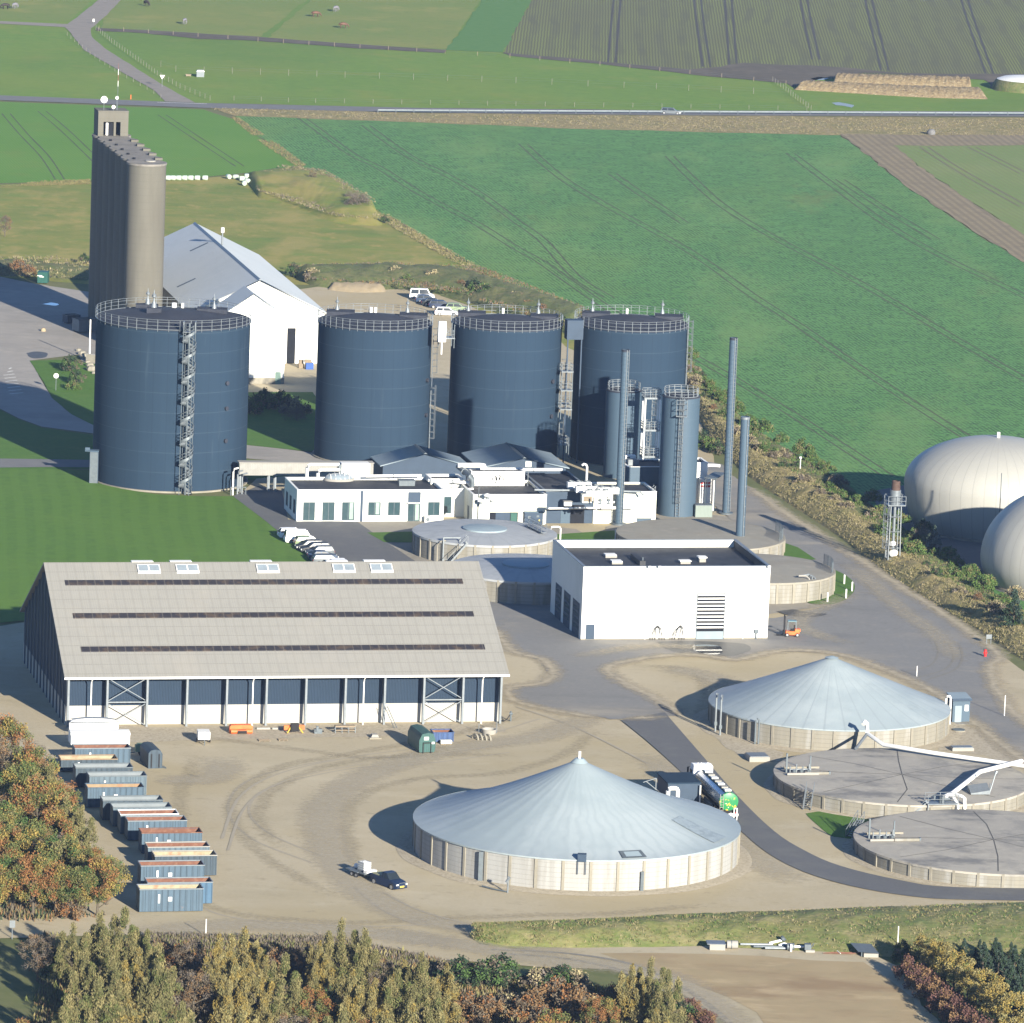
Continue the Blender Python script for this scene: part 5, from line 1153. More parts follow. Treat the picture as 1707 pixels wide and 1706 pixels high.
b = MB(); b.box(-1.3,.8,-.7,.7,hh,hh+.15); b.box(-1.3,-.6,-.2,.2,hh+.15,hh+.5); b.build('cap', M.tank2, t)
b = MB(); b.box(-.5,.7,-.63,-.605,.1,hh-.1); b.build('front_panel', M.galvdark, t)

# ------------------------------------------------------------------ round concrete tanks
def ring_wall(t, r, h, n, wallm, pil=True, pw=.16, pd=.12, cornice=True, front=True):
    b = MB(); b.lathe([(r,-.1),(r,h)], max(64,n*2)); b.build('wall', wallm, t)
    if pil:
        b0 = MB(); b0.box(r-.02,r+pd,-pw,pw,0,h+.03); proto = b0.build('pilaster', M.conc, t)
        first = True
        for k in range(n):
            a = 2*math.pi*k/n
            if first: proto.rotation_euler = (0,0,a); first = False; continue
            c = proto.copy(); COL.objects.link(c); c.parent = t; c.rotation_euler = (0,0,a)
def flat_tank(label, xc, yf, r, ytop, n=36, topm=None, wallm=None, group='round concrete tanks', rimm=None, cat='tank', roof_rise=.25, h=None, pil=True):
    c = cyl_base(xc, yf, r); h = h or HT(xc, yf, ytop)
    t = thing('round_tank', label, cat, c, 0, group)
    ring_wall(t, r, h, n, wallm or M.concw, pil)
    b = MB(); b.lathe([(r+.12,h-.22),(r+.12,h+.03),(r-.15,h+.05)], 96); b.lathe([(r-.15,h+.04),(r*.5,h+roof_rise*.7),(.02,h+roof_rise)], 96)
    b.build('cover', topm or M.conc, t)
    return t, c, h
M.cover = spot(spot(spot(mat('concrete_cover', (.335,.315,.285), (.30,.285,.26), .9, sc=.5), (.16,.16,.165), .16, .50, .66, .75, (1,.6,1)), (.42,.40,.35), .35, .55, .7, .5), (.14,.14,.15), .07, .56, .68, .5, (1,.5,1))
tint(M.cover, (1.32,1.30,1.22)); spot(M.cover, (.15,.15,.15), .11, .50, .62, .75, (1,1.6,1))
M.joint = mat('joint_dark', (.11,.107,.10), rough=.9)
def joints(t, r, h, k=8, seed=0):
    rn = random.Random(seed); 
    for i in range(k):
        a = 2*math.pi*i/k + rn.uniform(-.05,.05); a2 = a + rn.uniform(-.12,.12)
        b = MB(); pts = [Vector((.1*math.cos(a),.1*math.sin(a),h+.262)), Vector((r*.5*math.cos(a),r*.5*math.sin(a),h+.192)), Vector((r*.93*math.cos(a2),r*.93*math.sin(a2),h+.075))]
        strip = []
        b2 = MB()
        for q in range(2):
            d = (pts[q+1]-pts[q]); nrm = Vector((-d.y,d.x,0)).normalized()*.06
            b2.add([pts[q]+nrm,pts[q]-nrm,pts[q+1]-nrm,pts[q+1]+nrm],[(0,1,2,3)])
        b2.build('cover_joint', M.joint, t)
flC, cC, hC = flat_tank('flat concrete-topped tank in front of the pale cone-roofed tank, white pipe along its back edge', 1500, 1368, 15.6, 1342, 36, M.cover)
joints(flC, 15.6, hC, 8, 1)
flD, cD, hD = flat_tank('flat concrete-topped tank nearest the bottom right corner, beside the curved road', 1652, 1482, 16.3, 1457, 36, M.cover)
joints(flD, 16.3, hD, 8, 2)
M.tanG = spot(spot(mat('concrete_cover_tan', (.33,.31,.255), (.30,.285,.24), .9, sc=.5), (.27,.24,.19), .2, .5, .66, .6), (.42,.38,.31), .5, .56, .7, .5)
flG, cG, hG = flat_tank('tan concrete-topped tank directly behind the workshop roof, nearest the slim tanks', 1166, 944, 12.3, 917, 30, M.tanG)
flH, cH, hH = flat_tank('tan concrete-topped tank jutting out right of the workshop, white marker posts beside it', 1260, 1008, 11.0, 972, 28, M.tanG)
M.ribbed = spot(mat('grey_membrane', (.42,.44,.45), (.39,.41,.42), .6, sc=.4), (.26,.28,.29), .3, .52, .68, .6)
def ribbed(label, xc, yf, r, h):
    c = cyl_base(xc, yf, r); t = thing('round_tank', label, 'tank', c, 0, 'round concrete tanks'); ring_wall(t, r, h, 26, M.concw)
    b = MB(); n = 96; k = 6; vs = []; prof = [(r+.12,h-.25),(r+.12,h+.05),(r*.75,h+.25),(r*.5,h+.42),(r*.3,h+.52)]
    for rr, z in prof:
        for i in range(n):
            a = 2*math.pi*i/n; rib = .02*abs(math.sin(a*12))**.5 if rr < r else 0
            vs.append((rr*math.cos(a), rr*math.sin(a), z+rib))
    fs = [(j*n+i, j*n+(i+1)%n, (j+1)*n+(i+1)%n, (j+1)*n+i) for j in range(len(prof)-1) for i in range(n)] + [tuple((len(prof)-1)*n+i for i in range(n))]
    b.add(vs, fs, 0, True); b.build('cover', M.ribbed, t)
    b = MB(); b.lathe([(r*.31,h+.5),(r*.31,h+.72),(r*.24,h+.86),(.02,h+.92)], 48); b.build('centre_cap', M.membrane, t)
    return t, c
tE, cE = ribbed('ribbed grey-topped round tank in front of the control building, its back one of two', 806, 946, 10.4, 3.15)
tF, cF = ribbed('ribbed grey-topped round tank half hidden between the big hall and the workshop', 874, 1010, 10.6, 3.3)
# stairs and frames on E
p = P(758, 945); t = thing('steel_stair', 'galvanised stair up the front of the ribbed tank behind the hall', 'stair', p, GA)
b = MB(); b.beam((-1.2,0,0),(1.8,0,3.5),.08,.24); b.beam((-1.2,.8,0),(1.8,.8,3.5),.08,.24); b.build('stringers', M.galv, t)
b = MB(); b.beam((-1.2,-.05,1.0),(1.8,-.05,4.5),.06); b.beam((-1.2,.85,1.0),(1.8,.85,4.5),.06)
for k in range(4): b.beam((-1.2+k,-.05,1.17*k),(-1.2+k,-.05,1.17*k+1),.05)
b.build('handrails', M.galv, t); b = MB()
for k in range(11): b.box(-1.2+.27*k,-.95+.27*k,.04,.76,.31*k,.31*k+.05)
b.build('treads', M.galv, t)
p = P(738, 940); t = thing('pipe_gantry', 'open galvanised frame standing beside the stair of the ribbed tank', 'frame', p, GA)
b = MB()
for x in (0,2.4): b.box(x-.09,x+.09,-.09,.09,0,3.7)
b.box(-.1,2.5,-.1,.1,3.7,3.9); b.beam((0,0,.5),(2.4,0,2.0),.08); b.build('frame', M.galv, t); b = MB(); b.tube([(-.8,.3,0),(-.8,.3,2.6),(-.4,.3,3.2),(.4,.4,3.3)], .1, 6); b.build('pipe', M.conc, t)
for (x0, y0, x1, y1, lab) in ((905,902,930,935,'left galvanised walkway rail over the right rim of the ribbed tank'),):
    pass
p = P(905, 930); t = thing('walkway', 'galvanised walkway sloping over the right edge of the ribbed tank', 'walkway', (p.x,p.y,3.4), GA+R(100))
b = MB(); b.box(0,6.5,-.4,.4,.25,.32); b.build('deck', M.galv, t); b = MB(); straight_rail(b,(0,-.4,.3),(6.5,-.4,.3)); straight_rail(b,(0,.4,.3),(6.5,.4,.3)); b.build('guard_rail', M.galv, t)
def goose(px, py, zb, h, w, r, lab, m=None):
    p = P(px, py, zb); t = thing('gooseneck_pipe', lab, 'vent pipe', (p.x,p.y,zb), GA)
    b = MB(); b.tube([(0,0,0),(0,0,h-.3),(.12,0,h-.08),(.35,0,h),(w-.35,0,h),(w-.12,0,h-.08),(w,0,h-.3),(w,0,h*.0)], r, 8); b.build('pipe', m or M.white, t); return t
goose(917, 903, 0, 2.2, 1.5, .13, 'white hoop-shaped pipe between the ribbed tank and the workshop')
p = P(1026, 905); t = thing('gooseneck_pipe', 'white elbow pipe rising behind the workshop roof by the left chimney foot', 'vent pipe', p, GA); b = MB(); b.tube([(0,0,0),(0,0,1.9),(.2,0,2.1),(1.6,0,2.15)], .14, 8); b.build('pipe', M.white, t)
# valve pipes on the wall of H
pw_ = P(1347, 1003); t = thing('valve_station', 'grey vertical pipes climbing the wall of the tank right of the workshop', 'valve station', pw_, GA+R(20))
for k in range(3): b = MB(); b.tube([(.5*k,0,0),(.5*k,0,3.3+.2*(k%2)),(.5*k-.2,.5,3.6+.2*(k%2)),(.5*k-1.2,.9,3.6)], .13, 7); b.build('pipe', M.galv if k else M.conc_plain, t)
b = MB(); b.box(1.3,2.0,-.2,.2,.3,1.1); b.build('box', M.galvdark, t)
# wire fences on the rims of G and H
def rim_fence(c, r, h, a0, a1, lab):
    t = thing('rim_fence', lab, 'fence', (c.x,c.y,h), 0); b = MB(); n = 5
    for i in range(n+1):
        a = a0+(a1-a0)*i/n; b = MB(); b.rod((r*math.cos(a),r*math.sin(a),0),(r*math.cos(a),r*math.sin(a),1.5),.05,n=5); b.build('post', M.galvdark, t)
    b = MB()
    for z in [.2*k+.1 for k in range(8)]: b.tube([(r*math.cos(a0+(a1-a0)*i/10),r*math.sin(a0+(a1-a0)*i/10),z) for i in range(11)], .022, 4)
    for i in range(30):
        a = a0+(a1-a0)*i/29; b.rod((r*math.cos(a),r*math.sin(a),.05),(r*math.cos(a),r*math.sin(a),1.5),.018,n=4)
    b.build('mesh', M.galvdark, t)
rim_fence(cG, 12.0, hG+.1, R(-18), R(22), 'wire mesh fence on the rim of the tan tank nearest the slim tanks')
rim_fence(cH, 10.7, hH+.1, R(-12), R(26), 'wire mesh fence on the rim of the tan tank right of the workshop')
p = P(1010,905)

# cone-roofed tank and tent tank
def tent(label, xc, yf, r, yrim, yapex_center, p_, n, wallm, roofm, sag, group, name='round_tank', zap=None):
    c = cyl_base(xc, yf, r); h = HT(xc, yf, yrim)
    cx_, cy_ = Q((c.x,c.y,0))[:2]
    ap = solve(lambda z: (c.x,c.y,z), h, 40, yapex_center)
    t = thing(name, label, 'tank', c, 0, group)
    ring_wall(t, r, h, n, wallm)
    NS_ = n*6; rows = 26; vs = []
    for j in range(rows):
        f = j/(rows-1); rr = r+.15 - (r+.10)*f
        for i in range(NS_):
            a = 2*math.pi*i/NS_; ph_ = (i % 6)/6.0; s = math.sin(math.pi*ph_)
            z = h+.05 + (ap-h)*(1-rr/(r+.15))**p_
            wr_ = noise.noise(Vector((math.cos(a)*9, math.sin(a)*9, f*1.2)))*.12*(1-f)*sag/.1 if sag > .06 else 0
            z -= sag*s*min(1, (1-f)*2.5)*min(1,f*6+.1); z += wr_*min(1,f*5)
            vs.append((rr*math.cos(a), rr*math.sin(a), z))
    b = MB(); b.add(vs, [(j*NS_+i, j*NS_+(i+1)%NS_, (j+1)*NS_+(i+1)%NS_, (j+1)*NS_+i) for j in range(rows-1) for i in range(NS_)], 0, True)
    b.lathe([(r+.15,h-.12),(r+.17,h+.06)], NS_); b.disc(.06, ap+.04, 12)
    b.build('roof', roofm, t)
    return t, c, h, ap
M.tentm = spot(spot(mat('tent_membrane', (.32,.38,.405), (.30,.36,.385), .55, sc=.35), (.27,.32,.34), .5, .58, .72, .4), (.41,.465,.485), .06, .45, .62, .7)
M.cone = spot(spot(mat('cone_membrane', (.32,.38,.405), (.30,.355,.38), .55, sc=.35), (.20,.24,.26), .22, .58, .70, .5), (.41,.465,.48), .1, .45, .62, .7)
M.dome = spot(mat('dome_white', (.41,.405,.365), (.395,.39,.355), .5, sc=.3), (.35,.35,.32), .05, .45, .65, .6)
radial(M.tentm, 62, (.29,.345,.37), .35, .70, 1.0, 6.0); radial(M.cone, 36, (.24,.28,.30), .42, .975, 1.0); radial(M.dome, 48, (.22,.22,.20), .35, .985, 1.0); radial(M.ribbed, 24, (.31,.33,.34), .35, .93, 1.0)
tt, cT, hT, aT = tent('largest pale tent-roofed round tank, centre foreground with a white cap at its tip', 957, 1488, 18.9, 1434, 1266, 1.22, 38, M.conc_white, M.tentm, .025, 'round concrete tanks')
b = MB(); b.cyl(1.0,aT-.35,aT+.12,20,r2=.5); b.build('apex_ring', M.membrane, tt); b = MB(); b.rod((0,0,aT),(0,0,aT+.95),.16,n=8); b.build('apex_vent', M.white, tt)
def roof_patch(c, r, h, ap, p_, a0, a1, f0, f1, lift=.09):
    b = MB(); n = 14; vs = []
    for j in range(7):
        rr = r*(f0+(f1-f0)*j/6)
        for i in range(n+1):
            a = a0+(a1-a0)*i/n; z = h+.05+(ap-h)*(1-rr/(r+.15))**p_ + lift; vs.append((rr*math.cos(a),rr*math.sin(a),z))
    b.add(vs, [(j*(n+1)+i,j*(n+1)+i+1,(j+1)*(n+1)+i+1,(j+1)*(n+1)+i) for j in range(6) for i in range(n)], 0, True); return b
roof_patch(cT, 18.9, hT, aT, 1.22, R(-52), R(-38), .60, .985, .08).build('worn_patch', mat('worn_membrane', (.22,.275,.31), (.29,.36,.40), .6, sc=2, streak=False), tt) if False else None
pq = MB(); A_ = (roof_patch(cT,18.9,hT,aT,1.22,R(-30),R(-19),.66,.96,.085)); A_.build('worn_patch', spot(mat('worn_membrane', (.235,.285,.32), (.30,.36,.40), .6, sc=2.0), (.19,.235,.265), 1.2, .5, .6, .6), tt)
A_ = roof_patch(cT,18.9,hT,aT,1.22,R(-74),R(-65),.90,.99,.12); A_.build('window_patch', M.galvdark, tt)
A_ = roof_patch(cT,18.9,hT,aT,1.22,R(-72.5),R(-66.5),.915,.975,.15); A_.build('window_pane', M.membrane, tt)
a0 = R(-88.5); b = MB(); x, y = 19.0*math.cos(a0), 19.0*math.sin(a0); b.box(x-.5,x+.5,y-.25,y+.55,hT-.1,hT+.75); b.build('hatch_box', M.slate, tt)
b = MB(); b.rod((x-.45,y-.15,hT-1.6),(x-.45,y-.15,hT),.05,n=5); b.rod((x+.45,y-.15,hT-1.6),(x+.45,y-.15,hT),.05,n=5); b.build('hatch_bracket', M.slate, tt)
for ang_, w in ((-125,.5),(-67,.35)):
    a = R(ang_); x, y = 19.05*math.cos(a), 19.05*math.sin(a); b = MB(); b.box(x-w/2,x+w/2,y-.25,y+.05,0,2.4 if w < .4 else hT-.2); b.build('cable_duct', M.galvdark, tt)
for z in [.6*k+.5 for k in range(6)]:
    pass
tc_, cK, hK, aK = tent('pale cone-roofed round tank behind the flat concrete-topped ones, at right', 1379, 1254, 15.35, 1217, 1095, 1.03, 36, M.concw, M.cone, .015, 'round concrete tanks')
b = MB(); b.cyl(.9,aK-.12,aK+.08,20,r2=.3); b.build('apex_ring', M.membrane, tc_)
b = MB(); b.tube([(-.9,-1.3,aK-.75),(-.2,-1.5,aK-.72),(.6,-1.35,aK-.72)], .12, 6); b.build('apex_rope', M.black, tc_)
# gravel collars
for (c, r0, r1_, lab) in ((cT,18.8,20.9,0),(cK,15.2,17.2,1),(cC,15.5,16.9,2),(cD,16.2,17.6,3)):
    b = MB(); n = 90; vs = []
    for rr, z in ((r0,.20),(r0+(r1_-r0)*.6,.19),(None,.126)):
        for i in range(n):
            a = 2*math.pi*i/n; q = rr if rr else r1_ + noise.noise(Vector((math.cos(a)*3,math.sin(a)*3,lab)))*.6
            vs.append((c.x+q*math.cos(a), c.y+q*math.sin(a), z))
    b.add(vs, [(j*n+i,j*n+(i+1)%n,(j+1)*n+(i+1)%n,(j+1)*n+i) for j in range(2) for i in range(n)]); tag(b.build('stone_collar', M.stones, fix=False), kind='structure')
# white pipe work between C, D and K
def on(c, r, deg, z): a = R(deg); return Vector((c.x+r*math.cos(a), c.y+r*math.sin(a), z))
pA = P(1448, 1247, 3.3); pB = P(1480, 1268, 2.9); pC = P(1680, 1297, 2.9); pD = P(1707, 1300, 2.9)
pipew('long white insulated pipe running right from the cone-roofed tank across the flat one', [P(1439,1208,4.2),P(1442,1203,4.5),P(1445,1206,4.3),P(1446,1223,3.1),P(1473,1242,2.7),P(1560,1256,2.6),P(1679,1273,2.6),P(1780,1288,2.6)], .26)
pipew('white pipe brace dropping left from the bent pipe head at the cone-roofed tank', [P(1446,1223,3.1),P(1427,1248,2.2)], .2, M.galv)
p5 = P(1700,1302,3.0)
pipew('white insulated pipe crossing the flat tank diagonally to the valve cluster', [P(1703,1269,3.0),P(1633,1287,3.0),P(1587,1323,2.9),P(1574,1329,2.7)], .28)
pipew('white vertical hoop pipe at the valve cluster, right leg', [P(1588,1323,2.9),P(1604,1328,2.9),P(1608,1331,2.7),P(1608,1352,1.2)], .2)
pipew('white inclined pipe at the valve cluster, left leg', [P(1587,1325,2.8),P(1596,1341,2.0),P(1597,1355,1.0)], .22)
p = P(1572, 1368, 0); t = thing('valve_cluster', 'galvanised platform and valves between the two flat concrete-topped tanks', 'valve station', (p.x,p.y,0), GA)
b = MB(); b.box(-2.2,1.6,-.7,.7,2.1,2.2)
for x in (-2.1,1.5):
    for y in (-.6,.6): b.box(x-.06,x+.06,y-.06,y+.06,0,2.1)
b.build('deck', M.galv, t); b = MB(); straight_rail(b,(-2.2,-.7,2.2),(1.6,-.7,2.2)); straight_rail(b,(-2.2,.7,2.2),(1.6,.7,2.2)); b.beam((-4.6,-.2,.2),(-2.0,-.2,2.4),.08,.2); b.beam((-4.6,.5,.2),(-2.0,.5,2.4),.08,.2); b.build('guard_rail', M.galv, t)
b = MB(); b.cyl(.35,2.2,3.0,10,c=(-.3,0)); b.rod((-.3,0,2.6),(.7,0,2.6),.2,n=8); b.rod((-1.2,0,2.5),(-1.2,0,3.2),.12,n=7); b.build('valves', M.galvdark, t)
b = MB(); b.cyl(.42,0,.5,10); o = None
# hatch and lamp on C
p = P(1632, 1372, hC); p = P(1640, 1325, hC+.2)
def rim_gear(lab, px, py, z, n1):
    p = P(px, py, z); t = thing('pump_station', lab, 'pump station', (p.x,p.y,z), GA)
    b = MB(); b.box(-.2,4.3,.9,1.15,.25,.5); b.build('long_pipe_housing', M.conc, t)
    b = MB(); b.box(-.4,3.6,-1.7,-1.45,.05,.30); b.build('front_kerb', M.conc_plain, t)
    b = MB()
    for k in range(4): b.rod((.2+k*.8,-.6,0),(.2+k*.8,-.6,.9+.3*(k%2)),.09,n=7)
    b.tube([(.1,-.5,.45),(2.9,-.4,.45)], .12, 7); b.build('pipes', M.galv, t)
    b = MB(); b.box(-.2,0,-.1,.1,0,2.4); b.box(2.9,3.05,.2,.35,0,2.0); b.build('posts', M.galvdark, t)
    b = MB()
    for k in range(3): b.cyl(.24,.0,.55,9,c=(.6+k*.9,-1.0))
    b.build('pumps', M.galvdark, t)
    return t
rim_gear('pump gear and pipes on the left rim of the rear flat concrete-topped tank', 1312, 1288, hC+.1, 0)
rim_gear('pump gear and pipes on the left rim of the front flat concrete-topped tank', 1450, 1398, hD+.1, 0)
for (px, py, lab, z) in ((1380,1291,'tan pipe housing lying on the rear flat tank cover', hC+.16),(1530,1402,'tan pipe housing lying on the front flat tank cover', hD+.16)):
    p = P(px-20, py, z); t = thing('pipe_housing', lab, 'pipe housing', (p.x,p.y,z), GA); b = MB(); b.box(-1.4,1.6,-.2,.2,0,.3); b.build('housing', M.concw, t); b = MB(); b.box(1.6,1.8,-.22,.22,0,.36); b.build('end_cap', M.galvdark, t)
def stair(lab, px, py, h, rz):
    p = P(px, py); t = thing('steel_stair', lab, 'stair', p, rz)
    b = MB(); L_ = h*1.15; b.beam((0,-.45,0),(L_,-.45,h),.07,.22); b.beam((0,.45,0),(L_,.45,h),.07,.22); b.build('stringers', M.galv, t)
    b = MB(); n = int(h/.22)
    for k in range(n): b.box(L_*k/n,L_*k/n+.26,-.41,.41,h*k/n,h*k/n+.04)
    b.build('treads', M.galv, t); b = MB()
    for s_ in (-.47,.47):
        b.beam((0,s_,1),(L_,s_,h+1),.06); b.beam((0,s_,.5),(L_,s_,h+.5),.05)
        for k in range(4): b.beam((L_*k/3,s_,h*k/3),(L_*k/3,s_,h*k/3+1),.06)
    b.build('handrails', M.galv, t)
stair('galvanised stair up the left front of the rear flat concrete-topped tank', 1345, 1352, 2.1, R(80))
stair('galvanised stair up the left back of the front flat concrete-topped tank', 1415, 1398, 2.0, R(52))
p = P(1634,1322,hC+.2); t = thing('hatch', 'white lean-to hatch with a lamp post on the rear flat tank', 'hatch', (p.x,p.y,hC+.18), GA)
b = MB(); b.add([(-1.4,-.8,0),(1.0,-.8,0),(1.0,.8,0),(-1.4,.8,0),(-1.4,-.8,.15),(1.0,-.8,.5),(1.0,.8,1.1),(-1.4,.8,.8)],[(0,3,2,1),(4,5,6,7),(0,1,5,4),(1,2,6,5),(2,3,7,6),(3,0,4,7)]); b.build('lid', M.galv, t)
b = MB(); b.rod((1.2,0,0),(1.9,.3,2.3),.07,n=6); b.rod((1.9,.3,2.3),(2.05,.35,2.6),.18,n=8); b.rod((1.2,0,0),(1.2,0,1.2),.07,n=6); b.build('lamp', M.galv, t)
# tank K edge pipes, blue kiosk, slabs
for k, (px, py, z) in enumerate(((1192,1222,5.0),(1200,1228,5.2))):
    p = P(px, py); t = thing('edge_pipe', ['grey hooked pipe at the left edge of the cone-roofed tank, outer one','grey hooked pipe at the left edge of the cone-roofed tank, inner one'][k], 'pipe', p, GA); b = MB(); b.tube([(0,0,0),(0,0,z-.4),(.1,.3,z),(.3,.9,z),(.4,1.2,z-.8)], .13, 7); b.build('pipe', M.galv, t); b = MB(); b.box(-.18,.18,-.18,.18,1.0,1.5); b.build('valve', M.galvdark, t)
p = P(1258, 1243); t = thing('edge_pipe', 'pair of grey pipes flat against the cone-roofed tank wall', 'pipe', p, GA); b = MB(); b.tube([(0,0,0),(0,0,3.2)],.12,7); b.tube([(.45,0,0),(.45,0,3.2),(.2,0,3.5)],.12,7); b.build('pipe', M.galvdark, t)
goose(1575, 1210, 0, 3.9, .6, .15, 'white hoop-shaped pipe at the right edge of the cone-roofed tank')
p = P(1587, 1206); t = thing('kiosk', 'blue-green flat-roofed kiosk with a small white sign beside the cone-roofed tank', 'kiosk', p, GA)
b = MB(); b.box(0,2.3,0,2.6,.15,3.1); b.build('wall', M.tank2, t); b = MB(); b.add([(-.15,-.15,3.1),(2.45,-.15,3.1),(2.45,2.75,3.35),(-.15,2.75,3.35),(-.15,-.15,3.25),(2.45,-.15,3.25),(2.45,2.75,3.5),(-.15,2.75,3.5)],[(0,3,2,1),(4,5,6,7),(0,1,5,4),(1,2,6,5),(2,3,7,6),(3,0,4,7)]); b.build('roof', M.slateroof, t)
b = MB(); b.box(-.15,2.45,-.35,-.12,3.0,3.25); b.build('front_hood', M.slate, t); b = MB(); b.box(1.6,2.1,-.03,-.004,1.6,2.4); b.build('sign', M.white, t); b = MB(); b.box(.3,1.2,-.04,-.004,.15,2.3); b.build('door', M.slateroof, t)
b = MB(); b.box(-.6,3.2,-1.2,3.2,0,.13); b.build('slab', M.conc_plain, t)
def slab(px, py, w, d, h, lab, topm=M.galv):
    p = P(px, py); t = thing('manhole_cover', lab, 'manhole', p, GA); b = MB(); b.box(-w/2,w/2,-d/2,d/2,0,h); b.build('kerb', M.conc_plain, t); b = MB(); b.box(-w/2+.1,w/2-.1,-d/2+.1,d/2-.1,h,h+.08); b.build('lid', topm, t)
slab(1262, 1268, 2.6, 2.6, .7, 'pale concrete manhole box with grey lid left of the flat tank')
p = P(1598, 1220); t = thing('manhole_cover', 'round dark manhole lid on the stones right of the cone-roofed tank', 'manhole', p); b = MB(); b.cyl(.9,0,.25,18); b.build('kerb', M.conc, t); b = MB(); b.cyl(.8,.25,.32,18); b.build('lid', M.galvdark, t)
slab(1603, 1252, 2.8, 1.4, .5, 'small sloped grey hatch beside the white pipe at far right')
# dark shed and hoop behind tent tank
p = P(1112, 1349); t = thing('pump_shed', 'dark blue flat shed tucked behind the tent-roofed tank beside the road tanker', 'shed', p, GA)
b = MB(); b.box(0,4.0,0,5.4,0,3.1); b.build('wall', M.slate, t); b = MB(); b.box(-.1,4.1,-.1,5.5,3.1,3.25); b.build('roof', M.tank, t)
goose(1112, 1358, 0, 3.2, 1.2, .26, 'fat white hoop-shaped pipe over the back rim of the tent-roofed tank')
p = P(1092, 1342); t = thing('steel_brace', 'triangular galvanised bracket behind the tent-roofed tank', 'bracket', p, GA); b = MB(); b.beam((0,0,0),(0,0,3.3),.09); b.beam((0,0,3.3),(-1.6,0,2.8),.08); b.beam((-1.2,0,2.9),(.7,0,1.4),.08); b.build('frame', M.galv, t)
p = P(1166, 1350); t = thing('white_post', 'short white pipe post beside the dark blue pump shed', 'post', p); b = MB(); b.rod((0,0,0),(0,0,3.0),.09,n=7); b.build('post', M.white, t)
p = P(1222, 1392); t = thing('filling_frame', 'white tubular filling frame behind the rear end of the road tanker', 'frame', p, GA); b = MB()
for x in (-.8,0,.35): b.tube([(x,0,0),(x,0,3.2 if x >= 0 else 2.4)], .07, 6)
b.tube([(0,0,3.2),(.35,0,3.2)], .07, 6); b.tube([(-.8,0,2.4),(-.4,0,2.6),(0,0,2.5)], .08, 6)
for k in range(4): b.rod((0,0,.8+k*.8),(.35,0,.8+k*.8),.05,n=5)
b.build('frame', M.white, t)
for (px, py, lab) in ((846,1490,'galvanised standpipe at the foot of the tent-roofed tank, front'),):
    p = P(px, py); t = thing('standpipe', lab, 'standpipe', p); b = MB(); b.rod((0,0,0),(0,0,2.0),.10,n=8); b.rod((-.2,0,1.3),(.2,0,1.9),.16,n=8); b.build('pipe', M.galv, t); b = MB(); b.tube([(0,0,.2),(-1.6,.9,.25),(-2.9,2.0,.3)], .09, 6); b.build('hose', M.galvdark, t)

# ------------------------------------------------------------------ gas domes, flare
def dome(label, xc, yfoot, r, zc, top, base_r, pole=True):
    c = cyl_base(xc, yfoot, base_r); t = thing('gas_dome', label, 'gas dome', c, 0, 'white gas domes')
    prof = []
    for k in range(7):
        f = k/6; a = (1-f)*math.acos(base_r/r) if True else 0
        prof.append((r*math.cos(a), zc*(1-math.sin(a)/math.sin(math.acos(base_r/r)))))
    for k in range(1, 25):
        a = math.pi/2*k/24; prof.append((max(.02, r*math.cos(a)), zc+top*math.sin(a)))
    n = 144; b = MB(); vs = []
    for rr, z in prof:
        for i in range(n):
            a = 2*math.pi*i/n; dent = .0016*rr*(1 if i % 4 == 0 else 0)
            vs.append(((rr-dent)*math.cos(a), (rr-dent)*math.sin(a), z-dent*.3))
    b.add(vs, [(j*n+i,j*n+(i+1)%n,(j+1)*n+(i+1)%n,(j+1)*n+i) for j in range(len(prof)-1) for i in range(n)], 0, True); b.build('membrane', M.dome, t)
    b = MB(); b.lathe([(base_r+.5,0),(base_r+.5,.4),(base_r,.5)], 72); b.build('ring_base', M.conc, t)
    if pole: b = MB(); b.rod((0,0,zc+top-.3),(0,0,zc+top+.8),.26,n=10); b.build('top_valve', M.white, t)
    b = MB(); z = 2.2; rr = r*.975; a = R(-95) ; b.rod((rr*math.cos(a),rr*math.sin(a),z),(rr*1.02*math.cos(a),rr*1.02*math.sin(a),z),.35,n=12); b.build('porthole', M.dark, t)
    return t, c
dome('rear white gas dome, fully rounded above the hedge with a short valve on top', 1655, 906, 13.8, 6.9, 7.1, 12.0)
dome('front white gas dome cut off by the right edge of the view', 1795, 1004, 14.2, 3.8, 10.8, 12.8)
p = P(1662, 938); hh = HT(1662, 938, 789)
t = thing('lightning_rod', 'thin dark mast standing between the two white gas domes', 'mast', p); b = MB(); b.rod((0,0,0),(0,0,hh),.09,.06,n=6); b.build('mast', M.frame, t); b = MB(); b.cyl(.3,0,.3,8); b.build('foot', M.conc, t)
p = P(1487, 944); fh = HT(1487, 944, 817); ft = HT(1487, 944, 802)
t = thing('gas_flare', 'slender galvanised flare tower with a rusty burner tip beside the hedge bank', 'flare tower', p, GA)
b = MB(); b.box(-1.3,1.3,-1.2,1.2,0,.45); b.build('footing', M.conc, t)
zd = HT(1487,944,842)
b = MB()
for x in (-.8,.8):
    for y in (-.7,.7): b.beam((x*1.12,y*1.12,.4),(x*.95,y*.95,zd),.12)
for z in (1.2,2.8,5.2,7.4): 
    b.tube([(-.85,-.75,z),(.85,-.75,z),(.85,.75,z),(-.85,.75,z)], .06, 4, loop=True)
for z0_, z1_ in ((5.2,7.4),): pass
b.build('lattice', M.galv, t)
b = MB(); b.rod((0,0,.4),(0,0,zd+.2),.22,n=10); b.build('riser', M.galv, t)
b = MB(); b.box(-1.3,1.3,-1.1,1.1,zd,zd+.12); b.build('deck', M.galv, t)
b = MB()
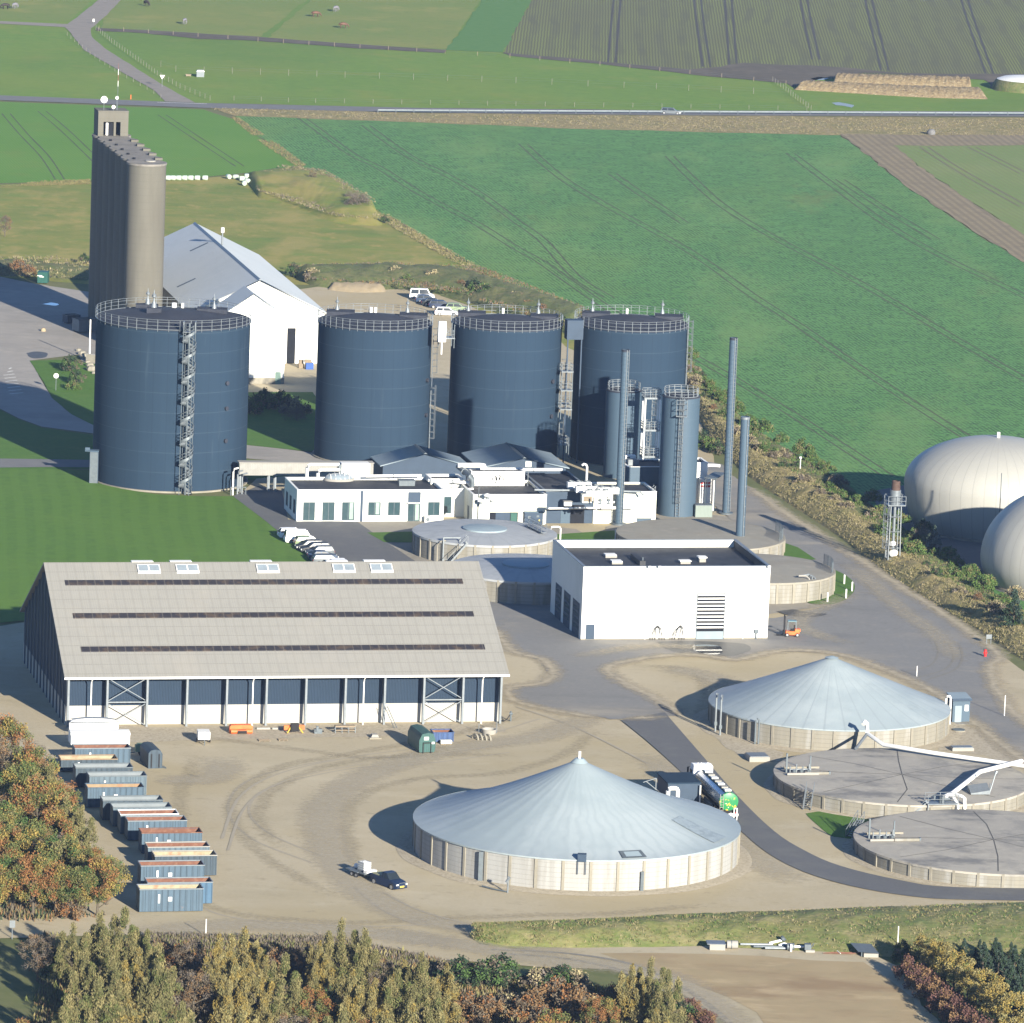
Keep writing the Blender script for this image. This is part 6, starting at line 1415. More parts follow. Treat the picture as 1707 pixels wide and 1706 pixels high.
for q in ((-1,-1,1,-1),(1,-1,1,1),(1,1,-1,1),(-1,1,-1,-1)): straight_rail(b,(1.3*q[0],1.1*q[1],zd),(1.3*q[2],1.1*q[3],zd),1.4,.05,1.2)
b.build('guard_rail', M.galv, t)
b = MB(); b.lathe([(.78,zd+.12),(.78,fh),(.66,fh)], 20); b.build('burner_shroud', M.galv, t)
b = MB(); b.lathe([(.66,fh-.05),(.60,ft),(.45,ft)], 20); b.build('burner_tip', mat('rusty_steel', (.075,.045,.035), (.11,.07,.055), .8, sc=2), t)
b = MB(); b.rod((-.3,-.6,2.0),(.3,-.2,2.0),.5,n=14); b.rod((-.5,-.5,3.4),(.1,-.2,3.4),.35,n=12); b.build('blower', M.white, t)
b = MB(); ladder(b,-.9,-.2,.5,zd,-1,0,.5); b.build('ladder', M.galv, t)
# ------------------------------------------------------------------ vehicles
M.tyreb = mat('tyre_rubber', (.02,.02,.022), rough=.85); M.rim = mat('wheel_rim', (.45,.46,.47), rough=.4, metal=.4)
M.lampw = mat('headlamp', (.75,.75,.72), rough=.2); M.lampr = mat('tail_lamp', (.45,.02,.02), rough=.3); M.cglass = mat('car_glass', (.025,.035,.045), rough=.25, spec=.3)
PAINT = {}
def paint(n, c, metal=.0, rough=.45):
    if n not in PAINT: PAINT[n] = mat('car_paint_'+n, c, tuple(x*.95 for x in c), rough, metal*.4, sc=1, spec=.35)
    return PAINT[n]
def wheel(t, x, y, r=.33, w=.22):
    b = MB(); b.rod((x,y-w/2,r),(x,y+w/2,r),r,n=16); o = b.build('wheel', M.tyreb, t)
    b = MB(); s_ = 1 if y > 0 else -1; b.rod((x,y+s_*w/2-.01*s_,r),(x,y+s_*(w/2+.015),r),r*.62,n=12); b.build('rim', M.rim, o)
def loft(b, st, m=0):
    """stations: (x, zlow, zhigh, half width low, half width high) -> closed hull"""
    vs = []
    for x, z0, z1, w0, w1 in st: vs += [(x,-w0,z0),(x,-w1,z1),(x,w1,z1),(x,w0,z0)]
    n = len(st); fs = [(0,1,2,3),((n-1)*4+3,(n-1)*4+2,(n-1)*4+1,(n-1)*4)]
    for i in range(n-1):
        for j in range(4): fs.append((i*4+j,(i+1)*4+j,(i+1)*4+(j+1)%4,i*4+(j+1)%4))
    return b.add(vs, fs, m)
def car(label, px, py, rz, pm, kind='hatch', L=4.3, group=None, name='car', cat='car', z=0, loc=None):
    p = loc or P(px, py); t = thing(name, label, cat, (p.x,p.y,z), rz, group); w = .88; h = L/2
    if kind == 'van': H, cab = 1.95, (-h+.05, -h+.25, h-1.35, h-.75)
    elif kind == 'estate': H, cab = 1.48, (-h+.08, -h+.45, h-1.95, h-1.15)
    elif kind == 'saloon': H, cab = 1.42, (-h+.55, -h+1.15, h-1.95, h-1.2)
    elif kind == 'pickup': H, cab = 1.75, (-.55, -.40, h-2.15, h-1.45)
    else: H, cab = 1.5, (-h+.1, -h+.5, h-1.75, h-.95)
    bl = .92 if kind not in ('van','pickup') else 1.08
    b = MB(); loft(b, [(-h,.42,bl-.16,w*.86,w*.82),(-h+.12,.25,bl,w*.97,w*.93),(-h+.8,.22,bl+.02,w,w*.95),(cab[3]-.1,.22,bl,w,w*.95),(h-.45,.22,bl-.12,w*.98,w*.9),(h-.08,.26,bl-.28,w*.9,w*.8),(h,.38,bl-.42,w*.82,w*.74)])
    b.build('body', pm, t)
    b = MB(); loft(b, [(cab[0],bl-.02,bl,w*.88,w*.86),(cab[1],bl-.02,H-.05,w*.9,w*.72),(cab[2],bl-.02,H-.05,w*.9,w*.72),(cab[3],bl-.02,bl,w*.88,w*.86)]); b.build('windows', M.cglass, t)
    b = MB(); loft(b, [(cab[1]-.02,H-.07,H-.02,w*.74,w*.70),((cab[1]+cab[2])/2,H-.07,H+.01,w*.755,w*.70),(cab[2]+.02,H-.07,H-.03,w*.74,w*.70)]); b.build('roof', pm, t)
    b = MB()
    for s_ in (-1,1):
        for (xa, xb, xt) in ((cab[0],cab[0]+.16,cab[1]),(cab[3]-.16,cab[3],cab[2])): b.add([(xa,s_*w*.885,bl),(xb,s_*w*.885,bl),(xt+.08,s_*w*.735,H-.03),(xt-.05,s_*w*.735,H-.03)],[(0,1,2,3)])
        xm = (cab[1]+cab[2])/2; b.add([(xm-.06,s_*w*.9,bl),(xm+.06,s_*w*.9,bl),(xm+.05,s_*w*.735,H-.04),(xm-.05,s_*w*.735,H-.04)],[(0,1,2,3)])
    b.build('pillars', pm, t)
    if kind == 'pickup':
        b = MB(); b.box(-h+.02,-.58,-w*.93,-w*.80,bl-.3,bl+.06); b.box(-h+.02,-.58,w*.80,w*.93,bl-.3,bl+.06); b.box(-h+.02,-h+.12,-w*.8,w*.8,bl-.3,bl+.06); b.build('bed_sides', pm, t)
    for x in (-h+.85, h-.85):
        for y in (-w+.06, w-.06): wheel(t, x, y, .34 if kind != 'pickup' else .38)
    for s_ in (-1,1):
        b = MB(); b.box(h-.14,h-.02,s_*w*.68-.16,s_*w*.68+.16,bl-.44,bl-.26); b.build('headlight', M.lampw, t)
        b = MB(); b.box(-h-.01,-h+.06,s_*w*.70-.12,s_*w*.70+.12,bl-.30,bl-.08); b.build('tail_light', M.lampr, t)
    return t
pw_, pk = paint('white', (.80,.80,.80)), paint('black', (.02,.022,.026))
psv, pbl, pdg, pgr, plg, pdb = paint('silver', (.12,.14,.155), .5), paint('blue', (.03,.06,.12), .3), paint('grey', (.045,.05,.055), .4), paint('dark', (.02,.025,.03), .3), paint('lime', (.22,.30,.16)), paint('navy', (.015,.03,.075), .2)
g1 = 'cars parked beside the lawn'
CR_ = GA + R(2)
for (x, y, k, pm, f, L, lab) in (
    (489,897,'estate',pw_,0,4.6,'white estate car farthest up the parked row by the lawn'),
    (499,905,'van',pw_,0,4.5,'white small van second in the parked row by the lawn'),
    (512,911,'hatch',plg,0,3.9,'pale lime hatchback behind the white small van'),
    (516,917,'hatch',pdg,1,4.2,'dark grey hatchback after the pale lime one'),
    (525,921,'estate',pgr,1,4.5,'blackish estate car with red tail lamps in the middle of the parked row'),
    (533,927,'hatch',psv,1,4.1,'silver hatchback in front of the blackish estate'),
    (538,934,'saloon',pbl,0,4.4,'blue-grey saloon next to the last car of the row'),
    (546,941,'estate',psv,0,4.6,'silver estate car second from the hall roof'),
    (556,949,'hatch',pw_,1,4.2,'white hatchback nearest the hall roof, mostly hidden behind the ridge')):
    car(lab, x, y, CR_ + (math.pi if f else 0), pm, k, L, g1)
g2 = 'cars parked on gravel behind the blue tanks'
for (x, y, k, pm, f, L, lab) in (
    (703,499,'van',pw_,0,4.6,'white van-like car at the far end of the gravel parking, red-tailed'),
    (711,505,'hatch',pbl,0,4.1,'blue hatchback second from the far end of the gravel parking'),
    (722,510,'saloon',pgr,0,4.4,'dark saloon in the middle of the gravel parking'),
    (735,514,'estate',pdb,0,4.6,'navy estate car near the front of the gravel parking'),
    (744,526,'hatch',pw_,0,4.3,'bright white hatchback nearest the tank railings'),
    (762,519,'estate',plg,0,4.4,'pale green estate at the right of the gravel parking')):
    car(lab, x, y, GA+R(-8), pm, k, L, g2)
car('silver estate car driving on the far country road', 1118, 190.5, GA*0+R(-1), psv, 'estate', 4.8)
# pickup with trailer
ph_ = math.atan2((P(658,1485)-P(627,1474)).y, (P(658,1485)-P(627,1474)).x)
pc = P(648, 1478)
pu = car('dark blue pickup with a yellow number plate towing a trailer on the gravel', 0, 0, ph_, pdb, 'pickup', 5.0, None, 'pickup_truck', 'pickup truck', loc=Vector((pc.x,pc.y,.13)))
b = MB(); b.box(2.47,2.53,-.3,.3,.42,.60); b.build('number_plate', M.yellow, pu)
b = MB(); b.box(-2.3,-.75,-.62,.62,.8,1.25); o = b.build('cargo_cover', mat('cargo_yellow', (.42,.42,.26), rough=.8), pu)
b = MB(); b.tube([(2.5,-.45,.5),(2.56,-.45,.95),(2.56,.45,.95),(2.5,.45,.5)], .035, 5); b.build('bull_bar', M.galv, pu)
tp = pc - Vector((math.cos(ph_), math.sin(ph_), 0))*5.1
t = thing('flatbed_trailer', 'low grey flatbed trailer with a white front board hitched to the pickup', 'trailer', (tp.x,tp.y,.13), ph_)
b = MB(); b.box(-1.9,1.7,-.95,.95,.55,.68); b.build('bed', M.galvdark, t); b = MB(); b.beam((1.7,0,.55),(2.75,0,.5),.1); b.beam((1.7,-.6,.5),(2.5,0,.5),.07); b.beam((1.7,.6,.5),(2.5,0,.5),.07); b.build('drawbar', M.galvdark, t)
for x in (-.6,.25):
    for y in (-1.0,1.0): wheel(t, x, y, .27, .18)
b = MB(); b.box(1.2,1.85,-.7,.7,.68,1.0); b.build('front_board', M.white, t); b = MB(); b.box(-.95,.6,-1.12,-.88,.6,.66); b.box(-.95,.6,.88,1.12,.6,.66); b.build('mudguards', M.galv, t)
q = tp + Vector((math.cos(ph_), math.sin(ph_), 0))*.4
t = thing('liquid_tote', 'white caged liquid tote standing on the flatbed trailer', 'tote', (q.x,q.y,.82), ph_)
b = MB(); b.box(-.55,.55,-.5,.5,.12,1.05); b.cyl(.18,1.05,1.13,10); b.build('bottle', M.white, t); b = MB(); b.box(-.6,.6,-.55,.55,0,.11); b.build('pallet', M.galv, t)
b = MB()
for z in (.2,.45,.7,.95,1.08): b.tube([(-.58,-.53,z),(.58,-.53,z),(.58,.53,z),(-.58,.53,z)], .018, 4, loop=True)
for i in range(6):
    x = -.58+1.16*i/5
    for y in (-.53,.53): b.rod((x,y,.1),(x,y,1.08),.015,n=4)
b.build('cage', M.galv, t)
q = tp - Vector((math.cos(ph_), math.sin(ph_), 0))*1.2
b = MB(); b.lathe([(.02,0),(.22,.05),(.26,.3),(.18,.5),(.02,.52)], 12); o = b.build('white_keg', M.white, None, (q.x,q.y,.81)); tag(o, 'small white keg at the rear of the flatbed trailer', 'keg')
# road tanker
ta = P(1214, 1370); tb = P(1156, 1306); th = math.atan2((tb-ta).y, (tb-ta).x); th = GA + R(90) if abs(th-GA-R(90)) < .12 else th
t = thing('tanker_truck', 'long road tanker with white cab and green flowered rear, parked behind the tent-roofed tank', 'tanker truck', (ta.x,ta.y,.2), th)
M.tankersteel = mat('tanker_steel', (.34,.37,.41), (.30,.33,.37), .25, .7, sc=1)
M.flower = spot(spot(mat('painted_flowers', (.03,.26,.09), (.02,.20,.07), .4, sc=1.5), (.75,.50,.04), 1.5, .56, .62, .9), (.80,.78,.60), 2.2, .64, .68, .8)
TL = 12.6; TR = 1.18; zc_ = 2.2
b = MB(); n = 28; vs = []
prof = [(0,.25),(0.02,.6),(.12,.95),(.3,1.0),(TL-.3,1.0),(TL-.1,.95),(TL,.6),(TL+.02,.02)]
for x, f in prof:
    for i in range(n):
        a = 2*math.pi*i/n; vs.append((x, TR*f*math.cos(a)*1.03, zc_+TR*f*math.sin(a)*.95))
b.add(vs[3*n:], [(j*n+i,j*n+(i+1)%n,(j+1)*n+(i+1)%n,(j+1)*n+i) for j in range(len(prof)-4) for i in range(n)], 0, True)
b.build('tank', M.tankersteel, t)
b = MB(); b.add(vs[:4*n], [(j*n+i,j*n+(i+1)%n,(j+1)*n+(i+1)%n,(j+1)*n+i) for j in range(0,3) for i in range(n)]+[tuple(range(n))], 0, True); b.build('rear_end', M.flower, t)
b = MB(); b.box(.1,TL-.4,-.45,.45,zc_+TR*.95-.02,zc_+TR*.95+.07); b.build('catwalk', M.green, t)
for k in range(7):
    b = MB(); b.box(.6+k*1.65,1.5+k*1.65,-.40,.40,zc_+TR*.95+.07,zc_+TR*.95+.22); b.build('tank_lid', M.conc_plain if k % 2 else M.white, t)
b = MB(); b.box(.1,TL-.3,TR*.80,TR*.86,zc_+TR*.55,zc_+TR*.62); b.box(.1,TL-.3,TR*1.0,TR*1.04,zc_-.08,zc_+.0); b.build('side_rail', M.galv, t)
b = MB(); b.box(.3,TL-.3,-.5,.5,.75,1.15); b.build('chassis', M.black, t); b = MB(); b.box(0.02,.25,-1.2,1.2,.45,.75); b.build('rear_bumper', M.white, t)
b = MB()
for k in range(7): b.box(-.12,-.06,.72,1.12,.9+k*.32,.94+k*.32)
b.box(-.12,-.06,.70,.74,.8,3.2); b.box(-.12,-.06,1.10,1.14,.8,3.2); b.build('rear_ladder', M.conc_plain, t)
b = MB(); b.box(3.5,7.6,1.06,1.22,.6,1.15); b.box(3.5,7.6,-1.22,-1.06,.6,1.15); b.build('side_skirt', M.galvdark, t)
for x in (1.2,2.5,3.8,10.8,12.0,15.6):
    for y in (-1.08,1.08): wheel(t, x, y, .5, .34)
for s_ in (-1,1): b = MB(); b.box(-.02,.03,s_*.95-.15,s_*.95+.15,.75,.95); b.build('tail_light', M.lampr, t)
b = MB(); c0 = TL+.5; loft(b, [(c0,.7,3.55,1.22,1.18),(c0+.5,.55,3.75,1.23,1.12),(c0+1.7,.5,3.65,1.23,1.12),(c0+2.2,.5,2.2,1.23,1.2),(c0+2.45,.55,1.9,1.2,1.18)]); b.build('cab', pw_, t)
b = MB(); b.add([(c0+1.74,-1.05,3.5),(c0+1.74,1.05,3.5),(c0+2.22,1.12,2.3),(c0+2.22,-1.12,2.3)],[(0,1,2,3)]); b.build('windscreen', M.cglass, t)
for s_ in (-1,1):
    b = MB(); b.box(c0+.9,c0+1.75,s_*1.23-.01,s_*1.23+.01,2.1,2.95); b.build('side_window', M.cglass, t)
    b = MB(); b.box(c0+1.9,c0+2.0,s_*1.35,s_*1.55,2.3,3.1); b.beam((c0+1.95,s_*1.2,3.1),(c0+1.95,s_*1.45,3.1),.05); b.build('mirror', M.black, t)
for s_ in (-.6,.2,.6): b = MB(); b.rod((c0+.4,s_,3.7),(c0+.4,s_,3.95),.07,n=6); b.build('roof_beacon', M.white, t)
# forklift
p = P(1318, 1063); t = thing('forklift', 'small orange forklift with a dark mast parked at the right end of the workshop', 'forklift', (p.x,p.y,.19), GA+R(172))
b = MB(); b.box(-1.1,.75,-.5,.5,.25,.75); b.box(-1.25,-.5,-.52,.52,.75,1.05); b.build('body', M.orange, t)
for x in (-.85,.55):
    for y in (-.5,.5): wheel(t, x, y, .27, .2)
b = MB()
for x in (-.75,.5):
    for y in (-.45,.45): b.beam((x,y,1.0 if x < 0 else .75),(x*.8,y*.9,2.1),.07)
b.build('cage', M.galvdark, t); b = MB(); b.box(-.7,.5,-.48,.48,2.1,2.18); b.build('roof', mat('forklift_roof', (.18,.30,.32), rough=.4), t)
b = MB(); b.box(.85,1.0,-.40,-.28,.1,2.9); b.box(.85,1.0,.28,.40,.1,2.9); b.box(.87,.97,-.28,.28,1.3,1.42); b.box(.87,.97,-.28,.28,2.7,2.85); b.box(1.0,1.06,-.45,.45,.2,.8); b.build('mast', M.black, t)
b = MB(); b.box(1.06,2.0,-.35,-.22,.12,.18); b.box(1.06,2.0,.22,.35,.12,.18); b.build('forks', M.black, t); b = MB(); b.box(-.45,.05,-.25,.25,.75,1.0); b.box(-.5,-.38,-.25,.25,1.0,1.5); b.build('seat', M.black, t)
# hoses on the workshop wall
for k, (x, lab) in enumerate(((10.6,'left looped black hose hanging on the workshop front wall'),(13.3,'right looped black hose hanging on the workshop front wall'))):
    p = wl(wo_, GA, x, -.25); t = thing('wall_hose', lab, 'hose', p, GA, 'hoses on the workshop wall')
    for q in range(3):
        w = .32+.36*q; hq = 2.1-.12*q; sh = .55*k; b = MB(); b.tube([(w*u_+sh*(1-u_*u_), -.05*q, .06+hq*(1-abs(u_)**2.6)) for u_ in [-1+i_/8 for i_ in range(17)]], .045, 5); b.build('hose_loop', M.black, t)
    b = MB(); b.box(-.15+.35*k,.2+.35*k,.05,.2,1.85,2.0); b.build('hook', M.galv, t)
# ------------------------------------------------------------------ skips and containers
RUST = spot(mat('rust', (.19,.088,.058), (.155,.072,.048), .9, sc=1.2), (.28,.17,.115), 1.0, .5, .65, .6)
TAN = spot(mat('tan_lining', (.33,.25,.16), (.28,.20,.12), .9, sc=1.0), (.30,.15,.08), .8, .5, .65, .6)
YEL = spot(mat('yellowed_lining', (.38,.35,.24), (.33,.30,.20), .9, sc=1.0), (.32,.16,.09), .7, .5, .62, .7)
GRYI = mat('grey_lining', (.22,.25,.27), (.18,.21,.23), .8, sc=.8)
def cpaint(n, c): return spot(stripes(mat('skip_'+n, c, tuple(x*.85 for x in c), .6, sc=.7), R(90), .45, tuple(x*.55 for x in c), .55, 0, .62, .9), (.30,.18,.11), .7, .66, .74, .5)
CB = cpaint('blue', (.075,.125,.175)); CB2 = cpaint('bright_blue', (.065,.14,.23)); CS = cpaint('slate', (.05,.078,.105)); CL = cpaint('light', (.11,.16,.20))
def skip(label, zx, zy, L, h, pm, inner, rimc=None, d=2.35, group='skips lined up beside the autumn trees', covered=False, rz=GA, marks_=True, loc=None, name='skip_container'):
    p = loc or P(60+zx/4.739, 1180+zy/4.739); t = thing(name, label, 'skip', (p.x,p.y,.10), rz, group); w = .09
    b = MB(); b.box(0,L,0,w,.12,h); b.box(0,L,d-w,d,.12,h); b.box(0,w,w,d-w,.12,h); b.box(L-w,L,w,d-w,.12,h); b.box(0,L,w,d-w,.12,.25)
    n = int(L/.62)
    for k in range(n+1):
        x = .05+(L-.1)*k/n; b.box(x-.045,x+.045,-.07,0,.14,h-.05)
    for y in (.4,1.2,2.0): b.box(L,L+.06,y-.04,y+.04,.14,h-.05)
    b.build('body', pm, t)
    b = MB(); e = .003; b.box(w,L-w,w,w+.02,.26,h-.02); b.box(w,L-w,d-w-.02,d-w,.26,h-.02); b.box(w,w+.02,w+.02,d-w-.02,.26,h-.02); b.box(L-w-.02,L-w,w+.02,d-w-.02,.26,h-.02); b.box(w+.02,L-w-.02,w+.02,d-w-.02,.255,.9 if inner in (YEL,TAN) else .5); b.build('lining', inner, t)
    b = MB(); b.box(-.05,L+.05,-.09,.05,h+.002,h+.10); b.box(-.05,L+.05,d-.05,d+.05,h+.002,h+.10); b.box(-.05,.05,.05,d-.05,h+.002,h+.10); b.box(L-.05,L+.05,.05,d-.05,h+.002,h+.10); b.build('rim', rimc or M.galv, t)
    b = MB(); b.box(.1,L-.1,.5,.68,.0,.12); b.box(.1,L-.1,d-.68,d-.5,.0,.12); b.build('runners', M.black, t)
    if marks_:
        rn = random.Random(int(zx*7+zy)); b = MB()
        x0 = rn.uniform(1.6,2.2); b.box(x0,x0+.2,-.085,-.072,h*.42,h*.8); x1 = x0+rn.uniform(1.0,1.4); b.box(x1,x1+.42,-.085,-.072,h*.5,h*.68); b.build('white_marks', M.white, t)
    return t
skip('tall blue skip with a yellowed load, nearest of the row to the bottom', 815, 1628, 7.1, 2.6, CB, YEL)
skip('bright blue skip with rusty floor, jutting out right behind the nearest one', 878, 1568, 7.3, 2.5, CB2, RUST)
skip('blue skip with rusty inside and white chalk marks, third from the near end', 825, 1425, 7.2, 2.4, CB, RUST)
skip('slate skip with its plain end sticking out farthest right', 935, 1345, 7.1, 2.4, CS, YEL, M.conc_plain)
skip('light-rimmed skip with rust stains behind the farthest right one', 880, 1275, 7.1, 2.4, CL, RUST, M.conc_plain)
skip('grey-blue skip with a rusty left end post in mid row', 832, 1165, 7.0, 2.45, CB, RUST, RUST)
skip('blue skip with cross-braced rusty inside and pale rim, above the rusty-ended one', 722, 1062, 6.9, 2.35, CB, RUST)
skip('skip with a bowed white rim and dark rusty inside', 665, 1010, 6.8, 2.35, CL, RUST, M.white)
skip('grey empty skip just above the bowed-rim one', 605, 952, 6.9, 2.3, CL, GRYI, M.galvdark)
skip('grey skip with dull lining, its long top edge showing in mid row', 525, 902, 7.1, 2.4, CS, GRYI, M.galvdark)
skip('blue skip with tan-rust inside and a big white patch at right', 405, 800, 6.7, 2.4, CB, TAN, CB)
skip('grey skip with a dark tall end beside the tan-lined one', 418, 708, 6.9, 2.4, CL, GRYI, M.galvdark)
skip('grey skip with flat dark top, fifth from the white trailer', 310, 640, 6.9, 2.4, CS, GRYI, M.galvdark)
skip('low skip with a cream bent rim sticking out farthest left', 195, 515, 6.9, 1.5, CS, YEL, TAN)
skip('blue skip with rusty inside right behind the white covered trailer', 305, 478, 6.8, 2.3, CB, RUST)
p = P(118, 1254); t = thing('covered_trailer', 'bright white sheeted trailer body at the head of the skip row', 'trailer', p, GA)
b = MB(); b.box(0,7.3,0,2.3,.9,2.1); b.build('body', M.white, t); b = MB(); b.extx([(-.05,2.1),(2.35,2.1),(2.2,2.35),(1.15,2.55),(.1,2.35)], -.05, 7.35); b.build('tarpaulin', M.white, t); b = MB(); b.box(.3,7.0,.5,1.8,.55,.9); b.build('chassis', M.black, t)
for x in (1.2,2.3,5.8):
    for y in (.15,2.15): wheel(t, x, y, .45, .3)
p = P(117, 1228); t = thing('boat_hull', 'upturned white boat hull with dark rails beside the hall corner', 'boat', p, GA)
b = MB(); st_ = [(.0,.3,1.5),(.5,.8,1.9),(2.0,1.15,2.1),(4.2,1.15,2.05),(5.6,.8,1.85),(6.2,.2,1.5)]
loft(b, [(x, .7, z, hw, hw*.55) for x, hw, z in st_]); b.v = [(x, y+1.2, z) for x,y,z in b.v]; b.build('hull', M.white, t)
b = MB(); b.tube([(0,1.2,1.55),(.5,.35,1.7),(2,.05,1.75),(4.2,.05,1.75),(5.6,.4,1.7),(6.25,1.2,1.5)], .05, 5); b.tube([(.2,.9,2.05),(2,.6,2.3),(4.4,.6,2.25),(5.9,.9,1.95)], .04, 5); b.build('rails', M.slate, t); b = MB()
for x in (1.0,3.0,5.0): b.box(x-.1,x+.1,.3,2.1,0,.75)
b.build('cradle', M.wood, t)
p = P(226, 1262); t = thing('farm_implement', 'small faded green farm implement beside the first blue skip', 'farm machine', p, GA)
b = MB(); b.box(0,1.6,0,.9,.6,1.4); b.box(.2,1.4,.1,.8,1.4,1.6); b.build('hopper', mat('faded_green', (.14,.24,.15), (.20,.28,.2), .8, sc=3), t); b = MB(); b.beam((0,.45,.5),(-1.0,.45,.4),.1); b.build('drawbar', M.galvdark, t)
for y in (0,.9): wheel(t, .8, y, .4, .2)
p = P(247, 1283); t = thing('arched_skip', 'dark slate arch-topped container standing end-on apart from the row', 'container', p, GA+R(4))
b = MB(); b.ext([(0,0.1),(1.75,0.1),(1.75,1.9),(1.5,2.3),(.9,2.45),(.3,2.35),(0,2.0)], 0, 4.6); b.build('body', CS, t); b = MB(); b.box(.3,.45,-.08,.0,.2,1.9); b.box(1.25,1.4,-.08,0,.2,1.9); b.build('hook_frame', M.black, t); b = MB(); b.beam((1.8,.2,.2),(2.15,-.2,.0),.08,.5); b.build('ramp_flap', M.galvdark, t)
# things along the hall front
p = P(340, 1242); t = thing('box_trailer', 'small white box trailer on two wheels in front of the hall', 'trailer', (p.x,p.y,.1), GA-R(4))
b = MB(); b.box(-.75,.75,0,1.9,.55,1.5); b.build('box', M.white, t)
for x in (-.8,.8): 
    b = MB(); b.rod((x-.08,1,.3),(x+.08,1,.3),.3,n=12); b.build('wheel', M.tyreb, t)
b = MB(); b.beam((0,0,.5),(0,-.9,.45),.08); b.beam((-.4,0,.3),(.1,-.6,.3),.06); b.rod((0,-.85,0),(0,-.85,.5),.06,n=5); b.build('drawbar', M.galvdark, t)
p = P(383, 1225); t = thing('road_sweeper', 'long orange sweeper attachment lying by the hall wall', 'sweeper', (p.x,p.y,.1), GA)
b = MB(); b.ext([(0,.1),(2.9,.1),(2.9,.9),(2.6,1.1),(.2,1.1),(0,.9)], 0, .9); b.build('housing', M.orange, t); b = MB(); b.box(1.0,2.0,-.35,0,.15,.6); b.rod((.9,-.3,.3),(2.1,-.3,.3),.2,n=9); b.build('coupling', M.black, t); b = MB(); b.rod((.1,-.12,.35),(2.8,-.12,.35),.3,n=12); b.build('brush', M.orange, t)
p = P(474, 1224); t = thing('snow_plough', 'shorter orange and yellow plough attachment by the hall wall', 'plough', (p.x,p.y,.1), GA)
b = MB(); b.ext([(0,.35),(2.6,.35),(2.6,.95),(0,.95)], .3, .6); b.build('blade', M.orange, t); b = MB(); b.box(.8,1.8,-.3,.3,.3,1.25); b.build('coupling', M.black, t); b = MB(); b.beam((.3,-.4,.1),(.9,.2,.9),.12); b.beam((2.3,-.4,.1),(1.7,.2,.9),.12); b.build('arms', M.yellow, t)
p = P(524, 1225); t = thing('ground_drill', 'small dark machine part between the orange plough and the grey rack', 'machine part', (p.x,p.y,.1), GA); b = MB(); b.box(0,1.0,0,.5,0,.6); b.box(.2,.5,-.2,.1,.3,1.0); b.build('block', M.galvdark, t); b = MB(); b.rod((-.2,.1,.3),(1.2,.1,.3),.1,n=6); b.build('axle', M.black, t)
p = P(559, 1224); t = thing('steel_rack', 'grey brown steel rack with three bays by the hall wall', 'rack', (p.x,p.y,.1), GA)
b = MB(); 
for x in (0,.85,1.7,2.55): b.beam((x,0,0),(x,.1,.9),.07); b.beam((x,.7,0),(x,.6,.9),.07)
b.build('frame', M.galvdark, t); b = MB(); b.box(0,2.55,.02,.7,.75,.95); b.box(0,2.55,.02,.7,.3,.4); b.build('boards', M.wood, t)
for k, (x, y, w, lab) in enumerate(((432,1238,1.4,'long weathered pallet on the gravel before the hall'),(465,1237,1.1,'short pale pallet before the orange plough'))):
    p = P(x, y); t = thing('pallet', lab, 'pallet', (p.x,p.y,.1), GA)
    b = MB()
    for q in range(5): b.box(0,w,q*.22,q*.22+.12,.10,.14)
    b.build('deck', M.wood, t); b = MB(); b.box(0,.1,0,1.0,0,.10); b.box(w-.1,w,0,1.0,0,.10); b.box(w/2-.05,w/2+.05,0,1.0,0,.10); b.build('blocks', M.wood, t)
p = P(618, 1233); t = thing('concrete_block', 'low pale concrete block with sloped top left of the green container', 'concrete block', (p.x,p.y,.1), GA); b = MB(); b.ext([(0,0),(1.1,0),(.9,.5),(.2,.5)],0,.9); b.build('block', M.conc_plain, t); b = MB(); b.box(-.2,1.3,-.3,0,0,.15); b.build('base', M.conc, t)
for k in range(2):
    p = P(428+k*26, 1218); t = thing('kerb_beam', ['white concrete beam lying just right of the orange sweeper','white concrete beam ending at the orange plough'][k], 'beam', (p.x,p.y,.1), GA); b = MB(); b.box(0,1.7,0,.25,0,.25); b.build('beam', M.conc_plain, t)
p = P(699, 1258); t = thing('closed_container', 'dark green closed container with ribbed arched roof standing end-on', 'container', (p.x,p.y,.1), GA+R(5))
b = MB(); b.ext([(0,.15),(1.9,.15),(2.05,.6),(2.05,1.7),(1.75,2.45),(1.1,2.6),(.3,2.45),(-.05,1.7),(-.05,.6)], 0, 5.2); b.build('body', M.greenc, t)
b = MB(); b.box(.55,1.15,-.03,-.004,1.7,2.1); b.build('label_plate', M.white, t); b = MB(); b.box(.4,.5,-.12,0,.0,1.3); b.box(1.4,1.5,-.12,0,.0,1.3); b.box(.4,1.5,-.12,0,1.3,1.4); b.build('hook_frame', M.black, t); b = MB(); b.box(1.55,1.9,-.06,-.004,1.2,1.45); b.build('sticker', M.white, t)
b = MB(); b.box(.3,.45,.2,5,0,.15); b.box(1.5,1.65,.2,5,0,.15); b.build('runners', M.black, t)
p = P(722, 1240); CBL = cpaint('deep_blue', (.05,.10,.24)); skip('short deep blue skip with rusty inside right of the green container', 0, 0, 2.6, 1.25, CBL, RUST, CBL, 2.0, None, loc=p, marks_=False)
p = P(735, 1243); t = thing('timber_crate', 'pale timber crate in front of the deep blue skip', 'crate', (p.x,p.y,.1), GA); b = MB(); b.box(0,1.4,0,.7,.12,.5); b.build('box', M.cream, t); b = MB(); b.box(0,1.4,.05,.15,0,.12); b.box(0,1.4,.55,.65,0,.12); b.build('skids', M.wood, t)
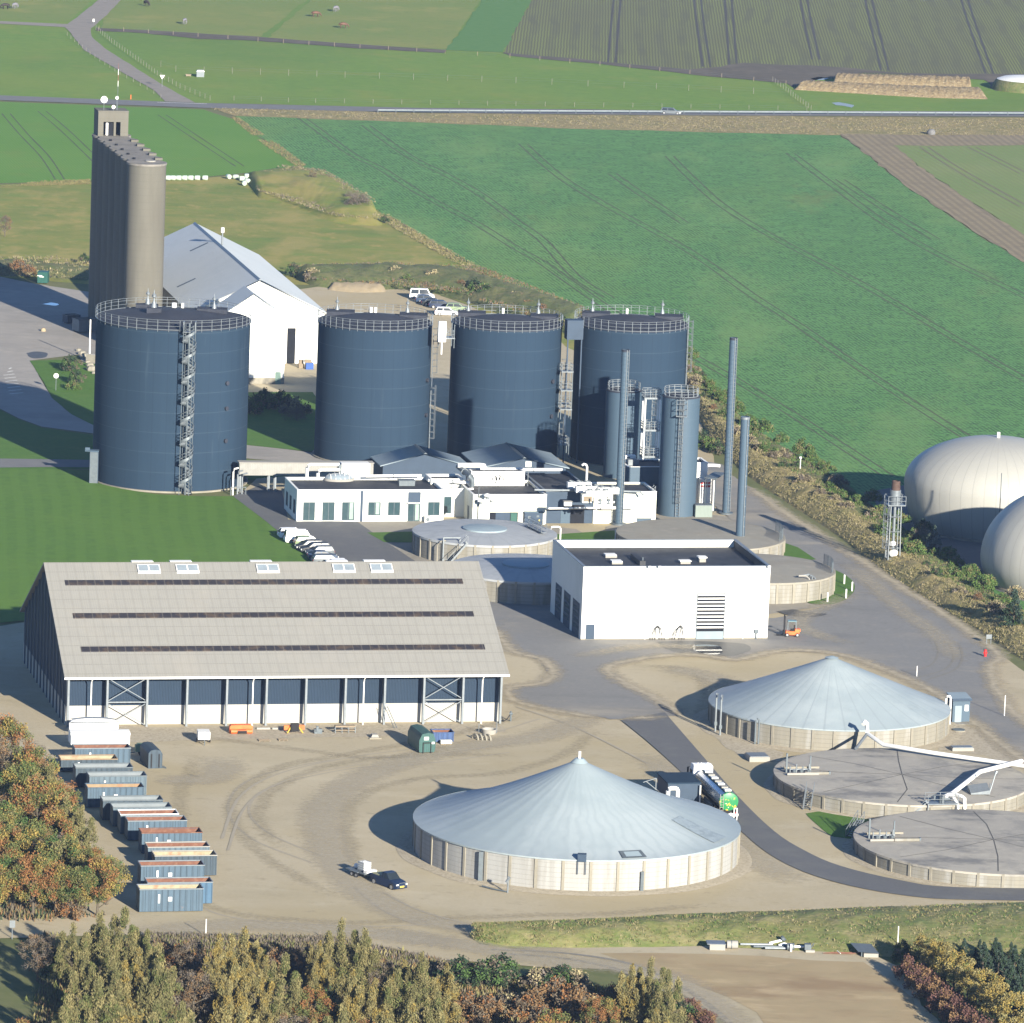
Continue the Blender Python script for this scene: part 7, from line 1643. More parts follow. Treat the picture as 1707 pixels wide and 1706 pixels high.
for k in range(4):
    p = P(791+k*7.0, 1234+k*.3); t = thing('concrete_ring', ['leftmost','second','third','rightmost'][k] + ' of four grey half concrete rings near the hall corner', 'concrete ring', (p.x,p.y,.1), GA+R(20), 'four half concrete rings')
    b = MB(); vs = []
    for i in range(9):
        a = math.pi*i/8
        for rr, yy in ((.75,0),(.75,.22),(.55,.22),(.55,0)): vs.append((0+yy*.0+yy, rr*math.cos(a), rr*math.sin(a)))
    b.add(vs, [(i*4+j,(i+1)*4+j,(i+1)*4+(j+1)%4,i*4+(j+1)%4) for i in range(8) for j in range(4)]+[(0,1,2,3),(35,34,33,32)]); b.build('ring', M.conc, t)
p = P(815, 1226); t = thing('round_trough', 'round pale trough with a slim post beside the concrete rings', 'trough', (p.x,p.y+.6,.1)); b = MB(); b.lathe([(.85,0),(.95,.6),(.85,.6),(.75,.15),(.02,.15)], 24); b.build('basin', M.conc_plain, t); b = MB(); b.rod((-1.3,.2,0),(-1.3,.2,1.2),.05,n=6); b.rod((.95,.3,0),(.95,.3,1.6),.06,n=6); b.build('posts', M.galv, t)
p = P(647, 1214); t = thing('leaning_ladder', 'thin ladder leaning against the pale hall wall', 'ladder', (p.x+.8,p.y-.5,.1), GA); b = MB(); b.beam((0,0,0),(-1.1,1.3,2.6),.06); b.beam((.35,0,0),(-.75,1.3,2.6),.06); b.build('stiles', M.galvdark, t); b = MB()
for k in range(7): f = k/7+.07; b.beam((-1.1*f,1.3*f,2.6*f),(.35-1.1*f,1.3*f,2.6*f),.04)
b.build('rungs', M.galvdark, t)
p = P(851, 1204); t = thing('hydrant_post', 'dark standpipe with a hose coil at the right corner of the hall', 'standpipe', (p.x,p.y,.1)); b = MB(); b.rod((0,0,0),(0,0,1.3),.12,n=8); b.rod((-.2,0,1.0),(.25,0,1.0),.14,n=8); b.build('post', M.galvdark, t); b = MB(); b.tube([(-.1,0,.8),(-.5,-.3,.3),(-.9,-.5,.06),(-1.3,-.2,.05),(-1.0,.2,.05)],.06,6); b.build('hose', M.black, t)
# scrap row by the grass bank
def scrap(name, lab, cat, px, py, parts, rz=GA*.3):
    p = P(px, py); t = thing(name, lab, cat, (p.x,p.y,.12), rz)
    for nm, mm, fn in parts:
        b = MB(); fn(b); b.build(nm, mm, t)
scrap('manhole_box', 'pale box with grey metal lid at the left end of the scrap row', 'box', 1183, 1586, [('box', M.conc_plain, lambda b: b.box(0,1.7,0,1.5,0,.65)), ('lid', M.galv, lambda b: b.box(-.3,1.75,-.1,1.6,.65,.73))])
scrap('concrete_drum', 'pale banded drum lying second from the left in the scrap row', 'drum', 1212, 1585, [('drum', M.conc_plain, lambda b: b.rod((0,.5,.45),(1.2,.5,.45),.45,n=14)), ('band', M.galvdark, lambda b: b.rod((.45,.5,.45),(.55,.5,.45),.475,n=14))])
scrap('pipe_pile', 'long grey pipes lying beside the banded drum', 'pipes', 1235, 1582, [('long_pipe', M.galv, lambda b: b.rod((0,.8,.2),(3.6,.9,.2),.14,n=8)), ('lower_pipe', M.galvdark, lambda b: b.rod((1.4,.1,.17),(5.2,.0,.17),.15,n=8)), ('third_pipe', M.galv, lambda b: b.rod((2.6,-.5,.15),(5.4,-.4,.15),.13,n=8))])
scrap('valve_scrap', 'white valve with crossed pipes in the middle of the scrap row', 'valve', 1282, 1580, [('pipe', M.white, lambda b: b.rod((0,.2,.3),(1.8,.9,.6),.16,n=8)), ('wheel', M.galvdark, lambda b: b.rod((1.5,.6,.7),(1.7,.6,.9),.35,n=12)), ('elbow', M.white, lambda b: b.tube([(1.0,-.4,.2),(1.6,-.2,.4),(2.0,.3,.2)],.17,7))])
scrap('pump_scrap', 'dark pump body with a white flange between valve and block', 'pump', 1312, 1587, [('casing', M.galvdark, lambda b: b.rod((0,.3,.4),(.8,.3,.4),.4,n=12)), ('flange', M.white, lambda b: b.box(.3,.5,-.3,-.1,0,.8)), ('pipe', M.white, lambda b: b.rod((.8,.6,.35),(2.2,.7,.3),.14,n=8))])
scrap('block_scrap', 'dark and white stacked blocks right of the pump body', 'blocks', 1343, 1590, [('lower_block', M.conc_plain, lambda b: b.box(0,1.0,0,.5,0,.25)), ('dark_block', M.galvdark, lambda b: b.box(-.1,.6,.2,.9,.25,.85)), ('rod', M.galvdark, lambda b: b.rod((.5,.4,.3),(.9,.2,1.0),.06,n=6))])
scrap('pipe_pile', 'very long white pipe at the back right of the scrap row', 'pipe', 1355, 1582, [('pipe', M.white, lambda b: b.rod((0,.3,.25),(4.6,.6,.25),.16,n=9)), ('joint', M.galv, lambda b: b.rod((1.5,.4,.25),(1.7,.41,.25),.21,n=9))])
scrap('rebar_bundle', 'rusty red bundle of bars in front of the long white pipe', 'steel bars', 1372, 1592, [('bars', RUST, lambda b: [b.rod((0+.2*k,.1*k,.08),(3.2+.2*k,.12*k-.1,.10),.05,n=5) for k in range(6)]), ('tie', M.white, lambda b: b.rod((1.9,-.2,.12),(1.6,.7,.2),.05,n=5))])
scrap('metal_sheet', 'grey metal sheet propped on a block at the right end of the scrap row', 'metal sheet', 1430, 1596, [('sheet', M.galvdark, lambda b: b.add([(0,-.3,.55),(2.3,-.5,.45),(1.7,2.6,.75),(-.6,2.5,.85)],[(0,1,2,3)])), ('block', M.conc_plain, lambda b: b.box(.6,2.2,-.45,.0,0,.42)), ('prop', M.galvdark, lambda b: b.beam((.4,-.1,0),(.4,-.1,.5),.1))])
# ------------------------------------------------------------------ bales, skips and things far left
M.bale = spot(mat('bale_wrap', (.50,.60,.50), (.46,.56,.46), .35, sc=2), (.62,.70,.62), 3, .55, .65, .6)
def bale(px, py, lab, rz=R(80), up=False, g='wrapped bales along the wheat field'):
    p = P(px, py); t = MB(); t.lathe([(.02,-.55),(.42,-.55),(.49,-.46),(.51,0),(.49,.46),(.42,.55),(.02,.55)], 22)
    t.v = [(x, z, y+.5) if not up else (x, y, z+.55) for x,y,z in t.v]
    o = t.build('wrapped_bale', M.bale, None, (p.x,p.y,.04), rz); tag(o, lab, 'bale', g)
ORD = ['leftmost, half behind the concrete silo','second from the silo','third from the silo','fourth from the silo','fifth from the silo','sixth from the silo','last of the close row']
for k, x in enumerate((280,288.5,298,308,318,329,342)): bale(x, 301, 'pale green wrapped bale in the straight row, ' + ORD[k], R(86))
for k, (x, y, lab) in enumerate(((381,299,'leftmost'),(393,299.5,'second from left'),(403,302,'inner left'),(411,299,'upper right'),(407,310,'nearest, lowest'),(412,306,'rightmost'))): bale(x, y, 'pale green wrapped bale of the loose heap beside the mound, ' + lab, R(30+40*k), k in (3,))
p = P(62, 473); t = thing('green_container', 'dark green tool container on the sandy verge behind the silo shadow', 'container', (p.x,p.y,.06), R(-4)); b = MB(); b.box(0,1.9,0,2.2,.1,2.0); b.build('body', M.green, t); b = MB(); b.box(-.05,1.95,-.05,2.25,2.0,2.1); b.build('lid', M.green, t); b = MB(); b.box(.0,.9,-.03,-.004,1.35,1.5); b.box(.4,1.2,-.03,-.004,1.15,1.3); b.build('white_scrawl', M.white, t)
p = P(149, 603); hh = HT(149,603,533); t = thing('flagpole', 'tall thin white pole left of the widest tank', 'pole', p); b = MB(); b.rod((0,0,0),(0,0,hh),.16,.12,n=8); b.build('pole', M.white, t); b = MB(); b.cyl(.35,0,.25,10); b.build('foot', M.galvdark, t)
p = P(93, 652); t = thing('round_sign', 'round white sign on a post in the small lawn', 'sign', (p.x,p.y,.1)); b = MB(); b.rod((0,0,0),(0,0,2.3),.05,n=6); b.build('post', M.galv, t); b = MB(); b.rod((0,-.06,2.45),(0,-.02,2.45),.42,n=20); b.build('disc', M.white, t)
for (px, py, w, d, h, mm, lab) in ((131,556,3.4,2.4,2.2,GRYI,'grey open skip standing in the silo shadow'),(112,541,2.6,1.8,1.4,M.slate,'small dark blue skip in the silo shadow behind the grey one')):
    p = P(px, py); skip(lab, 0, 0, w, h, mm, GRYI, M.galvdark, d, None, loc=p, marks_=False, rz=GA+R(20))
p = P(72, 553); b = MB(); b.lathe([(.02,.6),(.3,.55),(.45,.3),(.5,0)], 9); o = b.build('tan_boulder', mat('boulder_tan', (.42,.34,.22), rough=.9), None, (p.x,p.y,.05)); tag(o, 'rounded tan boulder on the concrete yard at the shadow edge', 'boulder')
rn = random.Random(3)
for k in range(7):
    x, y = [(131,586),(137,592),(143,598),(146,606),(150,612),(153,619),(157,624)][k]
    p = P(x, y); b = MB(); s_ = .5+.25*(k%3); b.lathe([(.02,s_),(s_*.7,s_*.8),(s_,s_*.3),(s_*.9,0)], 7); o = b.build('boulder', M.conc, None, (p.x,p.y,.05), k*.8); tag(o, ['farthest','second','third','middle','fifth','sixth','nearest'][k] + ' grey boulder of seven beside the widest tank', 'boulder', 'boulders beside the widest tank')
p = P(143, 604); t = thing('stone_wall', 'low tan block wall behind the white pole', 'wall', (p.x,p.y,.06), R(-25)); b = MB(); b.box(0,3.5,0,.5,0,1.3); b.build('blocks', M.conc, t); b = MB(); b.box(-.05,3.55,-.05,.55,1.3,1.4); b.build('coping', M.conc_plain, t)
# goods beside the warehouse door
p = P(510, 617); t = thing('blue_bin', 'blue bin with cardboard on top beside the warehouse door', 'bin', p, GA); b = MB(); b.box(0,1.3,0,1.0,0,1.2); b.build('bin', M.blue, t); b = MB(); b.box(-.2,1.0,.2,.9,1.2,1.7); b.build('cardboard', M.wood, t)
p = P(498, 615); t = thing('crate_stack', 'stack of brown crates left of the blue bin', 'crates', p, GA); b = MB(); b.box(0,.9,0,.9,0,.8); b.build('lower_crate', M.wood, t); b = MB(); b.box(.1,.85,.1,.8,.8,1.5); b.build('upper_crate', M.wood, t)
# markers, cone, signs
for k, (x, y, lab) in enumerate(((1407,976,'white marker post farthest back on the grass tongue'),(1420,988,'white marker post farthest right at the asphalt edge'),(1410,1000,'white marker post second from the tank wall'),(1379,1006,'white marker post nearest the tank wall'))):
    p = P(x, y); t = thing('marker_post', lab, 'post', (p.x,p.y,.2), 0, 'white marker posts'); b = MB(); b.rod((0,0,0),(0,0,1.25),.12,n=10); b.build('post', M.white, t); b = MB(); b.lathe([(.12,1.25),(.09,1.34),(.02,1.36)], 10); b.build('cap', M.white, t)
p = P(1642, 1097); t = thing('fire_hydrant', 'small red hydrant at the right edge of the plant road', 'hydrant', (p.x,p.y,.2)); b = MB(); b.cyl(.2,0,.75,12); b.rod((-.28,0,.5),(.28,0,.5),.11,n=8); b.build('barrel', M.red, t); b = MB(); b.lathe([(.24,.75),(.22,.85),(.1,.98),(.02,1.0)],12); b.build('cap', M.red, t)
p = P(1648, 1076); t = thing('road_sign', 'small pale blue sign on two posts above the red hydrant', 'sign', p, R(20)); b = MB(); b.box(-.35,-.28,0,.07,0,1.1); b.box(.28,.35,0,.07,0,1.1); b.build('posts', M.galv, t); b = MB(); b.box(-.42,.42,-.03,0,.9,1.5); b.build('panel', M.galv, t)
p = P(270, 146); t = thing('yield_sign', 'white triangular yield sign where the lane meets the far road', 'sign', p); b = MB(); b.rod((0,0,0),(0,0,2.0),.06,n=6); b.build('post', M.galv, t); b = MB(); b.add([(-.6,-.08,2.9),(.6,-.08,2.9),(0,-.08,1.9),(-.6,-.04,2.9),(.6,-.04,2.9),(0,-.04,1.9)],[(0,1,2),(3,4,5),(0,1,4,3),(1,2,5,4),(2,0,3,5)]); b.build('plate', M.white, t)
p = P(156, 41); t = thing('marker_board', 'short white marker at the bend of the gravel lane', 'marker', p); b = MB(); b.rod((0,0,0),(0,0,.7),.05,n=6); b.build('post', M.galv, t); b = MB(); b.box(-.25,.25,-.04,0,.7,1.4); b.build('board', M.white, t)
p = P(218, 166); t = thing('orange_marker', 'thin orange marker post beside the far road', 'marker', p); b = MB(); b.rod((0,0,0),(0,0,1.1),.09,n=6); b.build('post', M.orange, t)
p = P(20, 1566); t = thing('sign_post', 'small pale board on a post at the left edge by the gravel track', 'sign', p, R(8)); b = MB(); b.rod((0,0,0),(0,0,1.5),.06,n=6); b.build('post', M.galv, t); b = MB(); b.box(-.3,.3,-.06,0,1.3,2.1); b.build('board', M.galv, t)
for (x, y, h, lab) in ((1496,1584,2.6,'thin white pole by the reddish hedge end'),(1674,1196,2.8,'thin grey pole beside the plant road at far right'),(343,1562,1.9,'thin white pole rising behind the tree belt'),(1528,1130,1.5,'short white lamp pole at the right of the cone-roofed tank')):
    p = P(x, y); t = thing('thin_pole', lab, 'pole', (p.x,p.y,.1)); b = MB(); b.rod((0,0,0),(0,0,h),.06,n=6); b.build('pole', M.white, t); b = MB(); b.cyl(.12,0,.12,8); b.build('foot', M.galv, t)
p = P(1333, 800); t = thing('thin_pole', 'short white capped pole on the hedge bank', 'pole', (p.x,p.y,1.5)); b = MB(); b.rod((0,0,0),(0,0,1.9),.08,n=6); b.build('pole', M.white, t); b = MB(); b.box(-.18,.18,-.1,.1,1.9,2.15); b.build('cap', M.white, t)
p = P(1552, 225); b = MB(); b.lathe([(.02,1.3),(.6,1.25),(.95,.8),(1.0,.3),(.9,0)], 10); o = b.build('dark_boulder', mat('boulder_dark', (.12,.12,.12), (.2,.2,.2), .9), None, (p.x,p.y,.05)); tag(o, 'round dark boulder at the edge of the bare field', 'boulder')
p = P(334, 129); t = thing('field_shelter', 'small white animal shelter in the far pasture', 'shelter', p, R(5)); b = MB(); b.box(-.9,.9,0,1.4,0,1.3); b.build('wall', M.galv, t); b = MB(); b.ext([(-1.0,1.3),(1.0,1.3),(.7,1.6),(-.7,1.6)], -.1,1.5); b.build('roof', M.white, t)
p = P(314, 128); t = thing('feed_trough', 'small brown feed trough left of the white shelter', 'trough', p); b = MB(); b.ext([(-.7,.55),(-.5,.1),(.5,.1),(.7,.55)],0,.7); b.build('trough', M.wood, t); b = MB(); b.box(-.6,-.5,.1,.2,0,.15); b.box(.5,.6,.1,.2,0,.15); b.build('legs', M.wood, t)
# ------------------------------------------------------------------ beet heaps, covered heap
M.beet = spot(spot(mat('sugar_beet', (.36,.28,.15), (.27,.20,.11), .95, sc=1.6, bump=.25, bsc=2.2), (.16,.11,.07), 1.3, .52, .64, .7), (.50,.42,.26), 1.1, .54, .66, .7)
def heap(name, lab, ea, eb, h, seed):
    o = bank(name, ea, eb, h, [M.beet], 170, 14, .30, .9, kind=None, seed=seed); tag(o, lab, 'beet heap'); return o
heap('beet_heap', 'shorter brighter sugar beet heap farther from the road', [(1386,144),(1450,144),(1620,148)], [(1394,128),(1460,132),(1618,136)], 1.9, 1)
heap('beet_heap', 'longer browner sugar beet heap nearer the road', [(1322,150),(1420,156),(1540,163),(1648,166)], [(1345,142),(1440,146),(1550,150),(1628,151)], 1.7, 2)
p = P(1712, 150); t = thing('covered_heap', 'earth-walled heap with a white sheet on top at the far right edge', 'covered heap', p); b = MB(); b.lathe([(8.8,0),(8.4,1.2),(7.8,2.2),(7.4,2.5)], 48); b.build('earth_wall', M.brambles, t); b = MB(); b.lathe([(7.5,2.5),(6.0,3.0),(3,3.3),(.02,3.4)], 48); b.build('white_sheet', M.membrane if False else M.white, t)
sheet('silver_sheeting', [(1386,172),(1398,171),(1410,173),(1424,176),(1420,180),(1406,177),(1392,176)], M.membrane, 3, step=1, amp=.3)
sheet('silver_sheeting', [(1352,132),(1368,129),(1380,131),(1372,134),(1358,134)], M.membrane, 5, step=1, amp=.3)
# ------------------------------------------------------------------ guard rail and field fences
w = [P(630+i*30, 185.3+ (190.2-185.3)*(i*30)/1077.0 + 3.2) for i in range(0, 42)]
o0 = w[0]; t = thing('guard_rail', 'long galvanised guard rail along the far country road', 'guard rail', (o0.x,o0.y,0))
b = MB()
for i in range(len(w)-1):
    a, c = w[i]-o0, w[i+1]-o0; b.add([(a.x,a.y,.42),(c.x,c.y,.42),(c.x,c.y-.05,.58),(a.x,a.y-.05,.58),(a.x,a.y,.80),(c.x,c.y,.80)],[(0,1,2,3),(3,2,5,4)]); b.add([(a.x,a.y+.06,.42),(c.x,c.y+.06,.42),(c.x,c.y+.06,.80),(a.x,a.y+.06,.80)],[(0,1,2,3)])
b.build('rail', M.galvdark, t)
pp = MB(); pp.box(-.07,.07,-.12,-.0,0,.86); p0 = pp.build('post', M.galvdark, t)
for i, v in enumerate(w):
    q = v-o0
    if i == 0: p0.location = (q.x,q.y-.06,0); continue
    c = p0.copy(); COL.objects.link(c); c.parent = t; c.location = (q.x,q.y-.06,0)
def fence(lab, pts, step, h=1.15, m=None, wires=2, r=.055):
    L_ = [P(*q) for q in pts]; o = L_[0]; t = thing('field_fence', lab, 'fence', (o.x,o.y,0)); posts = []
    for i in range(len(L_)-1):
        n = max(1, round((L_[i+1]-L_[i]).length/step))
        for k in range(n): posts.append(L_[i].lerp(L_[i+1], k/n))
    posts.append(L_[-1]); b = MB(); b.rod((0,0,0),(0,0,h),r,n=6); p0 = b.build('post', m or M.wood, t)
    for i, v in enumerate(posts):
        q = v-o
        if i == 0: p0.location = (q.x,q.y,.02); continue
        c = p0.copy(); COL.objects.link(c); c.parent = t; c.location = (q.x,q.y,.02)
    b = MB()
    for k in range(wires):
        z = h*(.55+.4*k/max(1,wires-1)); b.tube([((v-o).x,(v-o).y,z) for v in posts], .012, 3)
    b.build('wire', M.galvdark, t)
M.postp = mat('fence_post_pale', (.22,.21,.17), rough=.9)
fence('post and wire fence crossing the middle of the long pasture', [(268,112),(293,120),(434,125),(575,130),(860,139),(1040,147),(1256,157),(1318,160)], 8.0, 1.5, M.postp)
fence('post and wire fence along the pasture side of the far road', [(390,168),(526,172),(860,177),(1200,182),(1345,185)], 6.5, 1.1, M.postp)
fence('fence of many short posts along the right side of the gravel lane', [(160,50),(186,72),(226,100),(262,126),(300,148),(350,168)], 4.2, 1.2, M.postp)
fence('fence along the worn strip below the grazing animals', [(165,50),(330,62),(430,70),(600,81),(742,90)], 7.5, 1.1, M.wood)
fence('fence along the lower edge of the ploughed stubble field', [(742,90),(850,97),(1000,110),(1150,124),(1310,142)], 8.5, 1.1, M.wood)
fence('fence running down to the road beside the beet heaps', [(1288,136),(1310,152),(1330,168),(1352,184)], 4.0, 1.2, M.postp)
fence('fence along the left side of the gravel lane', [(112,60),(150,92),(200,125),(245,150),(268,164)], 7.0, 1.0, M.postp)
# ------------------------------------------------------------------ grazing animals
def grazer(px, py, rz, coat, lab, s=1.0):
    p = P(px, py)
    V = [(0,0,1.25),(.55,0,1.28),(.95,0,1.15),(1.35,0,.75),(1.6,0,.28),(-.55,0,1.28),(-.95,0,1.22),(-1.15,0,.95),(-1.2,0,.5)]
    E_ = [(0,1),(1,2),(2,3),(3,4),(0,5),(5,6),(6,7),(7,8)]; Rr = [.36,.33,.26,.17,.12,.34,.30,.07,.05]
    for (x, y, j) in ((.6,.22,1),(.6,-.22,1),(-.65,.24,5),(-.65,-.24,5)):
        k = len(V); back = j == 5; V += [(x,y*.9,1.0),(x-(.05 if back else 0),y,.62),(x+(.06 if back else 0),y,.30),(x,y,.02)]; Rr += [.18 if back else .15,.10,.065,.075]; E_ += [(j,k),(k,k+1),(k+1,k+2),(k+2,k+3)]
    me = bpy.data.meshes.new('horse'); me.from_pydata(V, E_, []); me.materials.append(coat)
    o = bpy.data.objects.new('horse', me); COL.objects.link(o)
    md = o.modifiers.new('skin', 'SKIN'); sk = me.skin_vertices[0].data
    for i, r_ in enumerate(Rr): sk[i].radius = (r_, r_)
    sk[0].use_root = True; md.use_smooth_shade = True
    o.modifiers.new('sub', 'SUBSURF').levels = 1
    o.location = (p.x,p.y,.05); o.rotation_euler = (0,0,rz); o.scale = (s,s,s); tag(o, lab, 'horse', 'horses grazing in the far paddocks')
hb = mat('horse_coat_dark', (.03,.022,.02), (.05,.035,.03), .7); hr = mat('horse_coat_brown', (.14,.07,.045), (.10,.05,.03), .7); hg = mat('horse_rug_grey', (.16,.17,.22), (.24,.22,.22), .8, sc=3)
grazer(9,16,R(200),hb,'dark horse grazing at the far left edge, left of a pair'); grazer(25,15,R(60),hg,'grey-rugged horse beside the dark one at the far left edge'); grazer(244,11,R(-50),hb,'dark horse grazing alone at the top of the left paddock')
grazer(308,41,R(75),hg,'grey-rugged horse grazing in the middle of the left paddock'); grazer(526,29,R(15),hr,'brown horse grazing left of three in the right paddock'); grazer(560,20,R(60),hg,'grey-rugged horse farthest back of three in the right paddock'); grazer(572,48,R(10),hr,'reddish brown horse lowest of three in the right paddock')
# ------------------------------------------------------------------ vegetation
def leafmat(n, c, v=.75):
    m = spot(mat('leaf_'+n, c, tuple(x*v for x in c), .85, sc=1.2), tuple(min(1,x*1.25) for x in c), .6, .5, .65, .6)
    b = m.node_tree.nodes['Principled BSDF']
    return m
LM = {k: leafmat(k, c) for k, c in {
 'olive': (.180,.170,.070), 'olive2': (.26,.225,.095), 'ygreen': (.125,.145,.045), 'orange': (.27,.125,.045), 'rust': (.22,.135,.062), 'yellow': (.30,.225,.06),
 'dgreen': (.030,.058,.028), 'green': (.07,.13,.033), 'brown': (.145,.118,.082), 'twig': (.18,.155,.13), 'red': (.13,.065,.055), 'tan': (.32,.275,.155), 'bluegreen': (.045,.072,.055), 'silver': (.22,.25,.23), 'broom': (.10,.165,.038)}.items()}
M.bark = mat('bark', (.14,.12,.09), (.09,.075,.055), .95, sc=3)
def crown_mesh(kind, h, r, mats, n_cl, per, ls, seed):
    rn = random.Random(seed); b = MB(); zb = h*(.12 if kind in ('cone','bush') else .22)
    for c in range(n_cl):
        if kind == 'cone':
            lead = c % 6; la = lead*1.7+seed; hl = h*(1,.80,.72,.88,.62,.76)[lead]; u = rn.random()**.85; z = zb + (hl-zb)*u; rr = r*.44*(1-u)**.8*(.3+.7*rn.random()**.5); cr = .15*r + .10*r*(1-u); ox, oy = (r*.50*math.cos(la), r*.50*math.sin(la)) if lead else (0,0)
        elif kind == 'spruce':
            u = rn.random()**.7; z = h*.08 + h*.92*u; rr = r*(1-u)*(.7+.3*rn.random()); cr = .12*r + .15*r*(1-u)
        elif kind == 'bush':
            th_ = math.acos(rn.random()); rr = r*math.sin(th_)*(.6+.4*rn.random()); z = h*.15 + h*.8*math.cos(th_)*(.6+.4*rn.random()); cr = .30*r
        else:
            th_ = math.acos(1-1.75*rn.random()); q = rn.random()**.33; rr = r*math.sin(th_)*(.55+.45*q); z = zb + (h-zb)*(.5+.5*math.cos(th_)*(.55+.45*q)); cr = .26*r
        a = rn.uniform(0, 2*math.pi); wob = 1 + .25*math.sin(3*a+seed) ; cx_, cy_ = rr*wob*math.cos(a), rr*wob*math.sin(a)
        if kind == 'cone': cx_ += ox; cy_ += oy
        mi = rn.choices(range(len(mats)), [3,2,1,1][:len(mats)])[0]
        for k in range(per):
            d = Vector((rn.gauss(0,1), rn.gauss(0,1), rn.gauss(0,.8 if kind != 'cone' else 2.0)));
            d = d.normalized()*cr*rn.random()**.5
            p = Vector((cx_, cy_, z)) + d
            if p.z < .1: p.z = .1 + rn.random()*.3
            s = ls*rn.uniform(.6,1.3)
            if kind == 'cone': ax = Vector((rn.gauss(0,.6), rn.gauss(0,.6), 1)).normalized()
            else: ax = Vector((rn.gauss(0,1), rn.gauss(0,1), rn.gauss(0,1))).normalized()
            bx = ax.cross(Vector((rn.gauss(0,1), rn.gauss(0,1), rn.gauss(0,.6)))).normalized()
            ll, ww = (s*1.7, s*.5) if kind == 'cone' else (s, s*.8)
            b.add([p-ax*ll-bx*ww*.3, p+bx*ww, p+ax*ll, p-bx*ww], [(0,1,2,3)], mi if rn.random() < .85 else rn.randrange(len(mats)))
    return b
def tree_proto(name, kind, h, r, mats, n_cl, per, ls, seed, lab, cat='tree', leafless=False):
    t = thing(name, lab, cat, (0,-300,0)); b = crown_mesh(kind, h, r, mats, n_cl, per, ls, seed)
    b.build('crown', [LM[m] for m in mats], t, fix=False)
    rn = random.Random(seed+5); b = MB(); tr = .025*h+.03
    b.rod((0,0,0),(rn.uniform(-.1,.1),rn.uniform(-.1,.1),h*.6),tr,tr*.35,n=7)
    for k in range(7):
        a = rn.uniform(0,6.28); z = h*rn.uniform(.12,.5); L_ = r*rn.uniform(.5,.9); b.rod((0,0,z),(L_*math.cos(a),L_*math.sin(a),z+L_*rn.uniform(.5,1.1)),tr*.4,tr*.12,n=5)
    b.build('trunk', M.bark, t); return t
PROTO = {}
def proto(k, *a): PROTO[k] = [tree_proto(*a[:-1], seed, '') if False else tree_proto(a[0], a[1], a[2], a[3], a[4], a[5], a[6], a[7], seed, 'x', a[8]) for seed in a[9]]
USED = {}
def plant(k, i, loc, rz, sc, lab, group):
    t = PROTO[k][i % len(PROTO[k])]; key = (k, i % len(PROTO[k]))
    if key not in USED:
        USED[key] = 1; t.location = loc; t.rotation_euler = (0,0,rz); t.scale = sc; t['label'] = lab; t['group'] = group; return t
    return dup(t, loc, rz, lab, group, sc)
proto('olive', 'feathery_tree', 'cone', 8.0, 2.7, ['olive','olive2','ygreen'], 170, 96, .078, 'tree', (1,2,3))
proto('olivey', 'feathery_tree', 'cone', 7.3, 2.5, ['olive2','yellow','olive'], 160, 96, .078, 'tree', (11,12))
proto('autumn', 'autumn_tree', 'round', 7.4, 2.7, ['ygreen','orange','rust','yellow'], 84, 110, .10, 'tree', (21,22,23))
proto('green', 'autumn_tree', 'round', 7.2, 2.7, ['ygreen','olive','green','yellow'], 84, 110, .10, 'tree', (31,32))
proto('brown', 'bare_tree', 'round', 7.2, 2.5, ['brown','twig','rust'], 70, 80, .08, 'tree', (41,42))
proto('rust', 'shrub', 'bush', 3.6, 2.2, ['rust','brown','orange'], 46, 60, .13, 'shrub', (51,52))
proto('dkshrub', 'shrub', 'bush', 3.0, 2.0, ['dgreen','green','brown'], 40, 55, .13, 'shrub', (61,62))
proto('spruce', 'spruce_tree', 'spruce', 4.6, 1.5, ['dgreen','bluegreen'], 70, 40, .11, 'conifer', (71,72))
proto('redshrub', 'red_shrub', 'bush', 3.0, 1.9, ['red','rust'], 46, 60, .11, 'shrub', (81,82))
proto('yelltree', 'yellow_tree', 'round', 5.2, 2.1, ['yellow','olive2','ygreen'], 66, 90, .095, 'tree', (91,92))
proto('broom', 'broom_bush', 'bush', 2.2, 1.7, ['broom','green','olive'], 34, 50, .12, 'bush', (101,102,103))
proto('drybush', 'dry_bush', 'bush', 1.9, 1.7, ['tan','brown','twig'], 34, 50, .12, 'bush', (111,112))
proto('twigtree', 'bare_tree', 'bush', 5.0, 3.2, ['twig','brown'], 70, 80, .08, 'tree', (121,))
proto('silver', 'silver_tree', 'cone', 5.5, 1.8, ['silver','bluegreen'], 50, 60, .13, 'tree', (131,))
rn = random.Random(77)
ORDN = ['first','second','third','fourth','fifth','sixth','seventh','eighth','ninth','tenth','eleventh','twelfth','thirteenth','fourteenth','fifteenth','sixteenth','seventeenth','eighteenth','nineteenth','twentieth','twenty-first','twenty-second','twenty-third','twenty-fourth']
KN = {'olive':'olive feathery tree','olivey':'yellowish feathery tree','autumn':'orange autumn tree','green':'yellow-green leafy tree','brown':'bare brown tree','rust':'rust-coloured shrub','dkshrub':'dark green shrub','spruce':'dark little spruce','redshrub':'reddish twiggy shrub','yelltree':'yellow-leaved tree','broom':'green broom bush','drybush':'dry tan bush','twigtree':'grey leafless twiggy tree','silver':'silvery grey tree'}
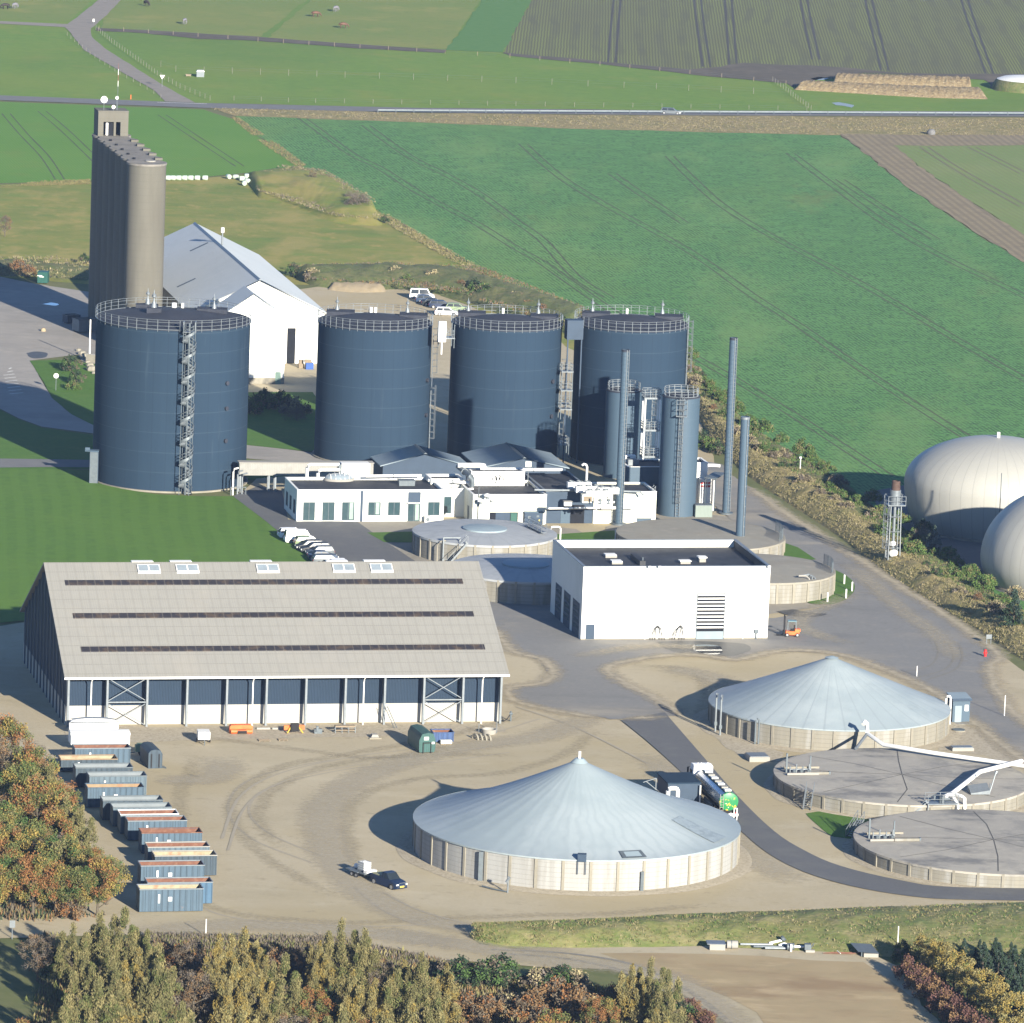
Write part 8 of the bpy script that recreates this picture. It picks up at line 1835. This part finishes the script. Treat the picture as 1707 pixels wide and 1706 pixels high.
def row(items, where, group):
    cnt = {}; tot = {}
    items = sorted(items, key=lambda q: q[1])
    for it in items: tot[it[0]] = tot.get(it[0],0)+1
    for it in items:
        k, x, y = it[:3]; s = it[3] if len(it) > 3 else 1.0; z = it[4] if len(it) > 4 else 0
        n = cnt.get(k,0); cnt[k] = n+1; i = rn.randrange(9)
        lab = (KN[k] + ' ' + where) if tot[k] == 1 else '%s, %s from left %s' % (KN[k], ORDN[min(n,23)], where)
        p = P(x, y); sc = s*rn.uniform(.9,1.1); plant(k, i, (p.x,p.y,z), rn.uniform(0,6.28), (sc*rn.uniform(.92,1.08), sc, sc*rn.uniform(.92,1.1)), lab, group)
# belt along the bottom edge
gb = 'trees of the belt along the bottom edge'
row([('brown',62,1636,.75),('dkshrub',88,1632,1.0),('olive',120,1652),('olive',165,1648,1.05),('olive',205,1646,1.08),('olive',243,1655,.9),('rust',272,1620,.9),('rust',300,1632,1.05),('brown',318,1648,.6),('olivey',362,1668,.95),('olivey',405,1660,1.0),('olivey',432,1668,.85),
     ('rust',456,1628,.9),('rust',484,1634,1.0),('brown',505,1642,.6),('olivey',530,1665,.85),('olive',566,1662,.98),('olive',604,1668,.92),('brown',640,1672,.6),('olivey',672,1690,.8),('olive',700,1700,.85),('olivey',742,1698,.85),('dkshrub',768,1640,1.1),('dkshrub',800,1646,1.1),('dkshrub',832,1642,1.2)], 'in the back row of the bottom belt', gb)
row([('olive',140,1712),('olive',185,1720,1.1),('olivey',228,1712),('olive',262,1722,1.05),('rust',300,1695,1.1),('brown',322,1714,.8),('rust',342,1700,1.0),('olivey',388,1725),('olivey',430,1730,1.0),('olive',472,1728,.95),('brown',455,1712,.7),('rust',500,1706,1.0),('autumn',520,1728,.7),('dkshrub',545,1700,1.1),('olivey',585,1735,.95),('olivey',622,1738,1.0),('olive',660,1742,.98),('olive',706,1752,1.0),('olivey',742,1752,.85),('rust',778,1700,.9),('rust',812,1708,.9),('drybush',850,1690,1.3),('rust',882,1700,.9)], 'in the middle row of the bottom belt', gb)
row([('olive',110,1800,1.0),('olive',160,1790,1.1),('olivey',212,1795,1.0),('olive',258,1800,1.1),('olive',300,1806,1.0),('rust',338,1770,1.1),('autumn',356,1800,.8),('olivey',400,1805,1.1),('olivey',446,1812,1.0),('brown',482,1790,.8),('olivey',520,1808,1.05),('olive',566,1815,1.0),('autumn',602,1800,.75),('olivey',640,1815,1.0),('olivey',684,1820,1.05),('olive',730,1825,1.0),('rust',770,1770,1.1),('drybush',806,1752,1.4),('rust',840,1760,1.0),('drybush',876,1756,1.4),('rust',905,1750,1.1),('autumn',40,1770,.6),('brown',76,1790,.6)], 'in the front row of the bottom belt', gb)
row([('drybush',905,1648,1.2),('dkshrub',936,1652,1.0),('drybush',960,1650,1.1),('rust',925,1690,1.0),('rust',955,1706,1.1),('drybush',985,1700,1.4),('autumn',1000,1740,.7),('olivey',1050,1712,.85),('olive',1082,1702,.8),('olive',1110,1730,.8),('rust',1020,1688,.8),('dkshrub',1112,1690,.8),('dkshrub',1140,1706,.8),('redshrub',1150,1700,.7),('redshrub',1172,1716,.8),('olivey',1090,1790,1.0),('olive',1130,1790,.9),('redshrub',1196,1742,.8),('rust',960,1780,1.1),('rust',1000,1785,1.1),('autumn',920,1790,.8),('drybush',1040,1760,1.3)], 'in the scrub beside the dirt track', gb)
# low scrub edge facing the gravel
# autumn cluster at left
ga = 'autumn trees at the left edge'
row([('autumn',5,1300,.95),('brown',42,1312,.8),('olive',60,1330,.75),('brown',-25,1320,1.0)], 'at the top of the left autumn clump', ga)
row([('brown',8,1352,1.0),('autumn',48,1360,.95),('olive',82,1372,.85),('green',28,1385,1.0),('brown',-30,1380,1.0),('autumn',100,1398,.8)], 'in the upper left autumn clump', ga)
row([('autumn',60,1420,1.0),('brown',20,1415,.95),('green',-10,1440,1.0),('olive',108,1440,1.0),('autumn',85,1455,.9),('olive',134,1455,.85)], 'in the middle of the left autumn clump', ga)
row([('green',40,1472,1.0),('autumn',5,1482,1.0),('brown',78,1480,.8),('autumn',152,1490,.78),('olive',118,1488,.8),('green',100,1500,.9)], 'in the lower left autumn clump', ga)
row([('green',20,1522,.95),('autumn',55,1528,.9),('autumn',92,1528,.85),('green',130,1530,.9),('autumn',162,1528,.85),('green',178,1510,.7),('autumn',-20,1530,.95),('rust',118,1532,.8)], 'in the left clump, front edge', ga)
# lower right: hedge, yellow trees, conifers
gr_ = 'planting in the lower right corner'
row([('redshrub',1512,1634,.85),('redshrub',1534,1650,.9),('redshrub',1552,1668,.9),('redshrub',1572,1686,.95),('redshrub',1592,1706,.95),('redshrub',1612,1726,1.0),('redshrub',1640,1748,1.0)], 'in the reddish hedge at lower right', gr_)
row([('yelltree',1540,1618,.8),('yelltree',1566,1634,.8),('yelltree',1590,1652,.85),('yelltree',1612,1672,.85),('yelltree',1636,1692,.9),('yelltree',1658,1712,.9),('yelltree',1686,1738,.95),('dkshrub',1505,1600,.8)], 'in the yellow tree row at lower right', gr_)
for q, (y0, x0, n) in enumerate(((1602,1606,5),(1622,1630,5),(1642,1648,4),(1664,1672,4),(1688,1694,3),(1716,1700,3))):
    row([('spruce', x0+k*26+(q%2)*8, y0+k*3, .62+.06*q) for k in range(n)], 'in plantation line %s from the top at lower right' % ORDN[q], gr_)
# bushes on the hedge bank and around the meadow
ge = 'bushes on the hedge bank'
its = []
EB = [P(*q) for q in BE_A]; EB2 = [P(*q) for q in BE_B]
for k in range(74):
    u = k/73.0*.86; i = min(int(u*(len(BE_A)-1)), len(BE_A)-2); f = u*(len(BE_A)-1)-i
    v = rn.uniform(.35,.98); ax = BE_A[i][0]*(1-f)+BE_A[i+1][0]*f; ay = BE_A[i][1]*(1-f)+BE_A[i+1][1]*f; bx_ = BE_B[i][0]*(1-f)+BE_B[i+1][0]*f; by_ = BE_B[i][1]*(1-f)+BE_B[i+1][1]*f
    kind = 'broom' if v > .5 and rn.random() < .72 else rn.choice(['drybush','drybush','rust','dkshrub'])
    its.append((kind, ax*(1-v)+bx_*v, ay*(1-v)+by_*v, rn.uniform(.55,1.0)*(.55 if kind in ('rust','dkshrub') else 1), 1.2))
its.sort(key=lambda q: q[1])
for k in range(0, len(its), 19): row(its[k:k+19], ['at the far upper end of the hedge bank','on the hedge bank above the bend of the road','on the hedge bank around the flare tower','on the hedge bank in front of the gas domes'][min(3,k//19)], ge)
row([('silver',1556,932,.9,.6),('twigtree',1536,918,.6,.8),('olive',1690,1052,.5,1),('spruce',1688,1060,1.3,.8),('dkshrub',1540,905,.9,.8)], 'on the bank before the gas domes', ge)
gm = 'bushes around the meadow'
row([('twigtree',598,352,1.0),('twigtree',585,340,.6),('brown',520,305,.35),('dkshrub',640,372,.5)], 'beside the scrub mound in the meadow', gm)
row([('dkshrub',790,492,1.0),('dkshrub',812,500,.9),('broom',805,498,1.2),('rust',770,488,.6),('twigtree',836,506,.45),('drybush',860,508,1.2),('dkshrub',488,462,.9),('twigtree',560,468,.4),('twigtree',620,470,.4),('drybush',520,470,1.2),('drybush',660,468,1.3),('broom',680,478,1.0),('drybush',720,474,1.2),('rust',880,520,.7),('rust',905,530,.7),('dkshrub',930,545,.8),('twigtree',960,560,.4)], 'on the spoil ridge behind the parked cars', gm)
row([('brown',8,395,.5),('rust',30,455,.8),('rust',48,462,.7),('dkshrub',140,440,.6)], 'at the left end of the meadow', gm)
row([('drybush',490,690,1.3),('twigtree',494,702,.55),('dkshrub',440,676,.9),('dkshrub',470,684,1.1),('dkshrub',425,690,1.0)], 'in the shaded gap right of the widest tank', gm)
row([('dkshrub',1172,742,.8),('broom',1184,752,1.0),('dkshrub',1196,758,.7)], 'on the bank behind the slim tank', ge)
row([('dkshrub',118,618,.9),('dkshrub',128,640,.7),('broom',122,650,.6)], 'beside the boulders left of the widest tank', gm)
for k_, lst in list(PROTO.items()):
    for i, t in enumerate(lst):
        if (k_, i) not in USED:
            for ch in list(t.children): bpy.data.objects.remove(ch)
            bpy.data.objects.remove(t)
# ------------------------------------------------------------------ rough grass tufts (uncountable)
def tufts(name, sampler, n, hgt, mats, seed=0):
    rn = random.Random(seed); b = MB()
    for k in range(n):
        p = sampler(rn)
        if p is None: continue
        h = hgt*rn.uniform(.4,1.2); m = rn.randrange(len(mats))
        for q in range(4):
            a = rn.uniform(0,6.28); w = h*rn.uniform(.15,.32); dx, dy = math.cos(a)*w, math.sin(a)*w; ox, oy = rn.gauss(0,h*.7), rn.gauss(0,h*.7)
            b.add([(p.x+ox-dx,p.y+oy-dy,p.z-.05),(p.x+ox+dx,p.y+oy+dy,p.z-.05),(p.x+ox+dx*.3+rn.gauss(0,.1),p.y+oy+dy*.3,p.z+h)],[(0,1,2)],m)
    o = b.build(name, [LM[x] for x in mats], fix=False); return tag(o, kind='stuff')
def poly_sampler(px, z=.05, dens=None):
    pts = [P(*q) for q in px]; xs = [p.x for p in pts]; ys = [p.y for p in pts]
    def inside(x, y):
        c = False; j = len(pts)-1
        for i in range(len(pts)):
            if (pts[i].y > y) != (pts[j].y > y) and x < (pts[j].x-pts[i].x)*(y-pts[i].y)/(pts[j].y-pts[i].y)+pts[i].x: c = not c
            j = i
        return c
    def f(rn):
        for _ in range(30):
            x = rn.uniform(min(xs),max(xs)); y = rn.uniform(min(ys),max(ys))
            if inside(x, y) and noise.noise(Vector((x*.08,y*.08,7))) > -.25+rn.uniform(-.3,.3): return Vector((x,y,z(x,y) if callable(z) else z))
    return f
def bank_sampler(ea, eb, h, v0=0., v1=1., sine=False):
    A = smooth([P(*p) for p in ea], 6); B = smooth([P(*p) for p in eb], 6)
    def f(rn):
        u = rn.random()*(len(A)-1.001); i = int(u); v = rn.uniform(v0,v1); p = A[i].lerp(A[i+1],u-i).lerp(B[i].lerp(B[i+1],u-i), v); p.z = h*(math.sin(math.pi*v)**.8 if sine else min(1,v*3.2)**.8*(1-.35*v)*min(1,(1-v)*5))
        return p
    return f
tufts('hedge_bank_grass', bank_sampler(BE_A, BE_B, 1.95, .02, .6), 13000, .20, ['tan','tan','olive2','olive'], 1)
tufts('hedge_bank_scrub', bank_sampler(BE_A, BE_B, 1.95, .45, 1.0), 9000, .28, ['broom','green','olive','brown'], 2)
tufts('verge_grass', poly_sampler([(345,180),(700,191),(1100,195),(1707,199),(1800,199),(1800,228),(1400,226),(1000,216),(700,204),(395,193)], .08), 7500, .24, ['tan','tan','brown','twig','olive2'], 3)
tufts('mound_scrub', poly_sampler([(420,300),(470,282),(540,290),(620,335),(640,375),(560,368),(500,348),(430,325)], .9), 4500, .25, ['brown','twig','olive','tan'], 4)
tufts('ridge_scrub', poly_sampler([(480,452),(660,448),(800,455),(880,485),(990,530),(1100,590),(1140,640),(1060,610),(960,560),(850,528),(760,498),(640,484),(520,476)], 1.2), 9000, .32, ['brown','olive','twig','rust','green'], 5)
tufts('meadow_edge_grass', poly_sampler([(0,304),(150,300),(150,308),(0,312)], .1), 1200, .2, ['olive','olive2'], 6)
tufts('field_edge_scrub', poly_sampler([(384,196),(396,196),(450,232),(510,276),(500,282),(440,242)], .1), 1600, .22, ['olive','brown','olive2'], 7)
tufts('field_edge_scrub', poly_sampler([(640,356),(770,430),(880,490),(1000,540),(990,550),(870,500),(760,440),(630,366)], .2), 3600, .22, ['tan','olive','brown','olive2'], 8)
tufts('bank_tall_grass', bank_sampler([(786,1568),(850,1580),(1000,1582),(1180,1578),(1460,1594),(1560,1600),(1707,1600),(1900,1600)], [(792,1556),(880,1545),(1000,1538),(1180,1528),(1400,1516),(1560,1510),(1707,1504),(1900,1502)], 1.5, .03, .97, True), 7000, .18, ['olive2','tan','broom','olive'], 9)
tufts('belt_undergrowth', poly_sampler([(60,1560),(250,1570),(560,1580),(860,1630),(1080,1660),(1180,1720),(1200,1800),(60,1800)], .1), 12000, .6, ['olive','olive2','ygreen','brown','rust'], 10)
tufts('belt_edge_brush', poly_sampler([(240,1560),(560,1566),(760,1610),(860,1622),(860,1640),(700,1625),(540,1592),(240,1585)], .1), 3500, .5, ['brown','twig','twig','olive'], 11)
tufts('clump_undergrowth', poly_sampler([(-40,1250),(40,1280),(100,1380),(190,1510),(180,1535),(-40,1535)], .1), 4000, .6, ['brown','dgreen','rust','olive'], 12)
tufts('corner_undergrowth', poly_sampler([(1500,1600),(1707,1570),(1800,1570),(1800,1800),(1640,1760),(1560,1680)], .1), 4500, .4, ['dgreen','green','brown','olive2'], 13)
tufts('silver_heap_grass', poly_sampler([(-300,440),(80,436),(150,444),(150,474),(60,470),(-300,470)], 1.0), 1500, .35, ['olive','tan','brown'], 14)
# ------------------------------------------------------------------ thin autumn haze
m = bpy.data.materials.new('haze_air'); m.use_nodes = True; nt = m.node_tree
for n in list(nt.nodes):
    if n.type == 'BSDF_PRINCIPLED': nt.nodes.remove(n)
pv = nt.nodes.new('ShaderNodeVolumePrincipled'); pv.inputs['Color'].default_value = (.48,.66,1.0,1); pv.inputs['Density'].default_value = 0.00005; pv.inputs['Anisotropy'].default_value = .1
nt.links.new(pv.outputs[0], [n for n in nt.nodes if n.type == 'OUTPUT_MATERIAL'][0].inputs['Volume'])
b = MB(); b.box(-9100,9100,-1600,14100,-1.0,HC+8); tag(b.build('haze', m), kind='stuff')
